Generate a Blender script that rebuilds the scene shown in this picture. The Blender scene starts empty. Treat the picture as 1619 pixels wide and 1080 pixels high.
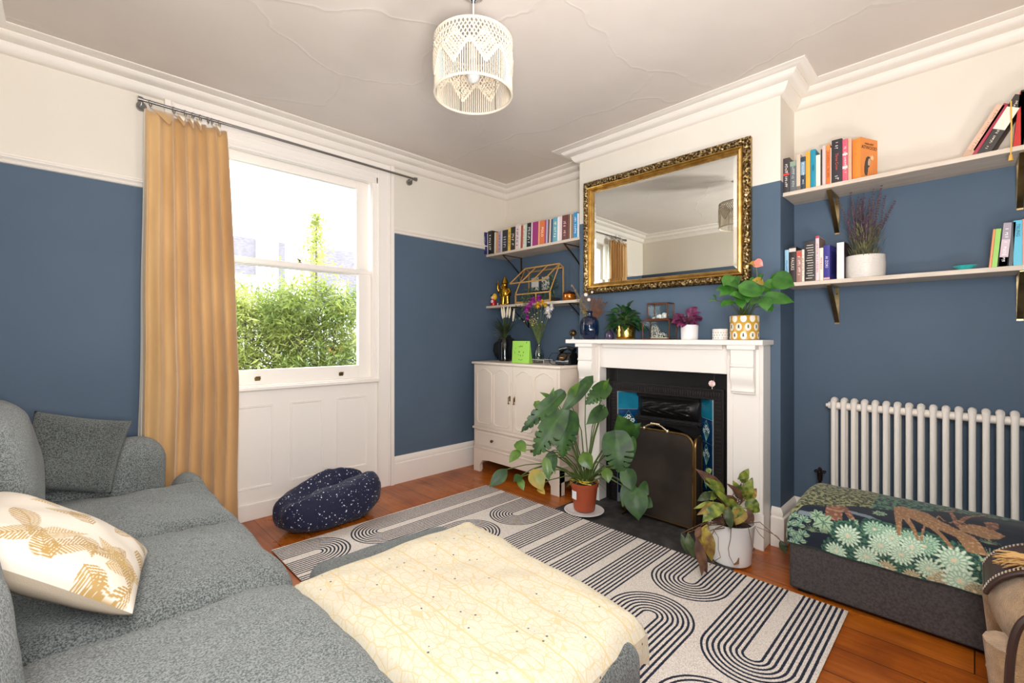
import bpy, bmesh, math, random
from mathutils import Vector, Matrix, noise
C = bpy.context.scene
COL = C.collection
rnd = random.Random(7)
PI = math.pi
V3 = Vector
# ---------------------------------------------------------------- camera, sky, light, exposure
FPX = 720.0; YAW = math.radians(45.45); HZ = 534.0; CAMH = 1.2
cam = bpy.data.cameras.new('camera'); cam_o = bpy.data.objects.new('camera', cam); COL.objects.link(cam_o)
cam.sensor_fit = 'HORIZONTAL'; cam.sensor_width = 36.0; cam.lens = FPX * 36.0 / 1619.0
cam.shift_y = (HZ - 540.0) / 1619.0; cam.clip_start = 0.02; cam.clip_end = 200
cam_o.location = (0, 0, CAMH); cam_o.rotation_euler = (PI / 2, 0, YAW - PI / 2)
C.camera = cam_o
W = bpy.data.worlds.new('overcast_sky'); C.world = W; W.use_nodes = True
_bg = W.node_tree.nodes['Background']; _bg.inputs[0].default_value = (0.93, 0.97, 1.0, 1); _bg.inputs[1].default_value = 5.5
C.view_settings.view_transform = 'Standard'; C.view_settings.look = 'None'
C.view_settings.exposure = 0.85; C.view_settings.gamma = 1; C.view_settings.use_curve_mapping = False
try:
    C.cycles.max_bounces = 10; C.cycles.diffuse_bounces = 6; C.cycles.glossy_bounces = 5; C.cycles.transparent_max_bounces = 16
    C.cycles.sample_clamp_indirect = 6; C.cycles.caustics_reflective = False; C.cycles.caustics_refractive = False
except Exception: pass
def area_light(name, loc, target, sx, sy, power, col=(1, 1, 1), portal=False):
    L = bpy.data.lights.new(name, 'AREA'); L.shape = 'RECTANGLE'; L.size = sx; L.size_y = sy; L.energy = power; L.color = col
    o = bpy.data.objects.new(name, L); COL.objects.link(o); o.location = loc
    o.rotation_euler = (V3(target) - V3(loc)).to_track_quat('-Z', 'Y').to_euler()
    if portal: L.cycles.is_portal = True
    return o
area_light('window_daylight_portal', (1.17, 3.50, 1.66), (1.17, 0, 1.66), 1.2, 1.5, 1, portal=True)
# added unseen fill lamps: one beside the camera, two bounced off the ceiling
area_light('softbox_fill', (-.05, -.12, 1.70), (1.9, 2.2, .6), 0.45, 0.7, 27, (1, 0.98, 0.96))
area_light('bounce_fill', (.10, -.15, 1.10), (.4, .5, 2.69), 0.5, 0.4, 40, (1, 0.98, 0.97))
area_light('bounce_fill_right', (1.3, -.22, .95), (1.25, .6, 2.69), 0.5, 0.25, 12, (1, 0.98, 0.97))  # second bounce, added to lift the window wall
# ---------------------------------------------------------------- helpers
Fv = V3((math.cos(YAW), math.sin(YAW), 0)); Rv = V3((math.sin(YAW), -math.cos(YAW), 0)); Zv = V3((0, 0, 1)); CAM = V3((0, 0, CAMH))
def ray(u, v): return Fv + Rv * ((u - 809.5) / FPX) + Zv * ((HZ - v) / FPX)
def at(u, v, ax, val):
    d = ray(u, v); t = (val - CAM[ax]) / d[ax]; return CAM + d * t
def pt(u, v, fw): return CAM + ray(u, v) * fw
def yat(u, x): return at(u, HZ, 0, x).y
def xat(u, y): return at(u, HZ, 1, y).x
class MB:
    def __init__(s): s.v = []; s.f = []; s.uv = None; s.mi = []
    def add(s, vs, fs, mi=0):
        o = len(s.v); s.v += [tuple(p) for p in vs]; s.f += [tuple(i + o for i in f) for f in fs]; s.mi += [mi] * len(fs); return s
    def box(s, x0, x1, y0, y1, z0, z1, mi=0):
        vs = [(x, y, z) for z in (z0, z1) for y in (y0, y1) for x in (x0, x1)]
        return s.add(vs, [(0, 2, 3, 1), (4, 5, 7, 6), (0, 1, 5, 4), (2, 6, 7, 3), (0, 4, 6, 2), (1, 3, 7, 5)], mi)
    def grid(s, fn, nu, nv, cu=False, cv=False, mi=0):
        vs = [fn(i / nu, j / nv) for i in range(nu + (0 if cu else 1)) for j in range(nv + (0 if cv else 1))]
        mu = nu if cu else nu + 1; mv = nv if cv else nv + 1
        fs = [(i * mv + j, ((i + 1) % mu) * mv + j, ((i + 1) % mu) * mv + (j + 1) % mv, i * mv + (j + 1) % mv) for i in range(nu) for j in range(nv)]
        return s.add(vs, fs, mi)
    def tube(s, pts, r, n=8, caps=True, mi=0):
        pts = [V3(p) for p in pts]; m = len(pts); rs = r if isinstance(r, (list, tuple)) else [r] * m
        vs = []; prev = None
        for i, p in enumerate(pts):
            t = (pts[min(i + 1, m - 1)] - pts[max(i - 1, 0)]); t = t.normalized() if t.length > 1e-9 else V3((0, 0, 1))
            if prev is None:
                a = t.cross(V3((0, 0, 1)));
                if a.length < 1e-3: a = t.cross(V3((1, 0, 0)))
            else:
                a = prev - t * prev.dot(t)
                if a.length < 1e-4: a = t.cross(V3((0, 1, 0.3)))
            a.normalize(); prev = a; b = t.cross(a)
            vs += [p + (a * math.cos(2 * PI * k / n) + b * math.sin(2 * PI * k / n)) * rs[i] for k in range(n)]
        fs = [(i * n + k, i * n + (k + 1) % n, (i + 1) * n + (k + 1) % n, (i + 1) * n + k) for i in range(m - 1) for k in range(n)]
        if caps: fs += [tuple(range(n))[::-1], tuple((m - 1) * n + k for k in range(n))]
        return s.add(vs, fs, mi)
    def lathe(s, prof, c=(0, 0, 0), n=32, mi=0, sx=1, sy=1, fn=None):
        c = V3(c); m = len(prof)
        vs = []
        for i, (r, z) in enumerate(prof):
            for k in range(n):
                a = 2 * PI * k / n; rr = r * (fn(a, z) if fn else 1)
                vs.append((c.x + rr * math.cos(a) * sx, c.y + rr * math.sin(a) * sy, c.z + z))
        fs = [(i * n + k, i * n + (k + 1) % n, (i + 1) * n + (k + 1) % n, (i + 1) * n + k) for i in range(m - 1) for k in range(n)]
        if prof[0][0] > 1e-5: fs.append(tuple(range(n))[::-1])
        if prof[-1][0] > 1e-5: fs.append(tuple((m - 1) * n + k for k in range(n)))
        return s.add(vs, fs, mi)
    def ball(s, c, r, n=12, mi=0, rot=None):
        r = V3(r) if hasattr(r, '__len__') else V3((r, r, r)); c = V3(c); h = max(4, n // 2); vs = []
        for i in range(h + 1):
            a = PI * i / h - PI / 2
            for k in range(n):
                b = 2 * PI * k / n; p = V3((math.cos(a) * math.cos(b) * r.x, math.cos(a) * math.sin(b) * r.y, math.sin(a) * r.z))
                if rot: p = rot @ p
                vs.append(c + p)
        return s.add(vs, [(i * n + k, i * n + (k + 1) % n, (i + 1) * n + (k + 1) % n, (i + 1) * n + k) for i in range(h) for k in range(n)], mi)
    def prism(s, poly, axis, a, b, mi=0):
        # poly of 2D points in the two other axes (order x,y,z without the axis), extruded from a to b
        def mk(p, t):
            return {0: (t, p[0], p[1]), 1: (p[0], t, p[1]), 2: (p[0], p[1], t)}[axis]
        n = len(poly); vs = [mk(p, a) for p in poly] + [mk(p, b) for p in poly]
        fs = [(i, (i + 1) % n, n + (i + 1) % n, n + i) for i in range(n)] + [tuple(range(n))[::-1], tuple(range(n, 2 * n))]
        return s.add(vs, fs, mi)
    def sweep(s, prof, path, closed=False, mi=0):
        # prof (offset to the left of travel, z); path 2D corners, mitred
        n = len(path); rings = []
        for i, p in enumerate(path):
            p = V3((p[0], p[1])); 
            d0 = (p - V3(path[(i - 1) % n][:2])) if (closed or i > 0) else None
            d1 = (V3(path[(i + 1) % n][:2]) - p) if (closed or i < n - 1) else None
            d0 = d0.normalized() if d0 else d1.normalized(); d1 = d1.normalized() if d1 else d0
            n0 = V3((-d0.y, d0.x)); n1 = V3((-d1.y, d1.x)); b = (n0 + n1); b = b / max(1e-6, b.dot(n0))
            rings.append([(p.x + b.x * o, p.y + b.y * o, z) for o, z in prof])
        m = len(prof); vs = [q for r in rings for q in r]; N = n if closed else n - 1
        fs = [(i * m + j, ((i + 1) % n) * m + j, ((i + 1) % n) * m + j + 1, i * m + j + 1) for i in range(N) for j in range(m - 1)]
        if not closed: fs += [tuple(range(m)), tuple((n - 1) * m + j for j in range(m))[::-1]]
        return s.add(vs, fs, mi)
def link(o, parent=None):
    COL.objects.link(o)
    if parent: o.parent = parent
    return o
def build(name, mb, mats, parent=None, smooth=True, bevel=0, local=False, solid=0, subd=0, angle=35, uvs=None):
    """one mesh object; vertices in world space are moved into the thing's own space unless local"""
    off = V3((0, 0, 0))
    if parent is not None and not local:
        p = parent
        while p is not None: off += V3(p.location); p = p.parent
    me = bpy.data.meshes.new(name); me.from_pydata([tuple(V3(v) - off) for v in mb.v], [], mb.f)
    mats = mats if isinstance(mats, (list, tuple)) else [mats]
    for m in mats: me.materials.append(m)
    if len(mats) > 1: me.polygons.foreach_set('material_index', mb.mi)
    if uvs:
        ul = me.uv_layers.new(name='UVMap')
        for l in me.loops: ul.data[l.index].uv = uvs[l.vertex_index]
    bm = bmesh.new(); bm.from_mesh(me); bmesh.ops.recalc_face_normals(bm, faces=bm.faces); bm.to_mesh(me); bm.free()
    o = bpy.data.objects.new(name, me); link(o, parent)
    if bevel:
        b = o.modifiers.new('bevel', 'BEVEL'); b.width = bevel; b.segments = 2; b.limit_method = 'ANGLE'; b.angle_limit = math.radians(40)
    if solid:
        b = o.modifiers.new('solid', 'SOLIDIFY'); b.thickness = solid; b.offset = 0
    if subd:
        b = o.modifiers.new('sub', 'SUBSURF'); b.levels = subd; b.render_levels = subd
    if smooth:
        me.polygons.foreach_set('use_smooth', [True] * len(me.polygons)); me.set_sharp_from_angle(angle=math.radians(angle))
    return o
def tag(o, label=None, cat=None, group=None, kind=None):
    if label: o['label'] = label
    if cat: o['category'] = cat
    if group: o['group'] = group
    if kind: o['kind'] = kind
    return o
def thing(name, loc, label, cat, group=None, rot=(0, 0, 0)):
    o = bpy.data.objects.new(name, None); o.empty_display_size = .05; COL.objects.link(o); o.location = loc; o.rotation_euler = rot
    return tag(o, label, cat, group)
def struct(name, mb, mats, **k): return tag(build(name, mb, mats, **k), kind='structure')
# ---------------------------------------------------------------- materials
def srgb(r, g, b):
    f = lambda c: (c / 255 / 12.92) if c <= 10 else ((c / 255 + .055) / 1.055) ** 2.4
    return (f(r), f(g), f(b), 1)
def nm(name):
    m = bpy.data.materials.new(name); m.use_nodes = True; nt = m.node_tree; return m, nt, nt.nodes['Principled BSDF']
def nd(nt, t, ins=None, **props):
    n = nt.nodes.new(t)
    for k, v in props.items(): setattr(n, k, v)
    for k, v in (ins or {}).items():
        if hasattr(v, 'is_linked') or hasattr(v, 'links'): nt.links.new(v, n.inputs[k])
        else: n.inputs[k].default_value = v
    return n
def ramp(nt, fac, stops, interp='LINEAR'):
    r = nt.nodes.new('ShaderNodeValToRGB'); e = r.color_ramp.elements; r.color_ramp.interpolation = interp
    while len(e) < len(stops): e.new(0.5)
    for i, (p, c) in enumerate(stops): e[i].position = p; e[i].color = c if len(c) == 4 else (*c, 1)
    nt.links.new(fac, r.inputs[0]); return r.outputs[0]
def coord(nt, which='Object', scale=(1, 1, 1), rot=(0, 0, 0)):
    tc = nt.nodes.new('ShaderNodeTexCoord'); mp = nt.nodes.new('ShaderNodeMapping'); mp.inputs['Scale'].default_value = scale; mp.inputs['Rotation'].default_value = rot
    nt.links.new(tc.outputs[which], mp.inputs[0]); return mp.outputs[0]
def M(name, col, rough=.5, metal=0, col2=None, ns=8, stretch=(1, 1, 1), bump=0, bs=60, dist=.002, spec=.5, sheen=0, coat=0, trans=0, lo=.35, hi=.65, detail=3, subs=0):
    m, nt, p = nm(name); p.inputs['Base Color'].default_value = srgb(*col); p.inputs['Roughness'].default_value = rough; p.inputs['Metallic'].default_value = metal
    p.inputs['Specular IOR Level'].default_value = spec
    if sheen: p.inputs['Sheen Weight'].default_value = sheen
    if coat: p.inputs['Coat Weight'].default_value = coat; p.inputs['Coat Roughness'].default_value = .1
    if trans: p.inputs['Transmission Weight'].default_value = trans
    c = coord(nt, 'Object', stretch)
    if col2:
        n = nd(nt, 'ShaderNodeTexNoise', {'Vector': c, 'Scale': ns, 'Detail': detail})
        nt.links.new(ramp(nt, n.outputs[0], [(lo, srgb(*col)), (hi, srgb(*col2))]), p.inputs['Base Color'])
    if bump:
        n = nd(nt, 'ShaderNodeTexNoise', {'Vector': c, 'Scale': bs, 'Detail': 3})
        b = nd(nt, 'ShaderNodeBump', {'Strength': bump, 'Distance': dist, 'Height': n.outputs[0]}); nt.links.new(b.outputs[0], p.inputs['Normal'])
    return m
def glass_mat(name, tint=(1, 1, 1), refl=.05, rough=.0):
    m = bpy.data.materials.new(name); m.use_nodes = True; nt = m.node_tree; nt.nodes.clear()
    o = nt.nodes.new('ShaderNodeOutputMaterial'); t = nd(nt, 'ShaderNodeBsdfTransparent', {'Color': (*tint, 1)}); g = nd(nt, 'ShaderNodeBsdfGlossy', {'Roughness': rough})
    f = nd(nt, 'ShaderNodeLayerWeight', {'Blend': .5}); pw = nd(nt, 'ShaderNodeMath', {0: f.outputs[1], 1: 4.0}, operation='POWER'); a = nd(nt, 'ShaderNodeMath', {0: pw.outputs[0], 1: .6, 2: refl}, operation='MULTIPLY_ADD', use_clamp=True)
    x = nd(nt, 'ShaderNodeMixShader', {0: a.outputs[0], 1: t.outputs[0], 2: g.outputs[0]}); nt.links.new(x.outputs[0], o.inputs[0]); return m
def wall_mat(name, zs):
    m, nt, p = nm(name); g = nt.nodes.new('ShaderNodeNewGeometry'); s = nd(nt, 'ShaderNodeSeparateXYZ', {0: g.outputs['Position']})
    gt = nd(nt, 'ShaderNodeMath', {0: s.outputs[2], 1: zs}, operation='GREATER_THAN')
    n = nd(nt, 'ShaderNodeTexNoise', {'Vector': g.outputs['Position'], 'Scale': 1.7, 'Detail': 6})
    b = ramp(nt, n.outputs[0], [(.3, srgb(78, 95, 113)), (.7, srgb(84, 101, 119))]); c = ramp(nt, n.outputs[0], [(.3, srgb(222, 214, 201)), (.7, srgb(227, 220, 208))])
    x = nd(nt, 'ShaderNodeMix', {0: gt.outputs[0], 6: b, 7: c}, data_type='RGBA'); nt.links.new(x.outputs[2], p.inputs['Base Color'])
    p.inputs['Roughness'].default_value = .62; p.inputs['Specular IOR Level'].default_value = .3
    n2 = nd(nt, 'ShaderNodeTexNoise', {'Vector': g.outputs['Position'], 'Scale': 90, 'Detail': 2}); bp = nd(nt, 'ShaderNodeBump', {'Strength': .12, 'Distance': .002, 'Height': n2.outputs[0]}); nt.links.new(bp.outputs[0], p.inputs['Normal'])
    return m
def floor_mat():
    m, nt, p = nm('varnished_floorboards'); g = nt.nodes.new('ShaderNodeNewGeometry'); s = nd(nt, 'ShaderNodeSeparateXYZ', {0: g.outputs['Position']})
    c = nd(nt, 'ShaderNodeCombineXYZ', {0: s.outputs[1], 1: s.outputs[0], 2: 0.0})
    br = nd(nt, 'ShaderNodeTexBrick', {'Vector': c.outputs[0], 'Color1': (0, 0, 0, 1), 'Color2': (1, 1, 1, 1), 'Mortar': (.5, .5, .5, 1), 'Scale': 1.0, 'Mortar Size': .0022, 'Mortar Smooth': .3, 'Brick Width': 2.7, 'Row Height': .178}); br.offset = .37
    mp = nd(nt, 'ShaderNodeMapping', {'Vector': g.outputs['Position'], 'Scale': (16, 1.1, 1)}); 
    of = nd(nt, 'ShaderNodeVectorMath', {0: mp.outputs[0], 1: br.outputs[0]}, operation='ADD')
    n = nd(nt, 'ShaderNodeTexNoise', {'Vector': of.outputs[0], 'Scale': 2.2, 'Detail': 8, 'Roughness': .65, 'Distortion': .5})
    base = ramp(nt, n.outputs[0], [(.25, srgb(112, 47, 8)), (.5, srgb(166, 84, 18)), (.75, srgb(204, 118, 38))])
    t = nd(nt, 'ShaderNodeMix', {0: .35, 6: base, 7: ramp(nt, br.outputs[0], [(0, srgb(132, 58, 12)), (1, srgb(196, 112, 34))])}, data_type='RGBA')
    st = nd(nt, 'ShaderNodeTexNoise', {'Vector': g.outputs['Position'], 'Scale': 3.0, 'Detail': 7})
    t2 = nd(nt, 'ShaderNodeMix', {0: ramp(nt, st.outputs[0], [(.5, (0, 0, 0)), (.75, (.75, .75, .75))]), 6: t.outputs[2], 7: srgb(94, 34, 8)}, data_type='RGBA')
    x = nd(nt, 'ShaderNodeMix', {0: br.outputs[1], 6: t2.outputs[2], 7: srgb(30, 14, 7)}, data_type='RGBA')
    nt.links.new(x.outputs[2], p.inputs['Base Color']); nt.links.new(ramp(nt, st.outputs[0], [(.3, (.22, .22, .22)), (.8, (.45, .45, .45))]), p.inputs['Roughness'])
    bp = nd(nt, 'ShaderNodeBump', {'Strength': .3, 'Distance': .002, 'Height': n.outputs[0]}); nt.links.new(bp.outputs[0], p.inputs['Normal'])
    return m
m_white = M('white_gloss_paint', (238, 231, 223), .38, bump=.05, bs=30)
m_trim = M('cornice_white_paint', (232, 224, 214), .5)
m_ceil = M('ceiling_paint', (208, 197, 187), .75, col2=(214, 203, 193), ns=2, bump=.35, bs=4, dist=.01)
# old lining paper: faint wandering ridges on the ceiling (paper seams and cracks)
_nt = m_ceil.node_tree; _p = _nt.nodes['Principled BSDF']; _c = coord(_nt, 'Object'); _n = nd(_nt, 'ShaderNodeTexNoise', {'Vector': _c, 'Scale': 2.5, 'Detail': 4})
_w = nd(_nt, 'ShaderNodeVectorMath', {0: _c, 1: nd(_nt, 'ShaderNodeVectorMath', {0: _n.outputs[1], 1: (.35, .35, 0)}, operation='MULTIPLY').outputs[0]}, operation='ADD')
_v = nd(_nt, 'ShaderNodeTexVoronoi', {'Vector': _w.outputs[0], 'Scale': .85}, feature='DISTANCE_TO_EDGE'); _r = ramp(_nt, _v.outputs[0], [(0, (1, 1, 1)), (.010, (0, 0, 0))])
_b0 = _p.inputs['Normal'].links[0].from_node; _b = nd(_nt, 'ShaderNodeBump', {'Strength': .22, 'Distance': .006, 'Height': _r, 'Normal': _b0.outputs[0]}); _nt.links.new(_b.outputs[0], _p.inputs['Normal'])
m_blue = wall_mat('two_tone_wall_paint', 2.062); m_blue_ch = wall_mat('two_tone_chimney_paint', 2.105); m_blue_al = wall_mat('two_tone_alcove_paint', 2.03)
m_floor = floor_mat()
m_black = M('black_cast_iron', (20, 19, 19), .42, metal=.3, bump=.2, bs=120)
m_brass = M('aged_brass', (190, 150, 84), .3, metal=1, col2=(120, 88, 44), ns=12)
m_dkbrass = M('dark_brass', (120, 96, 60), .35, metal=1)
m_steel = M('brushed_steel', (150, 148, 146), .3, metal=1)
m_glass = glass_mat('window_glass', (.98, 1, .99))
# ---------------------------------------------------------------- room shell
XL, XR, XC, YW, YB, ZC = -.35, 3.22, 2.937, 3.349, -.36, 2.69
YC0, YC1 = .783, 2.213
struct('floor', MB().box(XL - .1, XR + .1, YB - .1, YW + .2, -.1, 0), m_floor, smooth=False)
cm = MB().grid(lambda a, b: (XL - .1 + a * (XR - XL + .2), YB - .1 + b * (YW - YB + .2), ZC + .004 * noise.noise(V3((a * 5, b * 5, 1)))), 60, 60)
cm.box(XL - .1, XR + .1, YB - .1, YW + .2, ZC + .02, ZC + .12)
struct('ceiling', cm, m_ceil)
struct('wall_left', MB().box(XL - .1, XL, YB - .1, YW + .2, 0, ZC + .05), m_blue, smooth=False)
struct('wall_back', MB().box(XL, XR, YB - .1, YB, 0, ZC + .05), m_blue, smooth=False)
struct('wall_right', MB().box(XR, XR + .1, YB - .1, YW + .2, 0, ZC + .05), m_blue_al, smooth=False)
# window opening
GX0, GX1 = .68, 1.644           # visible glass
IX0, IX1 = .56, 1.781           # inner edge of casing
OX0, OX1 = .42, 1.918           # outer edge of casing
ZS, ZT = .875, 2.43
w = MB().box(XL, OX0 + .02, YW, YW + .2, 0, ZC + .05).box(OX1 - .02, XR, YW, YW + .2, 0, ZC + .05).box(OX0 + .02, OX1 - .02, YW, YW + .2, ZT + .05, ZC + .05).box(OX0 + .02, OX1 - .02, YW + .02, YW + .2, 0, ZS - .02)
struct('wall_window', w, m_blue, smooth=False)
# chimney breast with fireplace hole
FY0, FY1, FZ = 1.10, 1.87, .84
w = MB().box(XC, XR, YC0, FY0, 0, ZC + .05).box(XC, XR, FY1, YC1, 0, ZC + .05).box(XC, XR, FY0, FY1, FZ, ZC + .05)
struct('wall_chimney', w, m_blue_ch, smooth=False)
corn = [(0, 2.593), (.014, 2.594), (.03, 2.603), (.043, 2.62), (.048, 2.632), (.050, 2.634), (.050, 2.641), (.068, 2.643), (.083, 2.648), (.097, 2.660), (.104, 2.668), (.104, 2.674), (.120, 2.674), (.138, 2.676), (.147, 2.682), (.157, 2.684), (.157, 2.70)]
room = [(XL, YB), (XR, YB), (XR, YC0), (XC, YC0), (XC, YC1), (XR, YC1), (XR, YW), (XL, YW)]
struct('trim_1', MB().sweep(corn, room, True), m_trim, angle=28)
rail = [(0, 2.058), (.012, 2.060), (.016, 2.066), (.010, 2.074), (.024, 2.086), (.024, 2.094), (.008, 2.100), (.006, 2.112), (0, 2.115)]
struct('trim_2', MB().sweep(rail, [(XR, YW), (OX1, YW)]), m_trim)
struct('trim_3', MB().sweep(rail, [(OX0, YW), (XL, YW), (XL, YB)]), m_trim)
bb = [(0, 0), (.024, 0), (.024, .165), (.014, .172), (.018, .19), (.010, .212), (0, .222)]
struct('baseboard_window', MB().sweep(bb, [(XR, YC1 + .02), (XR, YW), (OX1, YW)]), m_white)
struct('baseboard_right', MB().sweep(bb, [(XR, YB), (XR, YC0), (XC, YC0), (XC, YC0 + .045)]), m_white)
struct('baseboard_left', MB().sweep(bb, [(OX0, YW), (XL, YW), (XL, YB), (XR, YB)]), m_white)
# ---------------------------------------------------------------- window
wroot = thing('window_1', (1.17, YW, 0), None, None); wroot['kind'] = 'structure'
yf = YW - .022                       # face of the casing
a = MB()
for x0, x1, s in ((IX1, OX1, 1), (OX0, IX0, -1)):
    a.box(x0, x1, yf, YW + .0, 0, 2.595)
    e = OX1 if s > 0 else OX0; a.box(min(e - s * .03, e), max(e - s * .03, e), yf - .016, yf, 0, 2.595); a.box(min(e - s * .045, e - s * .036), max(e - s * .045, e - s * .036), yf - .008, yf, 0, 2.595)
    i = IX1 if s > 0 else IX0; a.box(min(i, i + s * .012), max(i, i + s * .012), yf - .007, yf, 0, 2.56)
a.box(IX0, IX1, yf, YW, 2.47, 2.595); a.box(IX0 - .0, IX1, yf - .008, yf, 2.505, 2.515)
build('casing', a, m_white, wroot, bevel=.002)
a = MB()      # reveal lining
a.box(IX1 - .012, IX1 + .03, yf + .002, YW + .16, ZS, 2.49).box(IX0 - .03, IX0 + .012, yf + .002, YW + .16, ZS, 2.49).box(IX0, IX1, yf + .002, YW + .16, 2.44, 2.49)
a.box(IX0, IX1, yf + .002, YW + .03, 2.425, 2.445).box(IX1 - .04, IX1 - .01, yf + .012, YW + .03, ZS, 2.44).box(IX0 + .01, IX0 + .04, yf + .012, YW + .03, ZS, 2.44)
build('reveal', a, m_white, wroot, bevel=.002)
ys0, ys1 = YW + .03, YW + .07       # lower sash, upper sash planes
zg = {}
for nmx, y0, z0, z1, gz0, gz1 in (('lower_sash', ys0, .885, 1.735, .985, 1.695), ('upper_sash', ys1, 1.69, 2.44, 1.735, 2.375)):
    s = MB(); sx0, sx1 = IX0 + .05, IX1 - .035
    s.box(sx0, GX0, y0, y0 + .038, z0, z1).box(GX1, sx1, y0, y0 + .038, z0, z1).box(GX0, GX1, y0, y0 + .038, z0, gz0).box(GX0, GX1, y0, y0 + .038, gz1, z1)
    so = build(nmx, s, m_white, wroot, bevel=.003)
    build('pane', MB().box(GX0 - .005, GX1 + .005, y0 + .018, y0 + .022, gz0 - .005, gz1 + .005), m_glass, so, smooth=False)
    if nmx == 'lower_sash':
        build('meeting_rail', MB().box(sx0, sx1, y0 - .008, y0 + .05, 1.70, 1.735), m_white, so, bevel=.003)
st = MB().box(IX0 - .002, IX1 + .004, yf - .028, ys0 + .01, ZS - .022, ZS).box(IX0 + .04, IX1 - .035, yf - .0, ys0 + .005, ZS, ZS + .012)
build('sill', st, m_white, wroot, bevel=.004)
ap = MB().box(IX0, IX1, YW - .004, YW + .02, 0, ZS - .02)
def mould(mbx, x0, x1, z0, z1, y, ww=.018, h=.010):
    pr = [(0, 0), (.004, -h), (ww * .5, -h * .6), (ww * .7, -h * .9), (ww, 0)]
    pts = [(x0, z0), (x1, z0), (x1, z1), (x0, z1)]; n = 4; rings = []
    for i, (px, pz) in enumerate(pts):
        sx = 1 if i in (0, 3) else -1; sz = 1 if i in (0, 1) else -1
        rings.append([(px + sx * o, y + d, pz + sz * o) for o, d in pr])
    m = len(pr); vs = [q for r in rings for q in r]
    mbx.add(vs, [(i * m + j, ((i + 1) % n) * m + j, ((i + 1) % n) * m + j + 1, i * m + j + 1) for i in range(n) for j in range(m - 1)])
for u0, u1 in ((369, 432), (457.5, 510), (531, 580)):
    mould(ap, xat(u0, YW), xat(u1, YW), .20, .752, YW - .002)
mould(ap, xat(369, YW) - .35, xat(369, YW) - .08, .20, .752, YW - .002)
ap.box(IX0, IX1, YW - .02, YW, 0, .105)
build('apron_panel', ap, m_white, wroot, bevel=.002)
# brass lifts and catch
lf = MB()
for u in (407, 539):
    x = xat(u, ys0); z = .925
    f = MB().box(x - .016, x + .016, ys0 - .004, ys0, z - .014, z + .010).tube([(x - .010, ys0 - .003, z + .010), (x - .012, ys0 - .018, z + .012), (x + .012, ys0 - .018, z + .012), (x + .010, ys0 - .003, z + .010)], .004, 6).ball((x - .014, ys0 - .006, z), .006, 8).ball((x + .014, ys0 - .006, z), .006, 8)
    build('sash_lift', f, m_dkbrass, wroot)
x = xat(475, ys0); f = MB().box(x - .012, x + .012, ys0, ys0 + .03, 1.735, 1.742).ball((x, ys0 + .01, 1.752), .009, 8).tube([(x, ys0 + .01, 1.752), (x - .02, ys0 + .012, 1.765)], .004, 6)
build('sash_catch', f, m_dkbrass, wroot)
# ---------------------------------------------------------------- outside the window
m_render = M('white_rendered_facade', (236, 236, 238), .8)
m_band = M('grey_brick_facade', (112, 106, 112), .85, col2=(90, 86, 94), ns=9, stretch=(1, 1, 4))
bd = thing('town_house', (0, 15.2, -.6), 'white rendered terraced building across the street with grey brick bands', 'building')
YS = 15.0
b = MB().box(-14, 14, YS, YS + 5, -.6, 7.2)
for zz, dd, hh in ((7.2, .35, .22), (6.35, .22, .12), (6.1, .14, .1)): b.box(-14, 14, YS - dd, YS + .1, zz - hh, zz)
zb = at(367, 373, 1, YS).z
for u in (418, 470): b.box(xat(u, YS) - .25, xat(u, YS) + .35, YS - .12, YS, -.6, 6.2)
build('facade', b, m_render, bd, smooth=False)
q = MB()
for u0, u1 in ((300, 450), (472, 640)): q.box(xat(u0, YS), xat(u1, YS), YS - .05, YS + .02, zb - 1.9, zb)
build('brick_band', q, m_band, bd, smooth=False)
for u0, u1 in ((360, 412), (530, 545)):
    wz = zb - 1.1
    f = build('window', MB().box(xat(u0, YS), xat(u1, YS), YS - .10, YS - .04, wz - 1.2, wz), m_render, bd, smooth=False)
    build('pane', MB().box(xat(u0, YS) + .12, xat(u1, YS) - .12, YS - .105, YS - .09, wz - 1.1, wz - .12), M('pale_pane', (190, 196, 200), .2), f, smooth=False)
build('orange_door', MB().box(xat(520, YS), xat(545, YS), YS - .09, YS + .02, -.6, .9), M('orange_brick', (205, 120, 80), .8), bd, smooth=False)
struct('ground_outside', MB().box(-20, 25, YW + .2, 30, -.7, -.6), M('asphalt_and_pavement', (120, 120, 122), .9), smooth=False)
def leafcloud(cx, cy, cz, rx, ry, rz, n, size, seed, dens=None):
    r = random.Random(seed); mb = MB()
    cl = [(V3((cx + rx * r.uniform(-.85, .85), cy + ry * r.uniform(-.85, .85), cz + rz * r.uniform(-.95, .8))), r.uniform(.18, .42)) for _ in range(max(6, n // 160))]
    for i in range(n):
        c, rr = cl[r.randrange(len(cl))]; d = V3((r.gauss(0, 1), r.gauss(0, 1), r.gauss(0, 1))).normalized() * rr * r.random() ** .5
        p = c + d; t = V3((r.uniform(-1, 1), r.uniform(-1, 1), r.uniform(-.9, .5))).normalized(); s = t.cross(V3((r.uniform(-1, 1), r.uniform(-1, 1), 1))).normalized()
        L = size * r.uniform(.6, 1.4); ww = L * .11
        mb.add([p, p + t * L * .5 + s * ww, p + t * L, p + t * L * .5 - s * ww], [(0, 1, 2, 3)])
    return mb
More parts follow.
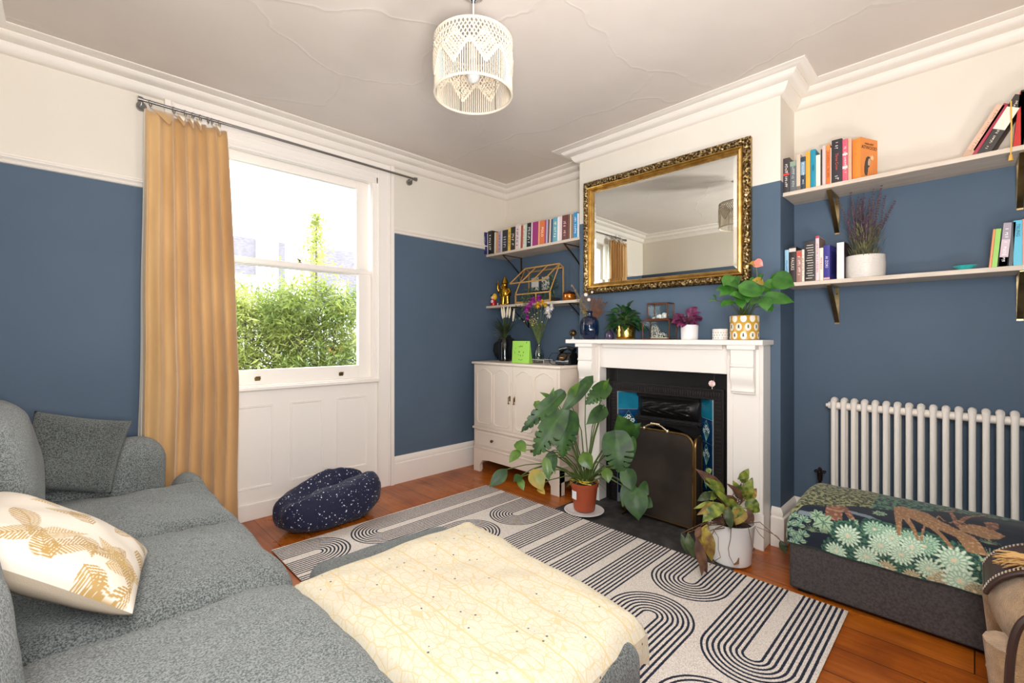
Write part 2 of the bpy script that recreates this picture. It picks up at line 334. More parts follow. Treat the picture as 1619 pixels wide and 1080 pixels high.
def two_sided_leaf(name, c1, c2, tr=.35, rough=.45, ns=3):
    m, nt, p = nm(name); n = nd(nt, 'ShaderNodeTexNoise', {'Vector': coord(nt), 'Scale': ns, 'Detail': 3})
    c = ramp(nt, n.outputs[0], [(.35, srgb(*c1)), (.65, srgb(*c2))]); nt.links.new(c, p.inputs['Base Color']); p.inputs['Roughness'].default_value = rough
    t = nd(nt, 'ShaderNodeBsdfTranslucent', {'Color': c}); x = nd(nt, 'ShaderNodeMixShader', {0: tr, 1: p.outputs[0], 2: t.outputs[0]}); nt.links.new(x.outputs[0], nt.nodes['Material Output'].inputs[0]); return m
m_bush = two_sided_leaf('bamboo_leaves', (92, 110, 48), (146, 154, 78), .55)
m_bush2 = two_sided_leaf('pale_bamboo_leaves', (136, 146, 70), (176, 178, 102), .55)
m_bark = M('bark', (90, 74, 58), .85)
for i, (u, v, fw, rx, rz, n, lab, mt) in enumerate(((400, 560, 6.0, .75, 1.0, 11000, 'dense bamboo-like bush outside the window, left part beside the curtain', m_bush2), (500, 560, 6.3, .75, 1.0, 11000, 'dense green bush outside the window, in the middle of the lower pane', m_bush), (555, 640, 7.0, .7, .8, 4000, 'low green bush outside the window in front of the parked cars', m_bush), (330, 560, 6.6, .7, 1.0, 3000, 'leafy bush outside, mostly hidden behind the curtain', m_bush))):
    c = pt(u, v, fw); t = thing('garden_bush', (c.x, c.y, -.6), lab, 'bush', 'bushes outside the window')
    build('foliage', leafcloud(c.x, c.y, c.z, rx, .5, rz, int(n * 1.5), .10, i + 3), mt, t, smooth=False)
    s = MB()
    for k in range(7):
        dx = rnd.uniform(-.5, .5) * rx; s.tube([(c.x + dx * .3, c.y, -.6), (c.x + dx, c.y + rnd.uniform(-.2, .2), c.z + rz * rnd.uniform(.2, .9))], [.03, .008], 5)
    build('stem', s, m_bark, t)
c = pt(500, 420, 6.2); t = thing('slender_tree', (c.x, c.y, -.6), 'thin young tree rising above the bushes outside the window', 'tree')
mbt = MB(); r2 = random.Random(4)
for k in range(800):
    h = r2.random(); zz = pt(500, 470 - 130 * h, 6.2).z; sp = .30 * (1 - h) + .05; p = V3((c.x + r2.gauss(0, sp * .55), c.y + r2.gauss(0, sp * .5), zz)); tt = V3((r2.uniform(-1, 1), r2.uniform(-1, 1), r2.uniform(-.5, 1))).normalized(); s_ = tt.cross(V3((.3, .2, 1))).normalized(); L = .1
    mbt.add([p, p + tt * L * .5 + s_ * .014, p + tt * L, p + tt * L * .5 - s_ * .014], [(0, 1, 2, 3)])
build('foliage', mbt, m_bush2, t, smooth=False); build('trunk', MB().tube([(c.x, c.y, -.6), (c.x, c.y, pt(500, 345, 6.2).z)], [.03, .006], 6), m_bark, t)
def car(x, y, z, col, lab):
    t = thing('parked_car', (x, y, z), lab, 'car', 'cars parked across the street'); mc = M('car_paint', col, .25, coat=.5)
    body = [(-2.0, .35), (-1.95, .75), (-1.2, .85), (-.75, 1.35), (.9, 1.38), (1.5, .9), (2.05, .82), (2.1, .35)]
    build('body', MB().prism([(x + a_, z + b_) for a_, b_ in body], 1, y - .8, y + .8), mc, t, bevel=.05)
    build('side_window', MB().prism([(x + a_, z + b_) for a_, b_ in ((-1.05, .88), (-.7, 1.28), (.85, 1.3), (1.3, .9))], 1, y - .81, y - .79), M('car_window', (30, 34, 40), .1), t)
    for dx in (-1.25, 1.3): build('wheel', MB().tube([(x + dx, y - .83, z + .33), (x + dx, y - .6, z + .33)], .33, 18), m_black, t)
gz = -.6
for u, v, colr, lab in ((585, 556, (40, 60, 84), 'dark parked car with orange lights glimpsed at the right edge of the lower pane'), (560, 585, (150, 156, 160), 'silver parked car glimpsed behind the bush, low in the pane')):
    p = at(u, 600, 1, 11.5 if v < 570 else 9.6); car(p.x, p.y, gz + 0, colr, lab)
# ---------------------------------------------------------------- fireplace
fp = thing('fireplace', (XC, 1.487, 0), 'white painted wooden fireplace surround with a mantelshelf and black cast iron tiled insert', 'fireplace')
SX = 2.81; SY0, SY1 = .835, 2.129; PO0, PO1 = 1.027, 1.936; OZ = .982; MT = 1.187
s = MB()
s.box(SX, XC, SY0, PO0, 0, 1.16).box(SX, XC, PO1, SY1, 0, 1.16).box(SX + .012, XC, PO0, PO1, OZ, 1.16)
for y0, y1 in ((SY0, PO0), (PO1, SY1)):
    s.box(SX - .014, SX, y0 - .006, y1 + .0, 0, .20); s.box(SX - .009, SX, y0 + .008, y1 - .008, .20, .208)
    s.box(SX - .007, SX, y0, y0 + .02, .20, 1.14); 
s.box(SX - .006, SX + .012, PO1 - .004, PO1 + .03, .2, 1.10); s.box(SX - .006, SX + .012, PO0 - .03, PO0 + .004, .2, 1.10)
build('surround', s, m_white, fp, bevel=.003)
s = MB().box(2.735, XC, .817, 2.197, MT - .03, MT)
build('mantelshelf', s, m_white, fp, bevel=.004)
cp = [(0, 1.158), (.062, 1.158), (.062, 1.146), (.054, 1.14), (.046, 1.13), (.046, 1.048), (.054, 1.046), (.054, 1.032), (.046, 1.03), (.046, 1.022), (.052, 1.0), (.054, .975), (.049, .955), (.038, .935), (.030, .915), (.028, .902), (.036, .899), (.036, .889), (.024, .886), (.024, .876), (0, .874)]
for yc in (.935, 2.035):
    wd = .063; s = MB().prism([(SX - d, z) for d, z in cp], 1, yc - wd, yc + wd); s.box(SX - .066, SX, yc - wd - .014, yc + wd + .014, 1.132, 1.158)
    build('corbel', s, m_white, fp, bevel=.002)
s = MB().sweep([(0, 1.128), (.012, 1.13), (.02, 1.142), (.03, 1.15), (.03, 1.157), (0, 1.157)], [(XC, SY0), (SX, SY0)][::-1]) if False else MB().box(SX - .010, SX + .02, PO0 + .03, PO1 - .03, 1.128, 1.157)
build('bed_moulding', s, m_white, fp, bevel=.003)
ci = MB(); IXp = 2.895
ci.box(IXp, IXp + .02, PO0, 1.138, 0, OZ).box(IXp, IXp + .02, 1.836, PO1, 0, OZ).box(IXp, IXp + .02, 1.138, 1.836, .815, OZ)
build('iron_plate', ci, m_black, fp, bevel=.002)
fr = MB()
for y0, y1, z0, z1 in ((1.082, 1.140, 0, .872), (1.834, 1.892, 0, .872), (1.14, 1.834, .812, .872)):
    fr.box(IXp - .014, IXp + .004, y0, y1, z0, z1)
for k in range(34):
    z = .02 + k * .024
    for y0, y1 in ((1.094, 1.128), (1.846, 1.880)): fr.box(IXp - .019, IXp - .01, y0, y1, z, z + .012)
for k in range(46):
    y = 1.10 + k * .0167; fr.box(IXp - .019, IXp - .01, y, y + .009, .826, .858)
fr.box(IXp - .022, IXp, 1.076, 1.084, 0, .878).box(IXp - .022, IXp, 1.890, 1.898, 0, .878).box(IXp - .024, IXp, 1.076, 1.898, .870, .880)
build('iron_frame', fr, M('iron_frame_black', (44, 40, 40), .38, metal=.5, bump=.3, bs=200), fp, bevel=.0015)
m_teal = M('teal_glazed_tile', (10, 104, 132), .12, col2=(16, 118, 146), ns=12, coat=.5)
m_navy = M('navy_glazed_tile', (8, 48, 88), .12, col2=(10, 62, 104), ns=10, coat=.5)
m_tf = M('white_tile_flowers', (226, 236, 220), .2); m_tg = M('pale_green_tile_lines', (120, 168, 150), .25)
def tile_panel(sd):
    yo, yi, xo, xi = (1.144, 1.262, 2.882, 2.99) if sd < 0 else (1.830, 1.712, 2.882, 2.99)
    d = V3((xi - xo, yi - yo, 0)); L = d.length; d.normalize(); nrm = V3((-abs(d.y), -d.x * (-1 if sd < 0 else 1), 0)); nrm = V3((-.74, .67 if sd < 0 else -.67, 0))
    zz = .80; k = 0
    root = build('tile_panel', MB().add([V3((xo, yo, 0)) + nrm * .0, V3((xi, yi, 0)), V3((xi, yi, .81)), V3((xo, yo, .81)), V3((xo, yo, 0)) - nrm * .02, V3((xi, yi, 0)) - nrm * .02, V3((xi, yi, .81)) - nrm * .02, V3((xo, yo, .81)) - nrm * .02], [(0, 1, 2, 3), (4, 5, 6, 7), (0, 1, 5, 4), (1, 2, 6, 5), (2, 3, 7, 6), (3, 0, 4, 7)]), M('pale_grout', (150, 160, 160), .8), fp, smooth=False)
    for z1, z0, m in ((.806, .683, m_teal), (.680, .530, m_navy), (.527, .377, m_navy), (.374, .224, m_navy), (.221, .071, m_navy)):
        a0 = V3((xo, yo, 0)) + d * .004; a1 = V3((xo, yo, 0)) + d * (L - .004); n_ = nrm * .004
        t = build('tile', MB().add([a0 + Zv * z0, a1 + Zv * z0, a1 + Zv * z1, a0 + Zv * z1, a0 + Zv * z0 + n_, a1 + Zv * z0 + n_, a1 + Zv * z1 + n_, a0 + Zv * z1 + n_], [(0, 1, 2, 3), (4, 5, 6, 7), (0, 1, 5, 4), (1, 2, 6, 5), (2, 3, 7, 6), (3, 0, 4, 7)]), m, fp, bevel=.001)
        if m is m_navy:
            mid = (a0 + a1) / 2 + n_ * 1.15; zc = (z0 + z1) / 2; q = MB(); g = MB()
            for dx, dz, r in ((-.028, .004, .017), (0, .020, .018), (.028, -.006, .017)):
                c = mid + d * dx + Zv * (zc + dz)
                for j in range(6):
                    aa = j * PI / 3; q.add([c + d * (math.cos(aa + t2) * r * rr) + Zv * (math.sin(aa + t2) * r * rr) for t2, rr in ((-.4, .35), (-.35, .9), (0, 1.05), (.35, .9), (.4, .35))], [(0, 1, 2, 3, 4)])
            for dx in (-.028, 0, .028): g.tube([mid + d * dx * .9 + Zv * (zc - .005), mid + d * dx * .4 + Zv * (zc - .035), mid + Zv * (zc - .062)], .0013, 4)
            for p0, p1 in (((0, .066), (.045, 0)), ((.045, 0), (0, -.068)), ((0, -.068), (-.045, 0)), ((-.045, 0), (0, .066))): g.tube([mid + d * p0[0] + Zv * (zc + p0[1]), mid + d * p1[0] + Zv * (zc + p1[1])], .0009, 4)
            build('flower_motif', q, m_tf, t, smooth=False); build('leaf_lines', g, m_tg, t, smooth=False)
tile_panel(-1); tile_panel(1)
# hood with relief, arch, firebox
hb = MB()
def hood(a, b):
    y = 1.262 + a * .45; t = b; z = .79 - t * .16 - .0
    bulge = .075 * math.sin(PI * min(1, max(0, t * .9 + .1))) * min(1, 6 * min(a, 1 - a)) ** .5
    rel = .006 * noise.noise(V3((y * 38, z * 38, 3))) + .005 * math.sin(y * 60 + 4 * math.sin(z * 60)) * math.sin(z * 80)
    return (2.995 - bulge - (rel if .12 < a < .88 and .2 < t < .85 else 0), y, z)
hb.grid(hood, 120, 40)
hb.box(2.935, 2.99, 1.262, 1.712, .612, .628).box(2.955, 3.0, 1.262, 1.712, .78, .815)
arc = [(1.262, .615)] + [(1.262 + .45 * k / 16, .50 + .09 * math.sin(PI * k / 16) ** .7) for k in range(17)] + [(1.712, .615)]
hb.prism([(2.0, 0)] if False else [(y, z) for y, z in arc], 0, 2.955, 2.985) if False else None
vs = [(2.96, y, z) for y, z in arc] + [(2.99, y, z) for y, z in arc]; n = len(arc)
for k in range(1, 17):
    y0, z0 = arc[k]; y1, z1 = arc[k + 1]; hb.add([(x, y, z) for x in (2.955, 2.99) for y, z in ((y0, z0), (y1, z1), (y1, .617), (y0, .617))], [(0, 1, 2, 3), (4, 5, 6, 7), (0, 1, 5, 4), (2, 3, 7, 6)])
hb.box(2.98, 3.0, 1.245, 1.275, 0, .8).box(2.98, 3.0, 1.70, 1.73, 0, .8)
build('hood', hb, M('hood_cast_iron', (34, 32, 32), .4, metal=.5), fp)
fb = MB().box(3.19, 3.2, 1.25, 1.73, 0, .62).box(2.99, 3.2, 1.25, 1.26, 0, .62).box(2.99, 3.2, 1.72, 1.73, 0, .62).box(2.95, 3.2, 1.25, 1.73, .62, .64).box(2.9, 3.2, 1.14, 1.84, 0, .012)
build('firebox', fb, M('soot_black', (12, 11, 11), .9), fp, smooth=False)
gb = MB()
for k in range(11): gb.tube([(3.0, 1.30 + k * .037, .05), (3.0, 1.30 + k * .037, .22)], .005, 6)
gb.tube([(3.0, 1.27, .22), (3.0, 1.70, .22)], .007, 6).tube([(3.0, 1.27, .05), (3.0, 1.70, .05)], .007, 6)
build('grate', gb, m_black, fp)
struct('trim_4', MB().box(2.33, XC, .875, 2.06, 0, .006), M('slate_hearth', (44, 42, 42), .7, col2=(82, 76, 72), ns=14, bump=.5, bs=40, dist=.004, lo=.45, hi=.8, detail=8), smooth=False)
# flower ornament on the iron frame
p = at(1126, 612, 0, IXp - .015); t = thing('flower_ornament', (p.x, p.y, .88), 'small white and pink flower ornament standing on the black fireplace frame', 'ornament')
f = MB()
for k in range(9): aa = k * 2 * PI / 9; f.ball((p.x - .004, p.y + .014 * math.cos(aa), .914 + .013 * math.sin(aa)), (.005, .008, .008), 8)
f.ball((p.x - .006, p.y, .914), (.007, .011, .011), 8); build('petals', f, M('white_pink_petal', (240, 226, 220), .5, col2=(214, 150, 140), ns=40), t)
build('stem', MB().tube([(p.x, p.y, .88), (p.x, p.y, .904)], .0018, 6), M('cream_stem', (225, 215, 195), .5), t)
# fire screen
m_mesh = M('bronze_mesh', (42, 35, 30), .6, metal=.4, col2=(74, 62, 52), ns=3, bump=.6, bs=700, dist=.001)
fs = thing('fire_screen', (2.74, 1.45, .006), 'brass framed folding fire guard with dark mesh standing on the hearth', 'fire screen')
def screen(y0, y1, x0, x1, zt, rr, name):
    L = math.hypot(y1 - y0, x1 - x0); pts = [(0, .03)] + [(rr - rr * math.cos(k * PI / 16), zt - rr + rr * math.sin(k * PI / 16)) for k in range(9)] + [(L - rr + rr * math.sin(k * PI / 16), zt - rr + rr * math.cos(k * PI / 16)) for k in range(9)] + [(L, .03)]
    P3 = [(x0 + (x1 - x0) * a / L, y0 + (y1 - y0) * a / L, z) for a, z in pts]
    n = len(P3); nx, ny = (y1 - y0) / L, -(x1 - x0) / L
    m = MB().add([(x - nx * .002, y - ny * .002, z) for x, y, z in P3] + [(x + nx * .002, y + ny * .002, z) for x, y, z in P3], [tuple(range(n)), tuple(range(n, 2 * n))])
    o = build(name, MB().tube(P3 + [P3[0]], .008, 8), m_dkbrass, fs); build('mesh_panel', m, m_mesh, o, smooth=False)
    build('bead_trim', MB().tube([(x - nx * .009, y - ny * .009, z) for x, y, z in P3], .003, 6), m_brass, o)
screen(1.205, 1.70, 2.74, 2.745, .60, .07, 'centre_panel'); screen(1.195, 1.215, 2.745, 2.885, .585, .06, 'side_panel'); screen(1.71, 1.70, 2.75, 2.885, .585, .06, 'side_panel')
h = MB().tube([(2.735, 1.53, .60), (2.732, 1.525, .612), (2.73, 1.50, .628), (2.73, 1.455, .640), (2.73, 1.41, .632), (2.732, 1.38, .612), (2.735, 1.37, .60)], .0055, 8)
for k in range(5): h.ball((2.728, 1.425 + k * .013, .642), .008, 8)
for y in (1.53, 1.37): h.ball((2.735, y, .605), .012, 8)
build('handle', h, M('pale_brass_handle', (206, 186, 156), .35, metal=1), fs)
for y in (1.23, 1.67): build('foot', MB().tube([(2.74, y, .03), (2.71, y, .012), (2.69, y, .012)], .007, 6), m_dkbrass, fs)
# ---------------------------------------------------------------- cabinet
m_cab = M('greige_cabinet_paint', (226, 212, 197), .42)
cb = thing('cabinet', (2.92, 2.70, 0), 'pale greige painted two door cabinet with a drawer below, left of the fireplace', 'cabinet')
CX, CY0, CY1, CZ = 2.665, 2.195, 3.20, .985
b = MB().box(CX, 3.19, CY0, CY1, .20, CZ - .022)
build('carcass', b, m_cab, cb, bevel=.003)
build('top', MB().box(CX - .018, 3.20, CY0 - .016, CY1 + .016, CZ - .022, CZ), m_cab, cb, bevel=.006)
build('waist_moulding', MB().box(CX - .014, 3.19, CY0 - .010, CY1 + .010, .378, .40).box(CX - .008, 3.19, CY0 - .006, CY1 + .006, .205, .222), m_cab, cb, bevel=.005)
pl = MB()
ap = [(CY0, .205), (CY1, .205), (CY1, 0), (CY1 - .085, 0), (CY1 - .09, .07), (CY1 - .12, .105), (CY1 - .2, .115), (CY0 + .2, .115), (CY0 + .12, .105), (CY0 + .09, .07), (CY0 + .085, 0), (CY0, 0)]
def strip(mb, poly_top, poly_bot, x0, x1):
    for i in range(len(poly_top) - 1):
        a, b_, c, d = poly_top[i], poly_top[i + 1], poly_bot[i + 1], poly_bot[i]
        mb.add([(x, q[0], q[1]) for x in (x0, x1) for q in (a, b_, c, d)], [(0, 1, 2, 3), (4, 5, 6, 7), (0, 1, 5, 4), (1, 2, 6, 5), (2, 3, 7, 6), (3, 0, 4, 7)])
bt = [(CY0, 0), (CY0 + .085, 0), (CY0 + .0851, .06), (CY0 + .12, .105), (CY0 + .2, .118), (CY1 - .2, .118), (CY1 - .12, .105), (CY1 - .0851, .06), (CY1 - .085, 0), (CY1, 0)]
tp = [(y, .206) for y, z in bt]; strip(pl, tp, bt, CX - .004, CX + .02)
pl.box(CX + .02, 3.19, CY0, CY0 + .02, .1, .206).box(CX + .02, 3.19, CY1 - .02, CY1, .1, .206)
for y0 in (CY0, CY1 - .05): pl.box(3.12, 3.19, y0, y0 + .05, 0, .2).box(CX, CX + .06, y0, y0 + .05, 0, .2)
build('plinth', pl, m_cab, cb, bevel=.002)
for y0, y1 in ((CY0 + .022, 2.694), (2.699, CY1 - .022)):
    d = build('door', MB().box(CX - .006, CX, y0, y1, .408, .955), m_cab, cb, bevel=.002)
    q = MB(); wd = (y1 - y0 - .10) / 2
    for k in range(2):
        a0 = y0 + .035 + k * (wd + .03); a1 = a0 + wd - .0; rr = .05
        loop = [(a0, .46), (a0 + .02, .44), (a1 - .02, .44), (a1, .46)] + [(a1, .87), (a1 - .008, .89), (a1 - .03, .898), (a1 - .05, .912)] + [(a1 - .05 - (wd - .10) * t / 6, .912 + .012 * math.sin(PI * t / 6)) for t in range(1, 6)] + [(a0 + .05, .912), (a0 + .03, .898), (a0 + .008, .89), (a0, .87), (a0, .46)]
        q.tube([(CX - .006, y, z) for y, z in loop], .0055, 6, caps=False)
    build('panel_bead', q, m_cab, d)
    yh = 2.665 if y0 < 2.5 else 2.728
    hd = MB().box(CX - .010, CX - .005, yh - .009, yh + .009, .668, .712).tube([(CX - .010, yh, .705), (CX - .022, yh, .70), (CX - .022, yh, .655)], .004, 6).ball((CX - .022, yh, .652), .008, 8)
    build('drop_handle', hd, m_brass, d)
d = build('drawer', MB().box(CX - .006, CX, CY0 + .022, CY1 - .022, .232, .368), m_cab, cb, bevel=.003)
build('drawer_bead', MB().tube([(CX - .006, CY0 + .045, .25), (CX - .006, CY1 - .045, .25), (CX - .006, CY1 - .045, .352), (CX - .006, CY0 + .045, .352), (CX - .006, CY0 + .045, .25)], .004, 6, caps=False), m_cab, d)
for y in (2.46, 2.935): build('knob', MB().tube([(CX - .004, y, .302), (CX - .02, y, .302)], .005, 8).ball((CX - .026, y, .302), .013, 12), M('dark_glass_knob', (96, 80, 62), .2, metal=.6), d)
# ---------------------------------------------------------------- rug
m, nt, p = nm('arched_stripe_rug'); uv = nd(nt, 'ShaderNodeUVMap'); sx = nd(nt, 'ShaderNodeSeparateXYZ', {0: uv.outputs[0]})
def mt(op, a, b=0.0, c=None, clamp=False):
    n = nt.nodes.new('ShaderNodeMath'); n.operation = op; n.use_clamp = clamp
    for i, v in enumerate((a, b) + ((c,) if c is not None else ())):
        if hasattr(v, 'links'): nt.links.new(v, n.inputs[i])
        else: n.inputs[i].default_value = v
    return n.outputs[0]
GAP = .40; R0 = .19; SP = .0205
g3 = nt.nodes.new('ShaderNodeNewGeometry'); nz = nd(nt, 'ShaderNodeTexNoise', {'Vector': g3.outputs['Position'], 'Scale': 260.0, 'Detail': 1})
xx = sx.outputs[0]; yy = mt('ABSOLUTE', sx.outputs[1])
mm = mt('MAXIMUM', mt('MINIMUM', xx, mt('SUBTRACT', GAP, xx)), 0.0)
dd = mt('SQRT', mt('ADD', mt('MULTIPLY', mm, mm), mt('MULTIPLY', yy, yy)))
dd = mt('ADD', dd, mt('MULTIPLY', mt('SUBTRACT', nz.outputs[0], .5), .004))
ph = mt('FRACT', mt('DIVIDE', mt('SUBTRACT', dd, .009), SP)); ln = mt('MULTIPLY', mt('LESS_THAN', ph, .46), mt('GREATER_THAN', dd, .0195)); ln = mt('MULTIPLY', ln, mt('LESS_THAN', dd, R0 + .0005))
vz = nd(nt, 'ShaderNodeTexVoronoi', {'Vector': g3.outputs['Position'], 'Scale': 170.0})
base = ramp(nt, vz.outputs[0], [(.1, srgb(238, 229, 220)), (.75, srgb(202, 190, 180))]); drk = ramp(nt, vz.outputs[0], [(.1, srgb(58, 62, 76)), (.8, srgb(36, 40, 52))])
mx = nd(nt, 'ShaderNodeMix', {0: ln, 6: base, 7: drk}, data_type='RGBA'); nt.links.new(mx.outputs[2], p.inputs['Base Color']); p.inputs['Roughness'].default_value = .95; p.inputs['Specular IOR Level'].default_value = .1
bp = nd(nt, 'ShaderNodeBump', {'Strength': .5, 'Distance': .003, 'Height': vz.outputs[0]}); nt.links.new(bp.outputs[0], p.inputs['Normal'])
RX0, RX1, RY0, RY1 = .83, 2.432, .385, 2.765; cw = (RY1 - RY0) / 6
rug = MB(); uvs = []
xr = [1.80, 1.80, 1.42, 1.0, 1.80, 1.02]; xr = [1.44, 1.79, 1.02, 1.0, 1.78, 1.0]
for i in range(6):
    y0 = RY0 + i * cw; yc = y0 + cw / 2
    for k in range(40):
        for j in range(4):
            q = []
            for (a_, b_) in ((k, j), (k + 1, j), (k + 1, j + 1), (k, j + 1)):
                X = RX0 + (RX1 - RX0) * a_ / 40; Y = y0 + cw * b_ / 4; q.append((X, Y, .010)); uvs.append((X - xr[i], (Y - yc) * .395 / cw * 1.0))
            rug.add(q, [(0, 1, 2, 3)])
n0 = len(rug.v); rug.box(RX0, RX1, RY0, RY1, .0065, .0095); uvs += [(9, 9)] * (len(rug.v) - n0)
ro = build('area_rug', rug, m, uvs=uvs, smooth=False); tag(ro, 'beige flatwoven rug with charcoal arched stripes lying on the floorboards', 'rug')
# ---------------------------------------------------------------- soft furniture helper
def soft(name, c, size, mats, parent, r=.08, crown=.03, wr=.008, ws=4, seed=0, n=26, axes=None, crease=0):
    """rounded, crowned, wrinkled cushion; axes: 3x3 matrix of its own directions"""
    hx, hy, hz = [q / 2 for q in size]; mb = MB(); A = axes or Matrix.Identity(3); c = V3(c); seen = {}
    def P(u_, v_, w_):
        q = V3((u_ * hx, v_ * hy, w_ * hz)); rr = min(r, hx, hy, hz); i = V3((max(-hx + rr, min(hx - rr, q.x)), max(-hy + rr, min(hy - rr, q.y)), max(-hz + rr, min(hz - rr, q.z))))
        d = q - i; q2 = i + (d.normalized() * rr if d.length > 1e-9 else d)
        a, b = 1 - (q2.x / hx) ** 2, 1 - (q2.y / hy) ** 2
        q2.z += (1 if w_ > -.2 else -.4) * crown * max(0, a) ** .6 * max(0, b) ** .6 * (1 if q2.z > 0 else .3)
        nn = V3((q2.x * ws + seed * 7.1, q2.y * ws, q2.z * ws)); 
        w1 = noise.noise(nn) + .5 * noise.noise(nn * 2.3); dirn = V3((q2.x / hx * .5, q2.y / hy * .5, q2.z / hz)).normalized()
        if crease:
            cw_ = noise.noise(V3((q2.x * 5 + seed, q2.y * 22 + q2.x * 9 + 2 * noise.noise(V3((q2.x * 6, q2.y * 6, seed))), seed * 2.0))); q2.z -= crease * max(0, cw_) * (1 if q2.z > 0 else 0) * (.5 + .5 * min(1, max(0, (q2.x / hx + .5))))
        return c + A @ (q2 + dirn * wr * w1)
    N = n; face = []
    def f(t): return math.copysign(abs(t) ** .8, t) if False else t
    for ax in range(3):
        for sg in (-1, 1):
            def fn(a, b, ax=ax, sg=sg):
                u_, v_ = a * 2 - 1, b * 2 - 1; q = [0, 0, 0]; q[ax] = sg; q[(ax + 1) % 3] = u_; q[(ax + 2) % 3] = v_; return P(*q)
            mb.grid(fn, N, N)
    o = build(name, mb, mats, parent, smooth=False); bm = bmesh.new(); bm.from_mesh(o.data); bmesh.ops.remove_doubles(bm, verts=bm.verts, dist=.0008); bmesh.ops.recalc_face_normals(bm, faces=bm.faces); bm.to_mesh(o.data); bm.free(); o.data.polygons.foreach_set('use_smooth', [True] * len(o.data.polygons))
    return o
def boucle(name, c1, c2):
    m, nt, p = nm(name); c = coord(nt); n = nd(nt, 'ShaderNodeTexNoise', {'Vector': c, 'Scale': 230.0, 'Detail': 2, 'Roughness': .7}); n2 = nd(nt, 'ShaderNodeTexNoise', {'Vector': c, 'Scale': 2.5, 'Detail': 3})
    col = ramp(nt, n.outputs[0], [(.40, srgb(*c1)), (.60, srgb(*c2))]); hs = nd(nt, 'ShaderNodeMix', {0: .25, 6: col, 7: ramp(nt, n2.outputs[0], [(.3, srgb(*c1)), (.7, srgb(*c2))])}, data_type='RGBA'); nt.links.new(hs.outputs[2], p.inputs['Base Color'])
    p.inputs['Roughness'].default_value = .95; p.inputs['Specular IOR Level'].default_value = .1; p.inputs['Sheen Weight'].default_value = .25
    b = nd(nt, 'ShaderNodeBump', {'Strength': .9, 'Distance': .006, 'Height': n.outputs[0]}); nt.links.new(b.outputs[0], p.inputs['Normal']); return m
m_sofa = boucle('grey_green_boucle', (60, 65, 64), (150, 155, 152)); m_sofad = boucle('dark_grey_boucle', (40, 44, 43), (118, 122, 118))
# ---------------------------------------------------------------- sofa
so = thing('sofa', (.09, 1.85, 0), 'long grey green boucle sofa with loose cushions along the left wall', 'sofa')
b = MB().box(-.32, .44, .57, 3.06, .06, .30); build('base', b, m_sofa, so, bevel=.03)
soft('back_frame', (-.26, 1.84, .47), (.16, 2.5, .82), m_sofa, so, r=.07, crown=.01, wr=.006)
soft('armrest', (.02, 2.96, .38), (.72, .24, .62), m_sofa, so, r=.115, crown=.01, wr=.008)
soft('armrest', (-.03, .66, .38), (.60, .22, .62), m_sofa, so, r=.10, crown=.01, wr=.008)
for i, (y0, y1, zt) in enumerate(((2.13, 2.86, .455), (1.50, 2.15, .46), (.72, 1.52, .455))):
    soft('seat_cushion', (.16, (y0 + y1) / 2, zt - .12), (.76, y1 - y0 + .0, .24), m_sofa, so, r=.085, crown=.050, wr=.018, ws=3.5, seed=i + 1, n=60, crease=.016)
soft('seat_cushion_ear', (.47, 2.93, .36), (.14, .24, .20), m_sofa, so, r=.07, crown=.02, wr=.006, seed=9)
for i, (y0, y1, zc, xf) in enumerate(((2.15, 2.84, .70, -.115), (1.52, 2.16, .665, -.165), (.86, 1.50, .60, -.105))):
    A = Matrix.Rotation(math.radians(-7), 3, 'Y') @ Matrix.Rotation(math.radians(90), 3, 'Y')
    soft('back_cushion', (xf - .095, (y0 + y1) / 2, zc), (.52, y1 - y0, .22), m_sofa, so, r=.09, crown=.04, wr=.014, ws=4, seed=i + 5, n=32, axes=A)
fs_ = thing('footstool', (.86, 1.09, 0), 'low grey boucle footstool pushed against the sofa under the yellow blanket', 'footstool')
soft('upholstery', (.825, 1.10, .224), (.55, .99, .41), m_sofad, fs_, r=.05, crown=.012, wr=.006, n=32, axes=Matrix.Rotation(math.radians(-5), 3, 'Z'))
# cushions
gp = Matrix(((.96, .10, .0), (0, .25, 1), (0, 1, 0))) 
def frame(ux, uy):
    ux = V3(ux).normalized(); uz = ux.cross(V3(uy)).normalized(); uy = uz.cross(ux); return Matrix((ux, uy, uz)).transposed()
def pillow(name, c, w, h, t, A, mat, parent, seed=0, wr=.006, corner=.0):
    mb = MB(); c = V3(c); N = 36
    for sg in (-1, 1):
        def fn(a, b, sg=sg):
            u_, v_ = a * 2 - 1, b * 2 - 1; e = (max(0, 1 - abs(u_) ** 2.6) * max(0, 1 - abs(v_) ** 2.6)) ** .42
            pin = 1 - .07 * (abs(u_) ** 2 * (1 - abs(v_) ** 2)) ; pin2 = 1 - .07 * (abs(v_) ** 2 * (1 - abs(u_) ** 2))
            z = sg * t / 2 * e + wr * noise.noise(V3((u_ * 2.4 + seed, v_ * 2.4, sg))) * e
            return c + A @ V3((u_ * w / 2 * (1 - .06 * (1 - v_ * v_)) , v_ * h / 2 * (1 - .06 * (1 - u_ * u_)), z))
        mb.grid(fn, N, N)
    o = build(name, mb, mat, parent, smooth=False); bm = bmesh.new(); bm.from_mesh(o.data); bmesh.ops.remove_doubles(bm, verts=bm.verts, dist=.0006); bmesh.ops.recalc_face_normals(bm, faces=bm.faces); bm.to_mesh(o.data); bm.free(); o.data.polygons.foreach_set('use_smooth', [True] * len(o.data.polygons)); return o
c = V3((.03, 2.80, .69)); t = thing('throw_cushion', tuple(c), 'charcoal grey boucle cushion propped at the far end of the sofa', 'cushion'); 
A = frame((.97, -.1, -.24), (.23, .42, .90)); pillow('cover', c, .34, .34, .12, A, m_sofad, t, 2, .008)
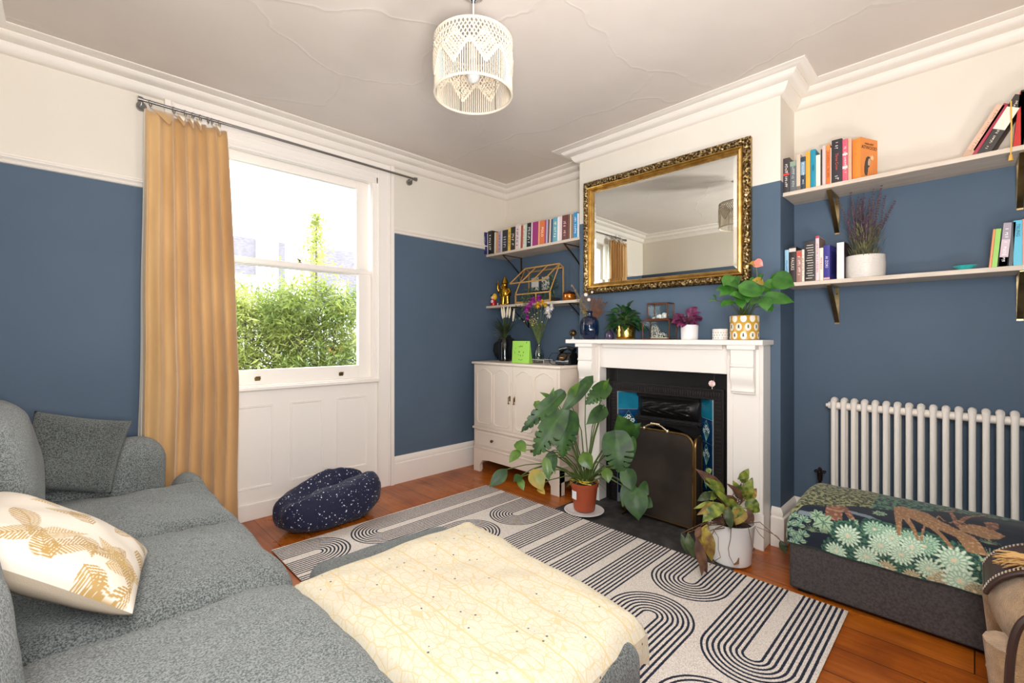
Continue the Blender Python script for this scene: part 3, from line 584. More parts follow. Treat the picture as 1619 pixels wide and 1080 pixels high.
# fern cushion
m, nt, p = nm('fern_print_cotton'); nt.links.new(nd(nt, 'ShaderNodeAttribute', attribute_name='print').outputs[0], p.inputs['Base Color']); p.inputs['Roughness'].default_value = .6
m_fern = m; m_linen = M('beige_linen', (176, 160, 140), .9, bump=.2, bs=300)
_ux = (Fv * .45 + Rv * .655 - Zv * .61).normalized(); _uy = Fv * .82 - Rv * .56; c = pt(230, 876, 1.40) - _ux * .2 - _uy * .18; t = thing('fern_cushion', tuple(c), 'cream cushion with gold fern print and beige back, leaning on the middle seat', 'cushion')
A = frame(_ux, _uy)
def fern():
    mb = MB(); N = 220; w, h, th = .41, .37, .14
    for sg in (-1, 1):
        def fn(a, b, sg=sg):
            u_, v_ = a * 2 - 1, b * 2 - 1; e = (max(0, 1 - abs(u_) ** 2.6) * max(0, 1 - abs(v_) ** 2.6)) ** .42
            return c + A @ V3((u_ * w / 2 * (1 - .05 * (1 - v_ * v_)), v_ * h / 2 * (1 - .05 * (1 - u_ * u_)), sg * th / 2 * e + .01 * noise.noise(V3((u_ * 2, v_ * 2, sg * 3))) * e))
        mb.grid(fn, N, N, mi=0 if sg > 0 else 1)
    return mb
import numpy as np
fm = fern(); o = build('cover', fm, [m_fern, m_linen], t)
uu, vv_ = np.meshgrid(np.linspace(-1, 1, 221), np.linspace(-1, 1, 221), indexing='ij'); fx = np.concatenate([uu.ravel()] * 2) * .20; fy = np.concatenate([vv_.ravel()] * 2) * .18
fc = np.tile(np.array(srgb(220, 208, 192)[:3]), (len(fx), 1)); rf_ = random.Random(17)
for k in range(24):
    cx, cy_ = rf_.uniform(-.2, .2), rf_.uniform(-.18, .18); an = rf_.choice((.5, 2.3, 3.9, 5.4)) + rf_.uniform(-.3, .3); L = rf_.uniform(.09, .14); dx_, dy2 = math.cos(an), math.sin(an)
    px_, py_ = fx - cx, fy - cy_; t_ = (px_ * dx_ + py_ * dy2) / L; d_ = -px_ * dy2 + py_ * dx_ - .012 * np.sin(np.clip(t_, 0, 1) * 3); ad_ = np.abs(d_)
    env = ad_ < .026 * np.sin(np.clip(t_, 0, 1) ** .7 * PI) ; lf_m_ = ((t_ * L - ad_ * .8) / .0078) % 1 < .6; mk_ = (t_ > 0) & (t_ < 1) & env & (lf_m_ | (ad_ < .0012))
    fc[mk_] = srgb(*((172, 138, 78) if k % 3 else (192, 160, 100)))[:3]
ca = o.data.color_attributes.new('print', 'FLOAT_COLOR', 'POINT'); ca.data.foreach_set('color', np.hstack([fc, np.ones((len(fc), 1))]).astype(np.float32).ravel())
# blanket
m, nt, p = nm('yellow_line_print_cotton')
cc = coord(nt, 'Object'); nz = nd(nt, 'ShaderNodeTexNoise', {'Vector': cc, 'Scale': 3.0, 'Detail': 2}); ad = nd(nt, 'ShaderNodeVectorMath', {0: cc, 1: nd(nt, 'ShaderNodeVectorMath', {0: nz.outputs[1], 1: (.03, .03, .03)}, operation='MULTIPLY').outputs[0]}, operation='ADD')
v1 = nd(nt, 'ShaderNodeTexVoronoi', {'Vector': nd(nt, 'ShaderNodeMapping', {'Vector': ad.outputs[0], 'Scale': (2.2, 1, 1)}).outputs[0], 'Scale': 22.0}, feature='DISTANCE_TO_EDGE'); l1 = mt('MULTIPLY', mt('LESS_THAN', v1.outputs[0], .04), .8)
v3 = nd(nt, 'ShaderNodeTexVoronoi', {'Vector': nd(nt, 'ShaderNodeMapping', {'Vector': ad.outputs[0], 'Scale': (1, 3.0, 1)}).outputs[0], 'Scale': 36.0}, feature='DISTANCE_TO_EDGE'); l2 = mt('MULTIPLY', mt('LESS_THAN', v3.outputs[0], .05), .5)
sp = nd(nt, 'ShaderNodeSeparateXYZ', {0: ad.outputs[0]}); l3 = mt('MULTIPLY', mt('LESS_THAN', mt('FRACT', mt('MULTIPLY', sp.outputs[0], 9.0)), .05), .9)
ll = mt('MULTIPLY', mt('MAXIMUM', mt('MAXIMUM', l1, l2), l3), .55)
x = nd(nt, 'ShaderNodeMix', {0: ll, 6: srgb(208, 200, 180), 7: srgb(206, 166, 72)}, data_type='RGBA')
v2 = nd(nt, 'ShaderNodeTexVoronoi', {'Vector': cc, 'Scale': 26.0, 'Randomness': 1.0}); dt = mt('LESS_THAN', v2.outputs[0], .085)
x2 = nd(nt, 'ShaderNodeMix', {0: dt, 6: x.outputs[2], 7: srgb(88, 92, 100)}, data_type='RGBA'); nt.links.new(x2.outputs[2], p.inputs['Base Color']); p.inputs['Roughness'].default_value = .85
def blanket_pt(a, b, up=0):
    # corners: near sofa-left, far-left, far-right, near-right
    c00, c01, c11, c10 = V3((.56, .60, .452)), V3((.475, 1.455, .458)), V3((1.195, 1.47, .452)), V3((1.115, .615, .448))
    q = (c00 * (1 - a) + c10 * a) * (1 - b) + (c01 * (1 - a) + c11 * a) * b
    e = min(a, 1 - a, b, 1 - b); q.z += .020 * min(1, e / .12) ** .6
    q.z += .010 * noise.noise(V3((q.x * 5, q.y * 5, 0))) + .005 * noise.noise(V3((q.x * 13, q.y * 13, 4)))
    k = max(0, .05 - e) / .05; q.z -= .035 * k * k
    return q
mb = MB().grid(lambda a, b: blanket_pt(a, b), 70, 80); 
def skirt(edge):
    def fn(a, b):
        e0 = {0: (0, a), 1: (1, a), 2: (a, 0), 3: (a, 1)}[edge]; q = blanket_pt(*e0).copy(); out = {0: V3((-1, 0, 0)), 1: V3((1, 0, 0)), 2: V3((0, -1, 0)), 3: V3((0, 1, 0))}[edge]
        drop = {0: .03, 1: .09, 2: .11, 3: .012}[edge] * (.75 + .5 * noise.noise(V3((a * 6, edge, 0)))); q = q + out * (.006 * math.sin(b * PI / 2) + .006 * noise.noise(V3((a * 14, b * 2, edge))) * b) ; q.z -= drop * b; return q
    return fn
for e in range(4): mb.grid(skirt(e), 70, 6)
bl = thing('blanket', (.83, 1.05, .45), 'cream cotton blanket with yellow line print spread over the footstool', 'blanket'); o = build('cloth', mb, m, bl, angle=180)
q = MB().tube([blanket_pt(0, 1), V3((.462, 1.445, .452)), V3((.452, 1.43, .452)), V3((.447, 1.42, .455))], [.006, .008, .006, .003], 6); build('corner_tie', q, m, bl)
# ---------------------------------------------------------------- bean bag
m, nt, p = nm('navy_star_cotton'); cc = coord(nt); v1 = nd(nt, 'ShaderNodeTexVoronoi', {'Vector': cc, 'Scale': 36.0}); v2 = nd(nt, 'ShaderNodeTexVoronoi', {'Vector': cc, 'Scale': 60.0})
dt = mt('MAXIMUM', mt('LESS_THAN', v1.outputs[0], .15), mt('MULTIPLY', mt('LESS_THAN', v2.outputs[0], .15), .7)); x = nd(nt, 'ShaderNodeMix', {0: dt, 6: srgb(14, 18, 52), 7: srgb(225, 228, 236)}, data_type='RGBA'); nt.links.new(x.outputs[2], p.inputs['Base Color']); p.inputs['Roughness'].default_value = .8; p.inputs['Sheen Weight'].default_value = .08; _n3 = nd(nt, 'ShaderNodeTexNoise', {'Vector': cc, 'Scale': 9.0, 'Detail': 4, 'Distortion': 1.5}); nt.links.new(nd(nt, 'ShaderNodeBump', {'Strength': .8, 'Distance': .02, 'Height': _n3.outputs[0]}).outputs[0], p.inputs['Normal'])
bg = thing('bean_bag', (1.24, 2.98, 0), 'navy bean bag with white dots slumped on the floor below the window', 'bean bag')
def bag(a, b):
    th = a * 2 * PI; ph = b * PI; ct_, st_ = math.cos(th), math.sin(th)
    r_ = abs(math.sin(ph)) ** .38; k = (abs(ct_) ** 2.6 + abs(st_) ** 2.6) ** (-1 / 2.6); lx = ct_ * k * r_; ly = st_ * k * r_
    zz = .5 + .5 * math.copysign(abs(math.cos(ph)) ** .75, math.cos(ph))
    hgt = .255 + .035 * lx + .06 * math.exp(-((lx - .15) ** 2 / .3 + (ly - .45) ** 2 / .12)) + .03 * math.exp(-((lx - .85) ** 2 / .06 + (ly + .35) ** 2 / .12))
    hgt -= .075 * math.exp(-(((ly - .12 - .10 * lx) / .16) ** 2)) * max(0, min(1, (lx + .75) * 1.5)) + .05 * math.exp(-((lx + .6) ** 2 / .04 + (ly + .2) ** 2 / .05))
    nn = noise.noise(V3((lx * 2.5, ly * 2.5, zz * 2))); n2_ = noise.noise(V3((lx * 7, ly * 7, zz * 5)))
    q = V3((lx * .325, ly * .185, zz * hgt)); q.z += (.014 * nn + .006 * n2_) * (zz > .3); q.x *= 1 + .05 * nn + .015 * n2_; q.y *= 1 + .06 * nn
    if zz < .3: q.x *= 1 - .10 * (.3 - zz) / .3; q.y *= 1 - .10 * (.3 - zz) / .3
    return V3((1.235, 2.945, .0015)) + Matrix.Rotation(math.radians(0), 3, 'Z') @ q
o = build('cover', MB().grid(lambda a, b: bag(a, b), 72, 48, cu=True), m, bg, angle=180)
# ---------------------------------------------------------------- curtain, rod, rings
cr = thing('curtain_rod', (1.2, 3.27, 2.555), 'brushed steel curtain rod running above the window', 'curtain rod')
YR = 3.262; rl = at(226, 158, 1, YR); rr_ = at(655, 283, 1, YR); ZR = (rl.z + rr_.z) / 2
build('rod', MB().tube([(rl.x, YR, rl.z), (rr_.x, YR, rr_.z)], .0085, 12), m_steel, cr)
for q, e in ((rr_, 1), (rl, -1)):
    fn = MB(); fn.lathe([(0, -.016), (.014, -.016), (.017, 0), (.014, .016), (0, .016)], (0, 0, 0), 16) if False else fn.tube([(q.x - .0 * e, YR, q.z), (q.x + .022 * e, YR, q.z)], [.014, .016], 14)
    build('finial', fn, m_steel, cr)
for q in (rl, rr_): build('bracket', MB().tube([(q.x, YR, q.z), (q.x, YW, q.z)], .006, 8).tube([(q.x, YW - .022, q.z - .01), (q.x, YW, q.z - .01)], .024, 16), m_steel, cr)
def zrod(x): return rl.z + (rr_.z - rl.z) * (x - rl.x) / (rr_.x - rl.x)
ring_x = [xat(u, YR) for u in (237.5, 275, 293, 305, 317, 329, 335, 347)]
m_cur = M('mustard_velvet', (190, 148, 94), .8, col2=(206, 166, 112), ns=3, stretch=(3, 3, .6), sheen=.6, bump=.1, bs=300); m_lin = M('cream_curtain_lining', (232, 222, 204), .9)
ct = thing('curtain', (.52, 3.24, .02), 'mustard velvet curtain hanging from the rod at the left of the window', 'curtain')
RL_ = ['%s curtain ring from the left on the steel rod' % q for q in ('first', 'second', 'third', 'fourth', 'fifth', 'sixth', 'seventh', 'last')]
RL_[7] = 'rightmost curtain ring on the steel rod, at the window edge of the curtain'
for x in ring_x:
    zr = zrod(x); r_ = thing('curtain_ring', (x, YR, zr - .012), RL_[ring_x.index(x)], 'curtain ring', 'curtain rings on the rod')
    build('ring', MB().tube([(x + .008 * math.sin(k * PI / 8), YR + .0155 * math.sin(k * PI / 8), zr - .0075 + .0165 * math.cos(k * PI / 8)) for k in range(17)], .0026, 6, caps=False), m_steel, r_); build('eye', MB().tube([(x, YR, zr - .023), (x, YR, zr - .033)], .0015, 6), m_steel, r_)
# folds: hems at ring x positions; width from .31 to .735, widening to the bottom
# fold table: (x along rod 0..1, pushes toward room)
def cur(a, b, off=0):
    # a 0..1 across, b 0 top .. 1 bottom
    e0 = .318 + (.300 - .318) * b; e1 = .712 + (.775 - .712) * min(1, b * 1.6) ** .8
    x = e0 + (e1 - e0) * a
    nf = 7.2; ph = a * nf * 2 * PI + .5 * math.sin(a * 9) + .4 * b * math.sin(a * 14)
    wide = 1 - math.exp(-((a - .12) / .12) ** 2) * .8
    amp = (.030 + .012 * noise.noise(V3((a * 6, b * 1.5, 0)))) * (.5 + .5 * min(1, b * 6)) * wide
    y = YR + .012 - .022 - amp * math.sin(ph) * .9 - .03 * math.exp(-((a - .14) / .13) ** 2) - .010 * math.sin(a * PI) + .014 * noise.noise(V3((a * 5 + 3, b * 3, 2))) * b
    x += .010 * math.sin(ph * 1.0 + 1.2) * wide + .012 * noise.noise(V3((a * 3, b * 4, 7))) * b
    zt = zrod(x) - .034 - .010 * abs(math.sin(ph / 2)); 
    if a < .3: zt -= .012 * math.sin(a / .3 * PI)
    return V3((x, y + off, zt - .014 + (0.03 - zt) * b))
o = build('velvet', MB().grid(lambda a, b: cur(a, b), 260, 70), m_cur, ct, angle=180, solid=.003)
build('lining', MB().grid(lambda a, b: cur(a, b) + V3((-.012 * (1 - a) * (.3 + b), .024, .004)), 150, 30), m_lin, ct, angle=180)
hm = MB()      # turned-over heading folds
for i in range(len(ring_x) - 1):
    x0, x1 = ring_x[i], ring_x[i + 1]; big = i == 0; dp = .075 if big else .055; dz = .10 if big else .085
    if i in (4, 5): continue
    z0, z1 = zrod(x0) - .04, zrod(x1) - .036
    a_ = V3((x0, YR - .01, z0)); b_ = V3((x1, YR - .01, z1)); c_ = V3(((x0 * .3 + x1 * .7), YR - .065 - dp * .35, (z0 + z1) / 2 - dz)); d_ = V3(((x0 + x1) / 2, YR - .045, (z0 + z1) / 2 - .014))
    def tri(s, t, a_=a_, b_=b_, c_=c_, d_=d_):
        top = a_.lerp(d_, min(1, s * 2)) if s < .5 else d_.lerp(b_, s * 2 - 1); q = top.lerp(c_.lerp(top, .12), t); q.y -= .012 * math.sin(t * PI) ; return q
    build('heading_fold', MB().grid(tri, 12, 8), m_cur, ct, angle=180, solid=.004)
for i in (1, 2, 3, 6):
    hl = MB()
    x0, x1 = ring_x[i], ring_x[i + 1]; z = zrod(x0) - .04; hl.add([(x0 + .004, YR - .062, z - .004), (x1 - .004, YR - .062, z - .006), ((x0 * .4 + x1 * .6), YR - .096, z - .055)], [(0, 1, 2)])
    build('heading_lining', hl, m_lin, ct, solid=.003)
ls = MB().grid(lambda a, b: V3((.322 - .042 * b + a * .06, YR + .045 + .008 * math.sin(a * 9), 1.45 - 1.43 * b)), 10, 24); build('lining_edge', ls, m_lin, ct, angle=180, solid=.003)
# ---------------------------------------------------------------- mirror
MY, MZ = 1.535, 1.968; MW, MH = 1.205, .862
mr = thing('wall_mirror', (2.918, MY, MZ), 'large mirror in an ornate antique gold frame above the mantel', 'mirror', rot=(0, 0, math.radians(MIRR)) if 'MIRR' in globals() else (0, 0, math.radians(.9)))
def rect_sweep(prof, w_, h_, step=None, disp=None):
    # local: x depth (toward room negative), y width, z height; profile (inset, depth)
    mb = MB(); pts = [(-w_ / 2, -h_ / 2), (w_ / 2, -h_ / 2), (w_ / 2, h_ / 2), (-w_ / 2, h_ / 2)]
    dirs = [(1, 1), (-1, 1), (-1, -1), (1, -1)]
    for i in range(4):
        p0, p1, d0, d1 = pts[i], pts[(i + 1) % 4], dirs[i], dirs[(i + 1) % 4]; L = math.hypot(p1[0] - p0[0], p1[1] - p0[1]); n = max(1, int(L / step)) if step else 1
        def P(k, j):
            t = k / n; o, d = prof[j]; a = (p0[0] + d0[0] * o, p0[1] + d0[1] * o); b = (p1[0] + d1[0] * o, p1[1] + d1[1] * o); y = a[0] + (b[0] - a[0]) * t; z = a[1] + (b[1] - a[1]) * t
            dx = disp(y, z, j / (len(prof) - 1)) if disp else 0
            return (-(d + dx), y, z)
        m = len(prof); vs = [P(k, j) for k in range(n + 1) for j in range(m)]; mb.add(vs, [(k * m + j, (k + 1) * m + j, (k + 1) * m + j + 1, k * m + j + 1) for k in range(n) for j in range(m - 1)])
    return mb
def orn(y, z, t):
    w_ = math.sin(PI * t); v = noise.noise(V3((y * 55, z * 55, 0))); v2 = math.sin(y * 95 + 3 * math.sin(z * 70)) * math.sin(z * 95 + 2 * math.sin(y * 60)); return (.006 * abs(v) * 2 + .0045 * v2) * w_
m, nt, p = nm('antique_gold_relief'); cc = coord(nt); n_ = nd(nt, 'ShaderNodeTexNoise', {'Vector': cc, 'Scale': 75.0, 'Detail': 3}); nt.links.new(ramp(nt, n_.outputs[0], [(.40, srgb(52, 40, 24)), (.54, srgb(134, 106, 62)), (.66, srgb(222, 200, 150))]), p.inputs['Base Color']); p.inputs['Metallic'].default_value = .85; p.inputs['Roughness'].default_value = .34
b_ = nd(nt, 'ShaderNodeBump', {'Strength': .8, 'Distance': .005, 'Height': n_.outputs[0]}); nt.links.new(b_.outputs[0], p.inputs['Normal']); m_orn = m
m_gold = M('gilt_moulding', (222, 188, 116), .3, metal=1, col2=(190, 150, 80), ns=20)
pr = [(.0, .0)] + [(.046 * k / 10, .024 + .013 * math.sin(PI * k / 10) ** .8) for k in range(11)]
build('ornate_frame', rect_sweep(pr, MW, MH, .006, orn), m_orn, mr, local=True, angle=180)
build('inner_moulding', rect_sweep([(.044, .026), (.047, .031), (.052, .030), (.056, .022), (.066, .026), (.070, .022), (.074, .012), (.078, .009), (.080, .004)], MW, MH), m_gold, mr, local=True)
bd_ = MB()
for k in range(2):
    for i in range(150): bd_.ball((-.0145, -MW / 2 + .077 + (MW - .154) * i / 149, (MH / 2 - .077) * (1 if k else -1)), .0034, 5)
    for i in range(100): bd_.ball((-.0145, (MW / 2 - .077) * (1 if k else -1), -MH / 2 + .077 + (MH - .154) * i / 99), .0034, 5)
build('bead_trim', bd_, m_gold, mr, local=True)
build('frame_edge', rect_sweep([(0, -.012), (0, .024)], MW, MH), m_gold, mr, local=True)
mg = M('silvered_glass', (238, 242, 238), .0, metal=1); g = MB(); gw, gh, bv = MW / 2 - .079, MH / 2 - .079, .024
g.add([(-.006, -gw + bv, -gh + bv), (-.006, gw - bv, -gh + bv), (-.006, gw - bv, gh - bv), (-.006, -gw + bv, gh - bv), (-.0035, -gw, -gh), (-.0035, gw, -gh), (-.0035, gw, gh), (-.0035, -gw, gh)], [(0, 1, 2, 3), (0, 1, 5, 4), (1, 2, 6, 5), (2, 3, 7, 6), (3, 0, 4, 7)])
build('mirror_glass', g, mg, mr, local=True, smooth=False)
build('backing', MB().box(-.002, .012, -MW / 2 + .01, MW / 2 - .01, -MH / 2 + .01, MH / 2 - .01), M('mirror_backing', (60, 46, 32), .8), mr, local=True, smooth=False)
# ---------------------------------------------------------------- pendant lamp
LX, LY = 1.263, 1.521; LR, LZ0, LZ1 = .166, 2.25, 2.475
lp = thing('pendant_lamp', (LX, LY, 2.69), 'round cream macrame drum pendant lamp hanging from the ceiling', 'pendant lamp')
build('ceiling_rose', MB().lathe([(0, -.002), (.045, -.002), (.045, -.012), (.02, -.024), (.008, -.04), (0, -.04)], (LX, LY, ZC), 24), M('chrome', (210, 208, 206), .15, metal=1), lp)
build('cord', MB().tube([(LX, LY, ZC - .03), (LX, LY, 2.42)], .0032, 8), M('white_flex', (232, 228, 222), .5), lp)
m_rope = M('cotton_macrame', (212, 199, 178), .9, bump=.5, bs=260, dist=.001)
mb = MB()
def cy(a, z, r=LR): return (LX + r * math.cos(a), LY + r * math.sin(a), z)
NZ = 8; H = LZ1 - LZ0
def zig(a): # lower border of lattice: zigzag
    t = (a / (2 * PI) * NZ) % 1; return LZ0 + H * (.26 + .40 * abs(2 * t - 1))
ND = 60
for k in range(ND):
    for s_ in (1, -1):
        pts = []
        for i in range(15):
            z = LZ1 - .006 - (H - .01) * i / 14; a = 2 * PI * k / ND + s_ * (LZ1 - z) / H * .85
            if z < zig(a) - .01: break
            pts.append(cy(a, z, LR + .002 * s_ * (1 if i % 2 else -1)))
        if len(pts) > 1: mb.tube(pts, .0034, 4, caps=False)
for k in range(112):
    a = 2 * PI * k / 112; z1 = zig(a); mb.tube([cy(a, z1), cy(a, LZ0 + .004, LR + .001)], .0026, 4, caps=False)
for r_, dz in ((LR + .004, 0), (LR + .003, -.008)):
    mb.tube([cy(2 * PI * i / 192, zig(2 * PI * i / 192) + dz, r_) for i in range(193)], .0042, 5, caps=False)
mb.tube([cy(2 * PI * i / 192, LZ0 + H * .9 - (zig(2 * PI * i / 192) - LZ0) * .55, LR + .004) for i in range(193)], .0036, 5, caps=False)
for k in range(NZ): # dense rhombus knots inside upper diamonds
    for i in range(7):
        for j in range(7):
            da = (i - j) * .043; dz = (i + j) * .0095; a = 2 * PI * (k + .5) / NZ + da; z = LZ0 + H * .30 + dz
            if z < LZ1 - .03 and z > zig(a): mb.ball(cy(a, z + .006, LR + .003), (.006, .006, .005), 5)
build('shade', mb, m_rope, lp, angle=180)
for z in (LZ0, LZ1): build('shade_ring', MB().tube([cy(2 * PI * i / 64, z, LR) for i in range(65)], .0055, 8, caps=False), m_rope, lp)
sp_ = MB()
for k in range(3): sp_.tube([cy(k * 2 * PI / 3 + .3, LZ1 - .01, LR), (LX, LY, LZ1 - .03)], .0015, 5)
for k in range(6): sp_.tube([cy(k * PI / 3 + .2, LZ1, LR - .004), cy(k * PI / 3 + .2, LZ0, LR - .004)], .0012, 5)
build('spider', sp_, m_steel, lp)
build('lamp_holder', MB().tube([(LX, LY, 2.46), (LX, LY, 2.40)], .018, 12), M('white_plastic', (225, 222, 216), .4), lp)
build('bulb', MB().lathe([(.012, 0), (.014, -.02), (.028, -.05), (.031, -.07), (.024, -.092), (.010, -.102), (0, -.104)], (LX, LY, 2.405), 20), M('frosted_bulb', (206, 204, 200), .2), lp)
# ---------------------------------------------------------------- radiator
m_rad = M('radiator_white_enamel', (240, 232, 222), .45)
rd = thing('column_radiator', (3.11, .10, .12), 'white two column radiator on the blue wall behind the patterned ottoman', 'radiator')
RZ0, RZ1 = .15, .862; us = [1317.7, 1332.8, 1348.8, 1365.7, 1382, 1399.4, 1417.7, 1436, 1455, 1475, 1495, 1516, 1537, 1559, 1582, 1605]
y_a = yat(1317.7, 3.075); y_b = yat(1605, 3.075); sp0 = (y_a - y_b) / 15
for k in range(20):
    y = y_a - sp0 * k; q = MB()
    if y < YB + .06: break
    for x in (3.075, 3.135): q.tube([(x, y, RZ0 + .03), (x, y, RZ1 - .045)], .0125, 12)
    q.tube([(3.075, y, RZ1 - .05), (3.076, y, RZ1 - .022), (3.088, y, RZ1 - .014), (3.105, y, RZ1 - .011), (3.122, y, RZ1 - .014), (3.134, y, RZ1 - .022), (3.135, y, RZ1 - .05)], [.0125, .0145, .016, .016, .016, .0145, .0125], 12)
    q.tube([(3.075, y, RZ0 + .05), (3.085, y, RZ0 + .02), (3.105, y, RZ0 + .014), (3.125, y, RZ0 + .02), (3.135, y, RZ0 + .05)], [.0125, .016, .017, .016, .0125], 12)
    build('column', q, m_rad, rd)
build('header_pipe', MB().tube([(3.105, y_a + .02, RZ1 - .045), (3.105, YB + .04, RZ1 - .045)], .020, 14), m_rad, rd); build('header_pipe', MB().tube([(3.105, y_a + .02, RZ0 + .035), (3.105, YB + .04, RZ0 + .035)], .018, 14), m_rad, rd)
build('end_plug', MB().tube([(3.105, y_a + .012, RZ1 - .045), (3.105, y_a + .030, RZ1 - .045)], [.024, .017], 8).tube([(3.105, y_a + .030, RZ1 - .045), (3.105, y_a + .040, RZ1 - .045)], .010, 6), m_rad, rd)
vx = pt(1293, 757, 2.47)
m_brz = M('dark_bronze_valve', (52, 40, 34), .35, metal=.8)
q = MB().tube([(3.105, y_a + .07, 0.0), (3.105, y_a + .07, .40)], .008, 8).tube([(3.105, y_a + .07, .38), (3.105, y_a + .07, .425)], .013, 10).ball((3.105, y_a + .07, .445), .010, 8)
for k in range(6): q.ball((3.105 + .022 * math.cos(k * PI / 3), y_a + .07 + .022 * math.sin(k * PI / 3), .43), (.010, .010, .007), 8)
build('valve', q, m_brz, rd)
# ---------------------------------------------------------------- ottoman
ot = thing('storage_ottoman', (2.7, .15, 0), 'long dark grey storage ottoman with a woodland and deer tapestry lid, under the radiator', 'ottoman')
OX_0, OX_1, OY_0, OY_1 = 2.455, 2.975, -.34, .618
m_ob = M('charcoal_weave', (58, 53, 52), .9, col2=(78, 72, 70), ns=120, bump=.4, bs=300, stretch=(1, 1, 1))
build('box', MB().box(OX_0, OX_1, OY_0, OY_1, .02, .27), m_ob, ot, bevel=.012)
for fx in (OX_0 + .03, OX_1 - .08):
    for fy in (OY_0 + .03, OY_1 - .08): build('foot', MB().box(fx, fx + .05, fy, fy + .05, 0, .03), m_black, ot)
m, nt, p = nm('woodland_tapestry'); at_ = nd(nt, 'ShaderNodeAttribute', attribute_name='print'); nt.links.new(at_.outputs[0], p.inputs['Base Color']); p.inputs['Roughness'].default_value = .85; p.inputs['Sheen Weight'].default_value = .1; m_tap = m
def lid(a, b):
    # a along y, b around: from front hem up over the top to the back hem
    y = OY_0 - .006 + (OY_1 - OY_0 + .012) * a
    pts = [(OX_0 - .010, .232), (OX_0 - .014, .30), (OX_0 - .008, .35), (OX_0 + .025, .395), (OX_0 + .08, .418), ((OX_0 + OX_1) / 2, .435), (OX_1 - .07, .42), (OX_1 - .01, .38), (OX_1 + .008, .30), (OX_1 + .008, .24)]
    t = b * (len(pts) - 1); i = min(int(t), len(pts) - 2); f_ = t - i
    p0 = pts[max(i - 1, 0)]; p1 = pts[i]; p2 = pts[i + 1]; p3 = pts[min(i + 2, len(pts) - 1)]
    cr_ = lambda k: .5 * (2 * p1[k] + (p2[k] - p0[k]) * f_ + (2 * p0[k] - 5 * p1[k] + 4 * p2[k] - p3[k]) * f_ ** 2 + (3 * p1[k] - p0[k] - 3 * p2[k] + p3[k]) * f_ ** 3)
    x, z = cr_(0), cr_(1); e = min(a, 1 - a) * (OY_1 - OY_0); k = max(0, 1 - e / .06); z2 = z - (max(0, z - .26)) * .32 * k ** 2.5; x = x + (2.7 - x) * .02 * k
    z2 += .004 * noise.noise(V3((x * 9, y * 9, 0))) + (.008 * noise.noise(V3((y * 7, 0, 3))) if b < .02 or b > .98 else 0)
    return V3((x, y, z2))

import numpy as np
NA, NBv = 330, 250
mb = MB().grid(lid, NA, NBv); NL = len(mb.v)
prof_s = [0.0]
for j in range(NBv): prof_s.append(prof_s[-1] + (lid(.5, (j + 1) / NBv) - lid(.5, j / NBv)).length)
for a_ in (0, 1):
    def endcap(s_, t_, a_=a_):
        top = lid(a_, s_); return V3((top.x, top.y + (.004 if a_ else -.004) * math.sin(t_ * PI), top.z + (.235 - top.z) * t_))
    mb.grid(endcap, 60, 12)
vv = np.array(mb.v); Yg = vv[:, 1].copy(); Sg = np.zeros(len(vv)); Sg[:NL] = np.tile(np.array(prof_s), NA + 1)
Sg[NL:] = np.interp(vv[NL:, 0], [OX_0 - .014, OX_0 + .08, OX_1], [.1, .26, .66]) - 0.0; Yg[NL:] = vv[NL:, 1] + (.43 - vv[NL:, 2]) * .9
s_top0 = float(np.interp(0, [0], [0])); S80 = None
for j in range(NBv):
    if lid(.5, j / NBv).x > OX_0 + .08: S80 = prof_s[j]; break
def lys(cx, cy_):   # a spot on the lid: (y, arc length) of a point seen at picture pixel
    u, v = 1220 + cx / 4.058, 740 + cy_ / 4.058
    q = at(u, v, 2, .425)
    if q.x > OX_0 + .05: return (q.y, S80 + q.x - OX_0 - .08)
    q2 = at(u, v, 0, OX_0 - .006)
    if q2.z < .37: return (q2.y, q2.z - .232)
    return (q.y * .5 + q2.y * .5, .155)
rng = np.random.RandomState(3)
def C3(r, g, b): return np.array(srgb(r, g, b)[:3])
col = np.tile(C3(14, 26, 42), (len(vv), 1))
def nz_(sc, sd=0): 
    return np.array([noise.noise(V3((y * sc + sd, s_ * sc, sd))) for y, s_ in zip(Yg, Sg)])
n1 = nz_(7, 1); n2 = nz_(60, 2); n3 = nz_(110, 5)
canopy = Sg > (lys(400, 240)[1] + (Yg - lys(400, 240)[0]) * ((lys(1500, 330)[1] - lys(400, 240)[1]) / (lys(1500, 330)[0] - lys(400, 240)[0])) + n1 * .06)
grn = (Yg < .33)[:, None]
cl = np.where(n2[:, None] > .05, np.where(grn, C3(92, 128, 104), C3(150, 150, 108)), np.where(n3[:, None] > 0, np.where(grn, C3(46, 84, 80), C3(96, 100, 66)), C3(24, 38, 40)))
col[canopy] = cl[canopy]
def paint(mask, c): col[mask] = c if np.ndim(c) == 1 else c[mask]
def seg_mask(p, q, w0, w1):
    p = np.array(p); q = np.array(q); d = q - p; L = d @ d; t = np.clip(((Yg - p[0]) * d[0] + (Sg - p[1]) * d[1]) / L, 0, 1)
    return np.hypot(Yg - p[0] - t * d[0], Sg - p[1] - t * d[1]) < (w0 + (w1 - w0) * t)
def poly_mask(pts):
    P_ = [lys(*q) for q in pts]; ins = np.zeros(len(Yg), bool); j = len(P_) - 1
    for i in range(len(P_)):
        yi, si = P_[i]; yj, sj = P_[j]; c_ = ((si > Sg) != (sj > Sg)) & (Yg < (yj - yi) * (Sg - si) / (sj - si + 1e-12) + yi); ins ^= c_; j = i
    return ins
brk = np.where(n2[:, None] > .1, C3(170, 122, 96), C3(120, 82, 64)); tan = np.where(n3[:, None] > .25, C3(190, 150, 112), C3(152, 114, 80))
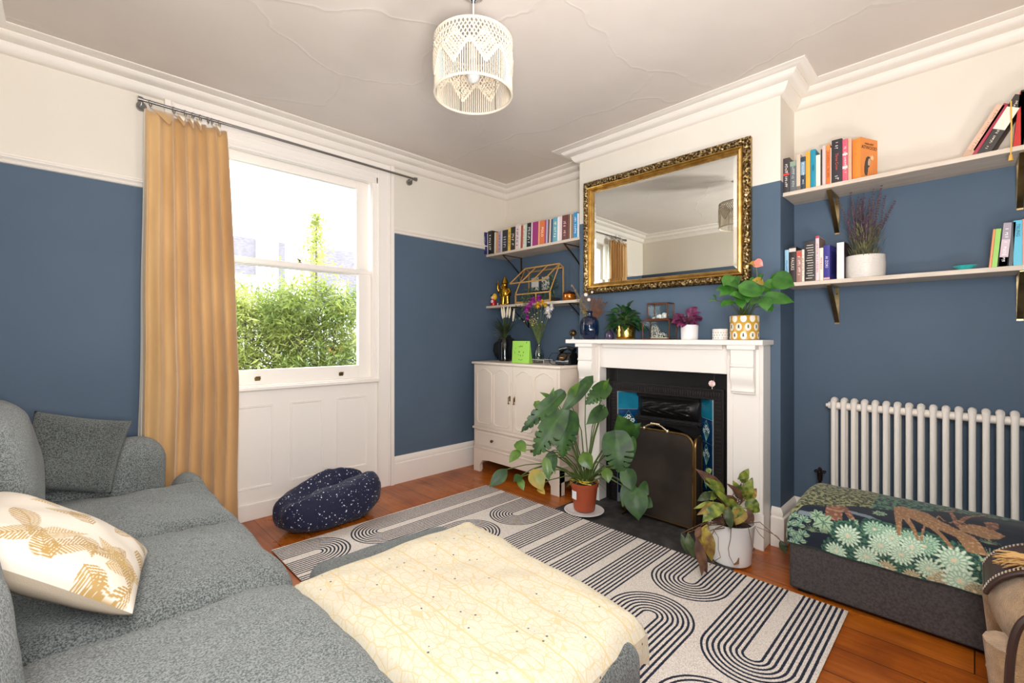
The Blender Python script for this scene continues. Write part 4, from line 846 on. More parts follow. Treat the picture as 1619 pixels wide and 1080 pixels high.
def strokes(pts, w0, w1, c):
    for k in range(len(pts) - 1): paint(seg_mask(lys(*pts[k]), lys(*pts[k + 1]), w0 + (w1 - w0) * k / (len(pts) - 1), w0 + (w1 - w0) * (k + 1) / (len(pts) - 1)), c)
strokes([(180, 225), (330, 240), (470, 262), (620, 300), (780, 360)], .010, .012, C3(120, 132, 140))
paint(poly_mask([(355, 232), (455, 240), (445, 300), (475, 378), (430, 345), (400, 340), (330, 330), (260, 325), (220, 305), (320, 300)]), brk)
strokes([(460, 250), (540, 285), (640, 320)], .014, .004, brk)
# grass sprigs and leaf sprays
def sprig(cx, cy_, n, r, c, w_=.0035, a0=-2.9, a1=-.2):
    y, s_ = lys(cx, cy_)
    for k in range(n):
        a = a0 + (a1 - a0) * k / max(1, n - 1); paint(seg_mask((y, s_), (y - math.cos(a) * r, s_ - math.sin(a) * r), w_, w_ * .3), c)
def petalleaf(cx, cy_, ang, L_, c, c2):
    y, s_ = lys(cx, cy_); d = (math.cos(ang), math.sin(ang)); t = ((Yg - y) * d[0] + (Sg - s_) * d[1]) / L_; w_ = np.abs(-(Yg - y) * d[1] + (Sg - s_) * d[0])
    m_ = (t > 0) & (t < 1) & (w_ < L_ * .24 * np.sin(np.clip(t, 0, 1) * PI)); paint(m_, c); paint(m_ & (w_ < .0022), c2)
pale = C3(160, 184, 150); mid = C3(74, 112, 92)
for cx, cy_ in ((130, 300), (170, 370), (150, 440), (205, 340), (110, 400), (200, 430), (120, 350), (180, 470), (140, 490)):
    for k in range(4): petalleaf(cx, cy_, .4 + k * .8, .034, pale if k % 2 else C3(130, 164, 150), mid)
for cx, cy_, r_ in ((330, 350, .05), (280, 265, .035), (510, 320, .032), (690, 290, .03), (600, 325, .02), (1350, 620, .04), (1280, 540, .022)):
    for k in range(7): petalleaf(cx, cy_, k * 2 * PI / 7 + .3, r_, pale, mid)
for cx, cy_ in ((1220, 480), (1270, 490), (1390, 470), (1340, 690), (1360, 730), (260, 405), (345, 415), (1400, 520)): sprig(cx, cy_, 9, .035, C3(120, 140, 108), .002)
# chrysanthemums
fl = [(1000, 470, .036, 1), (640, 395, .040, 1), (740, 370, .036, 1), (880, 400, .034, 1), (770, 450, .036, 0), (980, 500, .04, 1), (415, 530, .040, 0), (490, 430, .048, 0), (610, 565, .045, 0), (700, 495, .044, 0), (900, 505, .040, 0), (830, 550, .044, 0), (740, 640, .034, 2), (1010, 640, .044, 0), (900, 690, .030, 2), (1050, 740, .036, 2), (1110, 720, .044, 2), (1170, 590, .056, 0), (1210, 720, .056, 0), (1300, 790, .036, 2), (670, 640, .03, 1)]
for i, (cx, cy_, r_, kd) in enumerate(fl):
    y, s_ = lys(cx, cy_); dy, ds = Yg - y, Sg - s_; rr2 = np.hypot(dy, ds); th = np.arctan2(ds, dy)
    bush_ = rr2 < r_ * 1.35 * (1 + .25 * n2); paint(bush_, np.where(n3[:, None] > 0, C3(66, 108, 86), C3(30, 62, 58)))
for i, (cx, cy_, r_, kd) in enumerate(fl):
    y, s_ = lys(cx, cy_); dy, ds = Yg - y, Sg - s_; rr2 = np.hypot(dy, ds); th = np.arctan2(ds, dy); npet = 15
    pet = np.cos(th * npet + 2.5 * np.floor(rr2 / (r_ * .34)))
    mk_ = rr2 < r_ * (.86 + .16 * pet); cA, cB = ((C3(218, 232, 208), C3(146, 182, 152)) if kd == 0 else (C3(182, 210, 182), C3(106, 150, 124)) if kd == 1 else (C3(206, 196, 158), C3(140, 130, 100)))
    ring_ = (rr2 / (r_ * .34)) % 1; tcol = np.clip(.5 + .5 * pet - .55 * (ring_ > .8), 0, 1)[:, None]; paint(mk_, cA * tcol + cB * (1 - tcol)); paint(rr2 < r_ * .14, C3(226, 206, 170))
# deer and gnarled tree
paint(poly_mask([(782, 262), (835, 258), (900, 278), (1000, 308), (1080, 348), (1200, 395), (1300, 436), (1392, 484), (1350, 478), (1255, 448), (1180, 424), (1060, 382), (1168, 475), (1140, 470), (1015, 376), (985, 368), (968, 398), (950, 392), (975, 362), (880, 322), (950, 392), (930, 385), (840, 322), (828, 366), (806, 352), (786, 300)]), tan)
strokes([(1250, 405), (1190, 370), (1150, 300), (1060, 270)], .012, .003, brk); strokes([(1190, 370), (1260, 330), (1370, 310), (1480, 330)], .010, .003, brk); strokes([(1150, 300), (1180, 265), (1240, 255)], .006, .002, brk)
strokes([(1110, 350), (1070, 320), (1060, 335)], .003, .002, tan); strokes([(1140, 360), (1200, 350), (1240, 370)], .003, .002, tan)
paint(poly_mask([(1200, 372), (1290, 375), (1380, 395), (1470, 430), (1500, 445), (1460, 455), (1400, 450), (1410, 465), (1380, 450), (1280, 420), (1210, 400)]), tan)
paint(poly_mask([(1360, 365), (1450, 372), (1460, 405), (1400, 420)]), brk)
paint(Sg < .006, C3(40, 60, 56))
lido = build('lid', mb, m_tap, ot, angle=180)
ca = lido.data.color_attributes.new('print', 'FLOAT_COLOR', 'POINT'); ca.data.foreach_set('color', np.hstack([col, np.ones((len(col), 1))]).astype(np.float32).ravel())
# ---------------------------------------------------------------- shelves
m_shelf = M('whitewashed_board', (214, 200, 184), .6, col2=(198, 182, 164), ns=5, stretch=(6, 1, 6), bump=.1, bs=50)
ZLU, ZLL, ZRU, ZRL = 2.008, 1.508, 2.040, 1.517; XSR, XSL = 2.974, 2.94
def shelf(y0, y1, x0, zt, lab, br, metal, ww, drop, grp):
    t = thing('wall_shelf', (XR - .1, (y0 + y1) / 2, zt), lab, 'shelf', grp)
    build('board', MB().box(x0, XR - .001, y0, y1, zt - .022, zt), m_shelf, t, bevel=.0015)
    for yb in br:
        q = MB(); z0 = zt - .022
        q.box(XR - .006, XR - .001, yb - ww / 2, yb + ww / 2, z0 - drop, z0).box(x0 + .02, XR - .001, yb - ww / 2, yb + ww / 2, z0 - .005, z0)
        n = 10; top = []; 
        for k in range(n + 1):
            s_ = k / n; top.append((x0 + .03 + (XR - .006 - x0 - .03) * s_ + .014 * math.sin(PI * s_), z0 - .004 - (drop - .012) * s_))
        for k in range(n):
            (xa, za), (xb, zb_) = top[k], top[k + 1]; q.add([(xa, yb - ww / 2, za), (xb, yb - ww / 2, zb_), (xb, yb + ww / 2, zb_), (xa, yb + ww / 2, za), (xa + .004, yb - ww / 2, za - .004), (xb + .004, yb - ww / 2, zb_ - .004), (xb + .004, yb + ww / 2, zb_ - .004), (xa + .004, yb + ww / 2, za - .004)], [(0, 1, 2, 3), (4, 5, 6, 7), (0, 1, 5, 4), (1, 2, 6, 5), (2, 3, 7, 6), (3, 0, 4, 7)])
        b_ = build('bracket', q, metal, t)
        build('screw', MB().ball((XR - .007, yb, z0 - drop + .018), .004, 8).ball((XR - .007, yb, z0 - .04), .004, 8), m_dkbrass, b_)
m_brk = M('polished_brass_bracket', (176, 156, 116), .3, metal=1, col2=(120, 102, 70), ns=9)
G1 = 'white shelves in the right alcove'; G2 = 'white shelves in the left alcove'
shelf(YB + .01, YC0 - .002, XSR, ZRU, 'long white upper shelf with brass brackets in the alcove right of the fireplace', [.563, -.15], m_brk, .022, .215, None)
shelf(YB + .01, YC0 - .002, XSR, ZRL, 'long white lower shelf with brass brackets, above the radiator', [.563, -.15], m_brk, .022, .215, None)
shelf(YC1 + .002, YW - .002, XSL, ZLU, 'short white upper shelf full of books, left of the mirror', [yat(794.4, 2.96), yat(891, 2.96)], m_dkbrass, .016, .19, None)
shelf(YC1 + .002, YW - .002, XSL, ZLL, 'short white lower shelf with gold gnome and greenhouse, left of the mirror', [yat(806, 2.96), yat(899, 2.96)], m_black, .016, .19, None)
# ---------------------------------------------------------------- books
_mats = {}
def cm_(c, rough=.5):
    k = (tuple(c), rough)
    if k not in _mats: _mats[k] = M('book_cloth' if rough > .45 else 'glossy_print', c, rough)
    return _mats[k]
m_pages = M('paper_pages', (226, 214, 190), .9, bump=.3, bs=400, stretch=(1, 1, 1))
def text(parent, body, size, loc, xd, yd, mat, name='title', align='CENTER', ext=.0003, sx=1):
    cu = bpy.data.curves.new(name, 'FONT'); cu.body = body; cu.size = size; cu.align_x = align; cu.align_y = 'CENTER'; cu.extrude = ext; cu.resolution_u = 2
    o = bpy.data.objects.new('tmp', cu); COL.objects.link(o); bpy.context.view_layer.update()
    me = bpy.data.meshes.new_from_object(o.evaluated_get(bpy.context.evaluated_depsgraph_get())); bpy.data.objects.remove(o)
    xd = V3(xd); yd = V3(yd); zd = xd.cross(yd); mtx = Matrix((xd * sx, yd, zd)).transposed().to_4x4(); mtx.translation = V3(loc); me.transform(mtx); me.name = name
    me.materials.clear(); me.materials.append(mat); o = bpy.data.objects.new(name, me); link(o, parent); return o
def strokes(t, w, h, x, mat, ts=.5, z0=.18, z1=.82, seed=1, name='spine_lettering'):
    # small worn marks where the lettering on the spine is too small to read
    r = random.Random(seed); q = MB(); z = h * z1; hw = w * ts / 2
    while z > h * z0:
        L = hw * r.uniform(.5, 1.1)
        if r.random() < .82: a_, b_ = -hw * r.uniform(.4, 1), hw * r.uniform(.4, 1); q.box(x - .0003, x + .0002, a_, b_, z - L * .45, z) if r.random() < .5 else q.box(x - .0003, x + .0002, a_, a_ + hw * .5, z - L, z).box(x - .0003, x + .0002, -hw * .2, b_, z - L * .35, z)
        z -= L * 1.35
    if q.v: build(name, q, mat, t, local=True, smooth=False)
READ = ('WILLIAMS', 'FAULKS', 'FIRST BLOOD', 'POLO', 'TESSA', 'AI ZOKI', 'TRUNG')
def book(u0, u1, zb, h, d, xs, colr, label, group, title=None, tc=(240, 236, 225), lean=0, yaw=0, bands=(), rough=.4, horiz=False, ts=.6, hard=False, front=None):
    ya, yb = yat(u0, xs), yat(u1, xs); w = ya - yb - .0006; yc = (ya + yb) / 2
    la = math.radians(lean); dz = (w / 2) * abs(math.sin(la))
    t = thing('book', (xs, yc, zb + dz + .0005), label, 'book', group, rot=(la, 0, math.radians(yaw)))
    th = .0028 if hard else .0012; th = min(th, w * .3)
    c = MB().box(0, d, -w / 2, -w / 2 + th, 0, h).box(0, d, w / 2 - th, w / 2, 0, h)
    n = 5; pr = [(.0035 * (1 - math.cos(PI * k / n - PI / 2)) , -w / 2 + w * k / n) for k in range(n + 1)]
    c.prism([(-.0, -w / 2)] + [(-(.003 if hard else .0012) * math.sin(PI * k / n), -w / 2 + w * k / n) for k in range(1, n)] + [(0, w / 2), (th, w / 2), (th, -w / 2)], 2, 0, h)
    build('cover', c, cm_(colr, rough), t, local=True, angle=50)
    ins = .003 if hard else .0008
    build('pages', MB().box(th, d - ins - .001, -w / 2 + th, w / 2 - th, ins, h - ins), m_pages, t, local=True, smooth=False)
    xx_ = -(.003 if hard else .0012) - .0006
    for (z0, z1, bc) in bands: build('spine_band', MB().box(xx_ + .0001, .0003, -w / 2 + .0003, w / 2 - .0003, z0 * h, z1 * h), cm_(bc, rough), t, local=True, smooth=False)
    if title and title not in READ and w > .004: strokes(t, w, h, xx_ - .0002, cm_(tc, .5), ts=ts, seed=int(u0 * 7))
    elif title and w > .006:
        if horiz: text(t, title, w * ts, (xx_ - .0004, 0, h * .72), (0, -1, 0), (0, 0, 1), cm_(tc, .5))
        else: text(t, title, w * ts, (xx_ - .0004, 0, h * .52), (0, 0, -1), (0, -1, 0), cm_(tc, .5))
    return t, w
GL = 'books on the upper left shelf'
LB = [ # u0,u1,height,depth,colour,title,tc,label,lean
(765.7, 767.9, .215, .14, (44, 40, 96), 'TOGETHER', (230, 228, 236), 'indigo book at the far left end of the upper left shelf', -3),
(770.4, 771.5, .205, .13, (206, 202, 216), None, None, 'thin pale lilac book between the indigo and the thick black book', -2),
(771.8, 778.4, .222, .15, (26, 27, 24), 'BLACK', (232, 230, 215), 'thick black book with white spine lettering near the left end of the upper left shelf', -2),
(781.2, 783.6, .205, .13, (226, 220, 210), None, None, 'thin off-white book right beside the thick black book', 3),
(783.8, 787.2, .200, .13, (206, 150, 100), None, None, 'thin orange-tan book, fifth from the left on the upper left shelf', 3),
(787.4, 791.2, .203, .13, (168, 150, 180), 'the sea', (60, 50, 90), 'lilac paperback beside the orange-tan book', 3),
(791.4, 793.8, .198, .13, (196, 196, 194), None, None, 'thin light grey book left of the speckled black one', 3),
(794.0, 802.4, .203, .14, (38, 36, 46), 'GHOSTS', (190, 190, 200), 'dark navy book with grey lettering left of the yellow book', 3),
(802.6, 806.8, .214, .13, (226, 188, 76), 'circe', (50, 40, 30), 'yellow paperback on the upper left shelf', 4),
(807.0, 814.0, .214, .14, (34, 32, 30), 'NIGHT', (222, 214, 190), 'black book right of the yellow paperback', 4),
(814.3, 820.2, .226, .14, (222, 202, 200), 'PEOPLE', (70, 60, 60), 'pale pink paperback with dark lettering, tall, middle of the upper left shelf', 4),
(820.4, 822.6, .208, .13, (234, 226, 216), None, None, 'thin white book between the pale pink and the rust book', 5),
(822.8, 826.2, .208, .13, (166, 82, 60), None, None, 'rust red book on the upper left shelf', 5),
(826.4, 829.4, .208, .13, (226, 214, 194), 'home', (90, 60, 40), 'cream paperback right of the rust red book', 5),
(829.6, 832.2, .207, .13, (190, 212, 202), None, None, 'pale mint paperback left of the glossy black book', 5),
(832.4, 839.0, .214, .14, (18, 18, 20), 'NOIR', (230, 230, 230), 'glossy black leaning book in the middle of the upper left shelf', 6),
(839.2, 841.2, .212, .14, (236, 214, 226), None, None, 'thin pale pink book touching the magenta one', 4),
(841.4, 850.2, .210, .15, (154, 40, 110), None, None, 'thick magenta book on the upper left shelf', 4),
(850.4, 853.0, .206, .13, (230, 160, 120), None, None, 'thin peach book right of the magenta book', 4),
(853.2, 860.6, .206, .13, (216, 112, 58), 'POLO', (250, 240, 225), 'orange paperback with white capital letters on the upper left shelf', 5),
(860.8, 862.6, .205, .13, (168, 54, 104), None, None, 'thin dark pink book right of the orange paperback', 5),
(862.8, 865.4, .203, .13, (178, 176, 204), None, None, 'thin lavender book, right half of the upper left shelf', 5),
(865.6, 867.8, .203, .13, (92, 60, 58), None, None, 'thin dark brown book beside the lavender one', 5),
(868.0, 870.2, .204, .13, (226, 198, 176), None, None, 'thin peach-cream book left of the navy-brown one', 5),
(870.4, 873.4, .200, .13, (62, 74, 108), None, None, 'thin navy and brown book left of the teal one', 5),
(873.6, 880.8, .206, .14, (96, 164, 180), 'tide', (240, 236, 210), 'teal-blue paperback on the upper left shelf', 4),
(881.0, 884.8, .204, .14, (236, 226, 226), None, None, 'white book with pinkish spine right of the teal one', 2),
(885.0, 888.0, .204, .14, (226, 206, 206), None, None, 'pale rose book left of the brown one', 2),
(888.4, 896.4, .206, .14, (104, 54, 50), 'GRIT', (230, 180, 180), 'thick brown book with pink marks on the upper left shelf', 3),
(896.8, 900.6, .205, .14, (110, 70, 56), None, None, 'slim brown book with a green foot, fifth from the chimney breast', 3),
(900.8, 902.6, .2, .14, (226, 210, 180), None, None, 'slim cream book, fourth from the chimney breast', 2),
(902.8, 906.4, .2, .14, (142, 116, 98), None, None, 'taupe book just left of the bright blue book', 2),
(906.6, 912.6, .207, .14, (40, 142, 196), 'BLUE', (220, 240, 250), 'bright blue book near the chimney breast on the upper left shelf', 1),
(912.8, 915.2, .195, .14, (232, 236, 240), None, None, 'white slim book touching the chimney breast on the upper left shelf', 0)]
for (u0, u1, h, d, c_, tt, tc, lab, ln_) in LB: book(u0, u1, ZLU, h, d, 2.915 if u0 < 767 else 2.935 if u0 < 775 else 2.958, c_, lab, GL, tt, tc or (240, 240, 240), lean=ln_ * .45)
GR = 'books at the left end of the upper right shelf'
XB = 2.99
RB = [
(1237.5, 1248.4, .163, .125, (62, 56, 58), 'THE GOLDFINCH', (226, 220, 215), 'dark charcoal book with a red dot at the chimney end of the upper right shelf', ((.50, .56, (206, 60, 60)),)),
(1248.8, 1258.8, .140, .125, (96, 102, 104), 'GREY BEES', (196, 200, 200), 'grey book with a pale green top, second from the chimney breast', ((.84, 1.0, (140, 160, 140)),)),
(1259.0, 1265.4, .166, .125, (206, 190, 170), None, None, 'beige slim book left of the dark blue picture spine', ((.0, .12, (120, 110, 100)),)),
(1265.8, 1273.6, .150, .125, (44, 62, 76), 'CIRCLE', (226, 232, 236), 'dark blue book with a cloudy sky spine', ((.45, .85, (120, 156, 178)),)),
(1273.9, 1281.0, .168, .125, (226, 164, 60), None, None, 'mustard yellow paperback left of the teal book', ()),
(1281.3, 1289.6, .172, .128, (20, 140, 168), 'TESSA', (12, 44, 60), 'teal book with dark lettering at its foot on the upper right shelf', ()),
(1289.9, 1297.2, .142, .125, (236, 228, 206), None, None, 'cream paperback right of the teal book', ()),
(1297.4, 1299.8, .163, .125, (52, 42, 38), None, None, 'very thin dark brown book between the cream and rose ones', ()),
(1300.0, 1305.6, .176, .125, (212, 188, 184), None, None, 'dusty rose slim paperback left of the thin orange one', ()),
(1305.9, 1312.6, .176, .125, (226, 112, 44), 'the power', (90, 40, 20), 'slim bright orange paperback left of the thick black book', ((.86, 1.0, (236, 140, 70)),)),
(1312.8, 1314.4, .160, .125, (236, 220, 206), None, None, 'paper-thin cream booklet beside the thick black book', ()),
(1314.8, 1331.4, .190, .128, (42, 38, 42), 'TheeeCrow', (200, 80, 70), 'thick black book with red and white lettering on the upper right shelf', ()),
(1331.8, 1340.4, .182, .125, (212, 92, 112), 'PERSUASION', (244, 226, 222), 'red and pink patterned paperback left of the two orange spines', ((.62, .66, (240, 220, 215)), (.30, .36, (240, 220, 215)))),
(1340.7, 1346.4, .180, .125, (224, 168, 136), None, None, 'slim peach paperback beside the big orange paperback', ())]
for (u0, u1, h, d, c_, tt, tc, lab, bands) in RB: book(u0, u1, ZRU, h * 1.24, d, XB, c_, lab, GR, None if tt == 'TheeeCrow' else tt, tc or (240, 240, 240), bands=bands, ts=.5)
tb = [o for o in COL.objects if o.get('label', '').startswith('thick black book with red')][0]
text(tb, 'Three Crow', .018, (-.003, 0, .115), (0, 0, -1), (0, -1, 0), cm_((206, 80, 72)), sx=1.0)
strokes(tb, .026, .236, -.0022, cm_((220, 216, 210)), ts=.7, z0=.78, z1=.93, seed=4)
strokes(tb, .026, .236, -.0022, cm_((206, 200, 196)), ts=.8, z0=.06, z1=.22, seed=6, name='subtitle_lettering')
# big orange paperback, turned so that its cover shows
ot_, w_ = book(1346.8, 1362, ZRU, .215, .135, XB + .004, (236, 142, 60), 'thick orange paperback with a woman on its turned-out cover, upper right shelf', GR, None, yaw=-24, rough=.35)
yf_ = -w_ / 2 - .0006
text(ot_, 'MARGARET', .0135, (.068, yf_, .186), (1, 0, 0), (0, 0, 1), cm_((90, 44, 24)), name='author')
text(ot_, 'ATWOOD', .026, (.068, yf_, .166), (1, 0, 0), (0, 0, 1), cm_((70, 34, 24)), name='title')
def flat(parent, name, pts, mat, y, th=.0004): 
    n = len(pts); return build(name, MB().add([(x, y, z) for x, z in pts] + [(x, y + th, z) for x, z in pts], [tuple(range(n)), tuple(range(n, 2 * n))] + [(i, (i + 1) % n, n + (i + 1) % n, n + i) for i in range(n)]), mat, parent, local=True, smooth=False)
flat(ot_, 'cover_figure', [(.034, .02), (.050, .018), (.056, .04), (.058, .06), (.070, .068), (.072, .085), (.078, .098), (.072, .118), (.058, .122), (.044, .112), (.034, .09), (.028, .06), (.028, .035)], cm_((66, 58, 54)), yf_ - .0002)
flat(ot_, 'cover_face', [(.056, .075), (.068, .072), (.072, .085), (.077, .096), (.071, .112), (.062, .108), (.056, .09)], cm_((206, 178, 146)), yf_ - .0006)
flat(ot_, 'cover_bonnet', [(.078, .108), (.096, .104), (.102, .118), (.094, .130), (.080, .126)], cm_((244, 206, 160)), yf_ - .0006)
flat(ot_, 'spine_figure', [(-.0, 0)] * 3, cm_((66, 58, 54)), yf_) if False else None
GLR = 'books at the left end of the lower right shelf'
RL = [
(1240.8, 1247.0, .128, .12, (150, 192, 216), 'WILLIAMS', (34, 110, 160), 'light blue slim paperback at the chimney end of the lower right shelf', (), .75),
(1247.4, 1258.6, .137, .125, (44, 34, 32), 'FAULKS', (226, 214, 200), 'black book with white capitals FAULKS on the lower right shelf', ((.86, .96, (220, 206, 196)),), .6),
(1259.0, 1267.2, .120, .12, (160, 118, 108), 'BIRDSONG', (240, 226, 220), 'pinkish brown paperback with a red patch near its top', ((.80, .96, (200, 84, 72)),), .6),
(1267.5, 1271.8, .122, .12, (226, 212, 192), 'MAGPIE', (180, 60, 60), 'thin cream paperback left of the big dark book', (), .7),
(1272.2, 1289.0, .150, .13, (48, 42, 42), None, None, 'thick dark book with rows of small white text on its spine', (), .5),
(1289.4, 1295.0, .166, .15, (222, 196, 200), 'LIVES', (150, 70, 80), 'tall thin pale pink book with a red edge, standing above its neighbours', ((.95, 1.0, (196, 60, 80)),), .6),
(1295.3, 1301.6, .120, .12, (228, 216, 200), 'FIRST BLOOD', (176, 50, 46), 'cream paperback with red lettering left of the indigo book', (), .6),
(1301.9, 1312.2, .127, .125, (62, 58, 138), 'AI ZOKI', (226, 222, 236), 'indigo blue paperback with white capitals on the lower right shelf', ((.02, .07, (226, 180, 170)),), .62),
(1322.8, 1334.6, .131, .125, (226, 224, 220), None, None, 'white book with a dark cover beside the lavender pot', (), .5)]
for (u0, u1, h, d, c_, tt, tc, lab, bands, ts) in RL:
    t, w_ = book(u0, u1, ZRL, h * 1.5, d, XB - (.0 if u0 < 1320 else .004), c_, lab, GLR, tt, tc or (240, 240, 240), bands=bands, ts=ts, yaw=-6 if u0 > 1300 else 0)
    if 'rows of small' in lab:
        q = MB(); rr = random.Random(2)
        for k in range(14):
            z = .016 + k * .0142; a_ = rr.uniform(-.8, -.45) * w_ / 2; b_ = rr.uniform(.35, .75) * w_ / 2; q.box(-.0026, -.0014, a_, b_, z, z + .0032)
        build('spine_text', q, cm_((222, 214, 200)), t, local=True, smooth=False)
    if 'tall thin pale pink' in lab: flat(t, 'mottled_cover', [(.004, .004), (.146, .004), (.146, .245), (.004, .245)], M('mottled_grey_print', (120, 92, 84), .5, col2=(170, 146, 132), ns=120), -w_ / 2 - .0006)
    if 'beside the lavender' in lab: flat(t, 'dark_cover', [(.002, .0), (.125, .0), (.125, .196), (.002, .196)], cm_((52, 40, 46)), -w_ / 2 - .0006)
    if 'indigo' in lab: flat(t, 'cover_art', [(.02, .03), (.11, .03), (.11, .16), (.02, .16)], cm_((38, 38, 104)), -w_ / 2 - .0006)
# leaning group, upper right
GU = 'leaning books at the right end of the upper right shelf'
def lbook(ub, zb, h, w, d, xs, ang, colr, label, group, **k):
    yb = yat(ub, xs); a = math.radians(ang)   # rotates the top toward -y (right in view)
    t = thing('book', (xs, yb, zb + .0004), label, 'book', group, rot=(a, 0, 0)); th = .0022
    c = MB().box(0, d, -w, -w + th, 0, h).box(0, d, -th, 0, 0, h).box(-.0005, th, -w, 0, 0, h); build('cover', c, cm_(colr, .4), t, local=True)
    build('pages', MB().box(th, d - .002, -w + th, -th, .001, h - .001), m_pages, t, local=True, smooth=False)
    for (z0, z1, bc) in k.get('bands', ()): build('spine_band', MB().box(-.0012, .0003, -w + .0002, -.0002, z0 * h, z1 * h), cm_(bc), t, local=True, smooth=False)
    if k.get('title') and k['title'] not in READ: strokes(t, w, h, -.0014, cm_(k.get('tc', (240, 240, 240))), ts=k.get('ts', .5), z0=k.get('z0', .12), z1=k.get('z1', .9), seed=int(ub)); [setattr(c_, 'location', (0, -w / 2, 0)) for c_ in t.children if c_.name.startswith('spine_lettering')]
    elif k.get('title'): text(t, k['title'], w * k.get('ts', .5), (-.0018, -w / 2, h * k.get('tp', .6)), *(((0, -1, 0), (0, 0, 1)) if k.get('hz') else ((0, 0, -1), (0, -1, 0))), cm_(k.get('tc', (240, 240, 240))))
    return t
XU = 2.985
lbook(1520.5, ZRU, .236, .0285, .14, XU, 28.5, (220, 176, 150), 'faded pink and beige book leaning on the slim crimson book', GU, bands=((.0, .16, (196, 158, 130)),), title='ANNA KARENINA', tc=(176, 140, 112), ts=.45)
lbook(1532.5, ZRU, .232, .020, .14, XU, 28, (164, 44, 66), 'slim crimson book leaning between the pink-beige and the black-and-cream books', GU)
lbook(1543.0, ZRU, .262, .042, .15, XU, 27.5, (50, 44, 40), 'thick black and cream hardback leaning over, a yellow ribbon beside it', GU, bands=((.44, .80, (236, 226, 206)),), title='HILARY', tc=(222, 214, 196), ts=.25, tp=.90, hz=True)
lbook(1601.5, ZRU, .236, .030, .13, XU, 5, (190, 32, 24), 'bright red book near the right edge of the picture, on the upper right shelf', GU)
lbook(1614.0, ZRU, .242, .05, .14, XU, 0, (40, 32, 34), 'black book at the right edge of the picture on the upper right shelf', GU, title='WOLF', tc=(190, 184, 180), ts=.4)
t = thing('ribbon_bookmark', (2.968, yat(1599, 2.968), ZRU), 'yellow ribbon bookmark with a tassel hanging over the edge of the upper right shelf', 'bookmark')
y_ = yat(1598.5, 2.966); build('ribbon', MB().tube([(2.966, y_, ZRU + .20), (2.966, y_ - .001, ZRU + .10), (2.966, y_ - .001, ZRU + .01), (2.966, y_ + .001, ZRU - .035)], .0028, 6), M('yellow_silk', (226, 178, 84), .6), t)
build('tassel', MB().lathe([(.002, .0), (.006, -.004), (.006, -.01), (.009, -.028), (.0, -.028)], (2.966, y_ + .001, ZRU - .034), 10), M('gold_tassel', (222, 170, 80), .7), t)
GLL = 'books at the right end of the lower right shelf'
lbook(1563.5, ZRL, .172, .0075, .12, XU, 4.5, (226, 124, 40), 'thin orange book at the left of the right-hand group on the lower right shelf', GLL)
lbook(1567.8, ZRL, .172, .0165, .12, XU, 4.5, (134, 190, 56), 'bright lime green book leaning left of the grey and pink one, lower right shelf', GLL)
lbook(1578.2, ZRL, .195, .0265, .13, XU, 5, (150, 136, 148), 'grey and pink paperback between the green and the blue books', GLL, bands=((.0, .62, (206, 184, 190)), (.0, .22, (206, 166, 150))), title='SALLY ROONEY', tc=(236, 232, 236), ts=.5)
lbook(1594.5, ZRL, .193, .012, .13, XU, 3, (22, 30, 34), 'near-black thin book tucked left of the turquoise one', GLL)
lbook(1602.2, ZRL, .198, .0265, .13, XU, 0, (54, 172, 200), 'turquoise book with dark capitals near the right edge, lower right shelf', GLL, title='TRUNG', tc=(16, 60, 80), ts=.62, tp=.78)
lbook(1616.0, ZRL, .200, .03, .13, XU, 0, (232, 130, 116), 'coral pink book cut by the right edge of the picture, lower right shelf', GLL)
t = thing('glass_dish', (3.02, yat(1526, 3.02), ZRL), 'small scalloped turquoise glass dish on the lower right shelf', 'dish')
build('bowl', MB().lathe([(.0, .001), (.02, .001), (.024, .004), (.040, .020), (.042, .021), (.038, .018), (.022, .005), (0, .004)], (3.02, yat(1526, 3.02), ZRL), 40, fn=lambda a, z: 1 + (.07 * math.cos(a * 14) if z > .01 else 0)), M('turquoise_glass', (60, 190, 190), .1, coat=.5), t)
# ---------------------------------------------------------------- leaves
def blade(mb, p0, p1, w, nrm, kind='ovate', n=10, m=3, arch=.08, fold=.18, droop=0, wav=0, sd=0):
    p0, p1, nrm = V3(p0), V3(p1), V3(nrm); d = p1 - p0; L = d.length; dn = d.normalized(); side = dn.cross(nrm); side = side.normalized() if side.length > 1e-5 else dn.orthogonal().normalized(); nn = side.cross(dn).normalized()
    if kind == 'monstera': n, m = 56, 5
    def fnx(a, b):
        t = a; s = b * 2 - 1
        if kind == 'heart': ww = max(0, math.sin(PI * min(1, t ** .55))) ** (.62 + .75 * t)
        elif kind == 'lance': ww = math.sin(PI * t ** .85)
        elif kind == 'strap': ww = (1 - t ** 3) * min(1, t * 6 + .4)
        elif kind == 'monstera': ww = max(0, math.sin(PI * min(1, t ** .58))) ** (.5 + .4 * t)
        else: ww = math.sin(PI * t ** .75) ** .9
        e = abs(s)
        if kind == 'monstera' and e > .3:
            for ts_, dp in ((.34, .75), (.47, .92), (.60, .95), (.73, .92), (.85, .7)):
                q = abs(t - ts_ - (.02 if s > 0 else -.015) - .12 * (e - .3)) / .021
                if q < 1: e = .3 + (e - .3) * (1 - dp * (1 - q * q)); break
        sg = 1 if s > 0 else -1
        back = (-.14 * L * e * (1 - t) ** 3 * 2.0) if kind in ('heart', 'monstera') else 0
        fwd_ = .10 * L * e * (1 - t) * t * 2 if kind in ('heart', 'monstera') else 0
        pos = p0 + dn * (L * t + back + fwd_) + side * (w / 2 * ww * e * sg) + nn * (arch * L * math.sin(PI * t) + fold * w * .5 * ww * e) - Zv * droop * L * t * t
        if wav: pos += nn * wav * w * math.sin(t * 22 + sd + s) * e
        return pos
    mb.grid(fnx, n, 2 * m)
    return mb
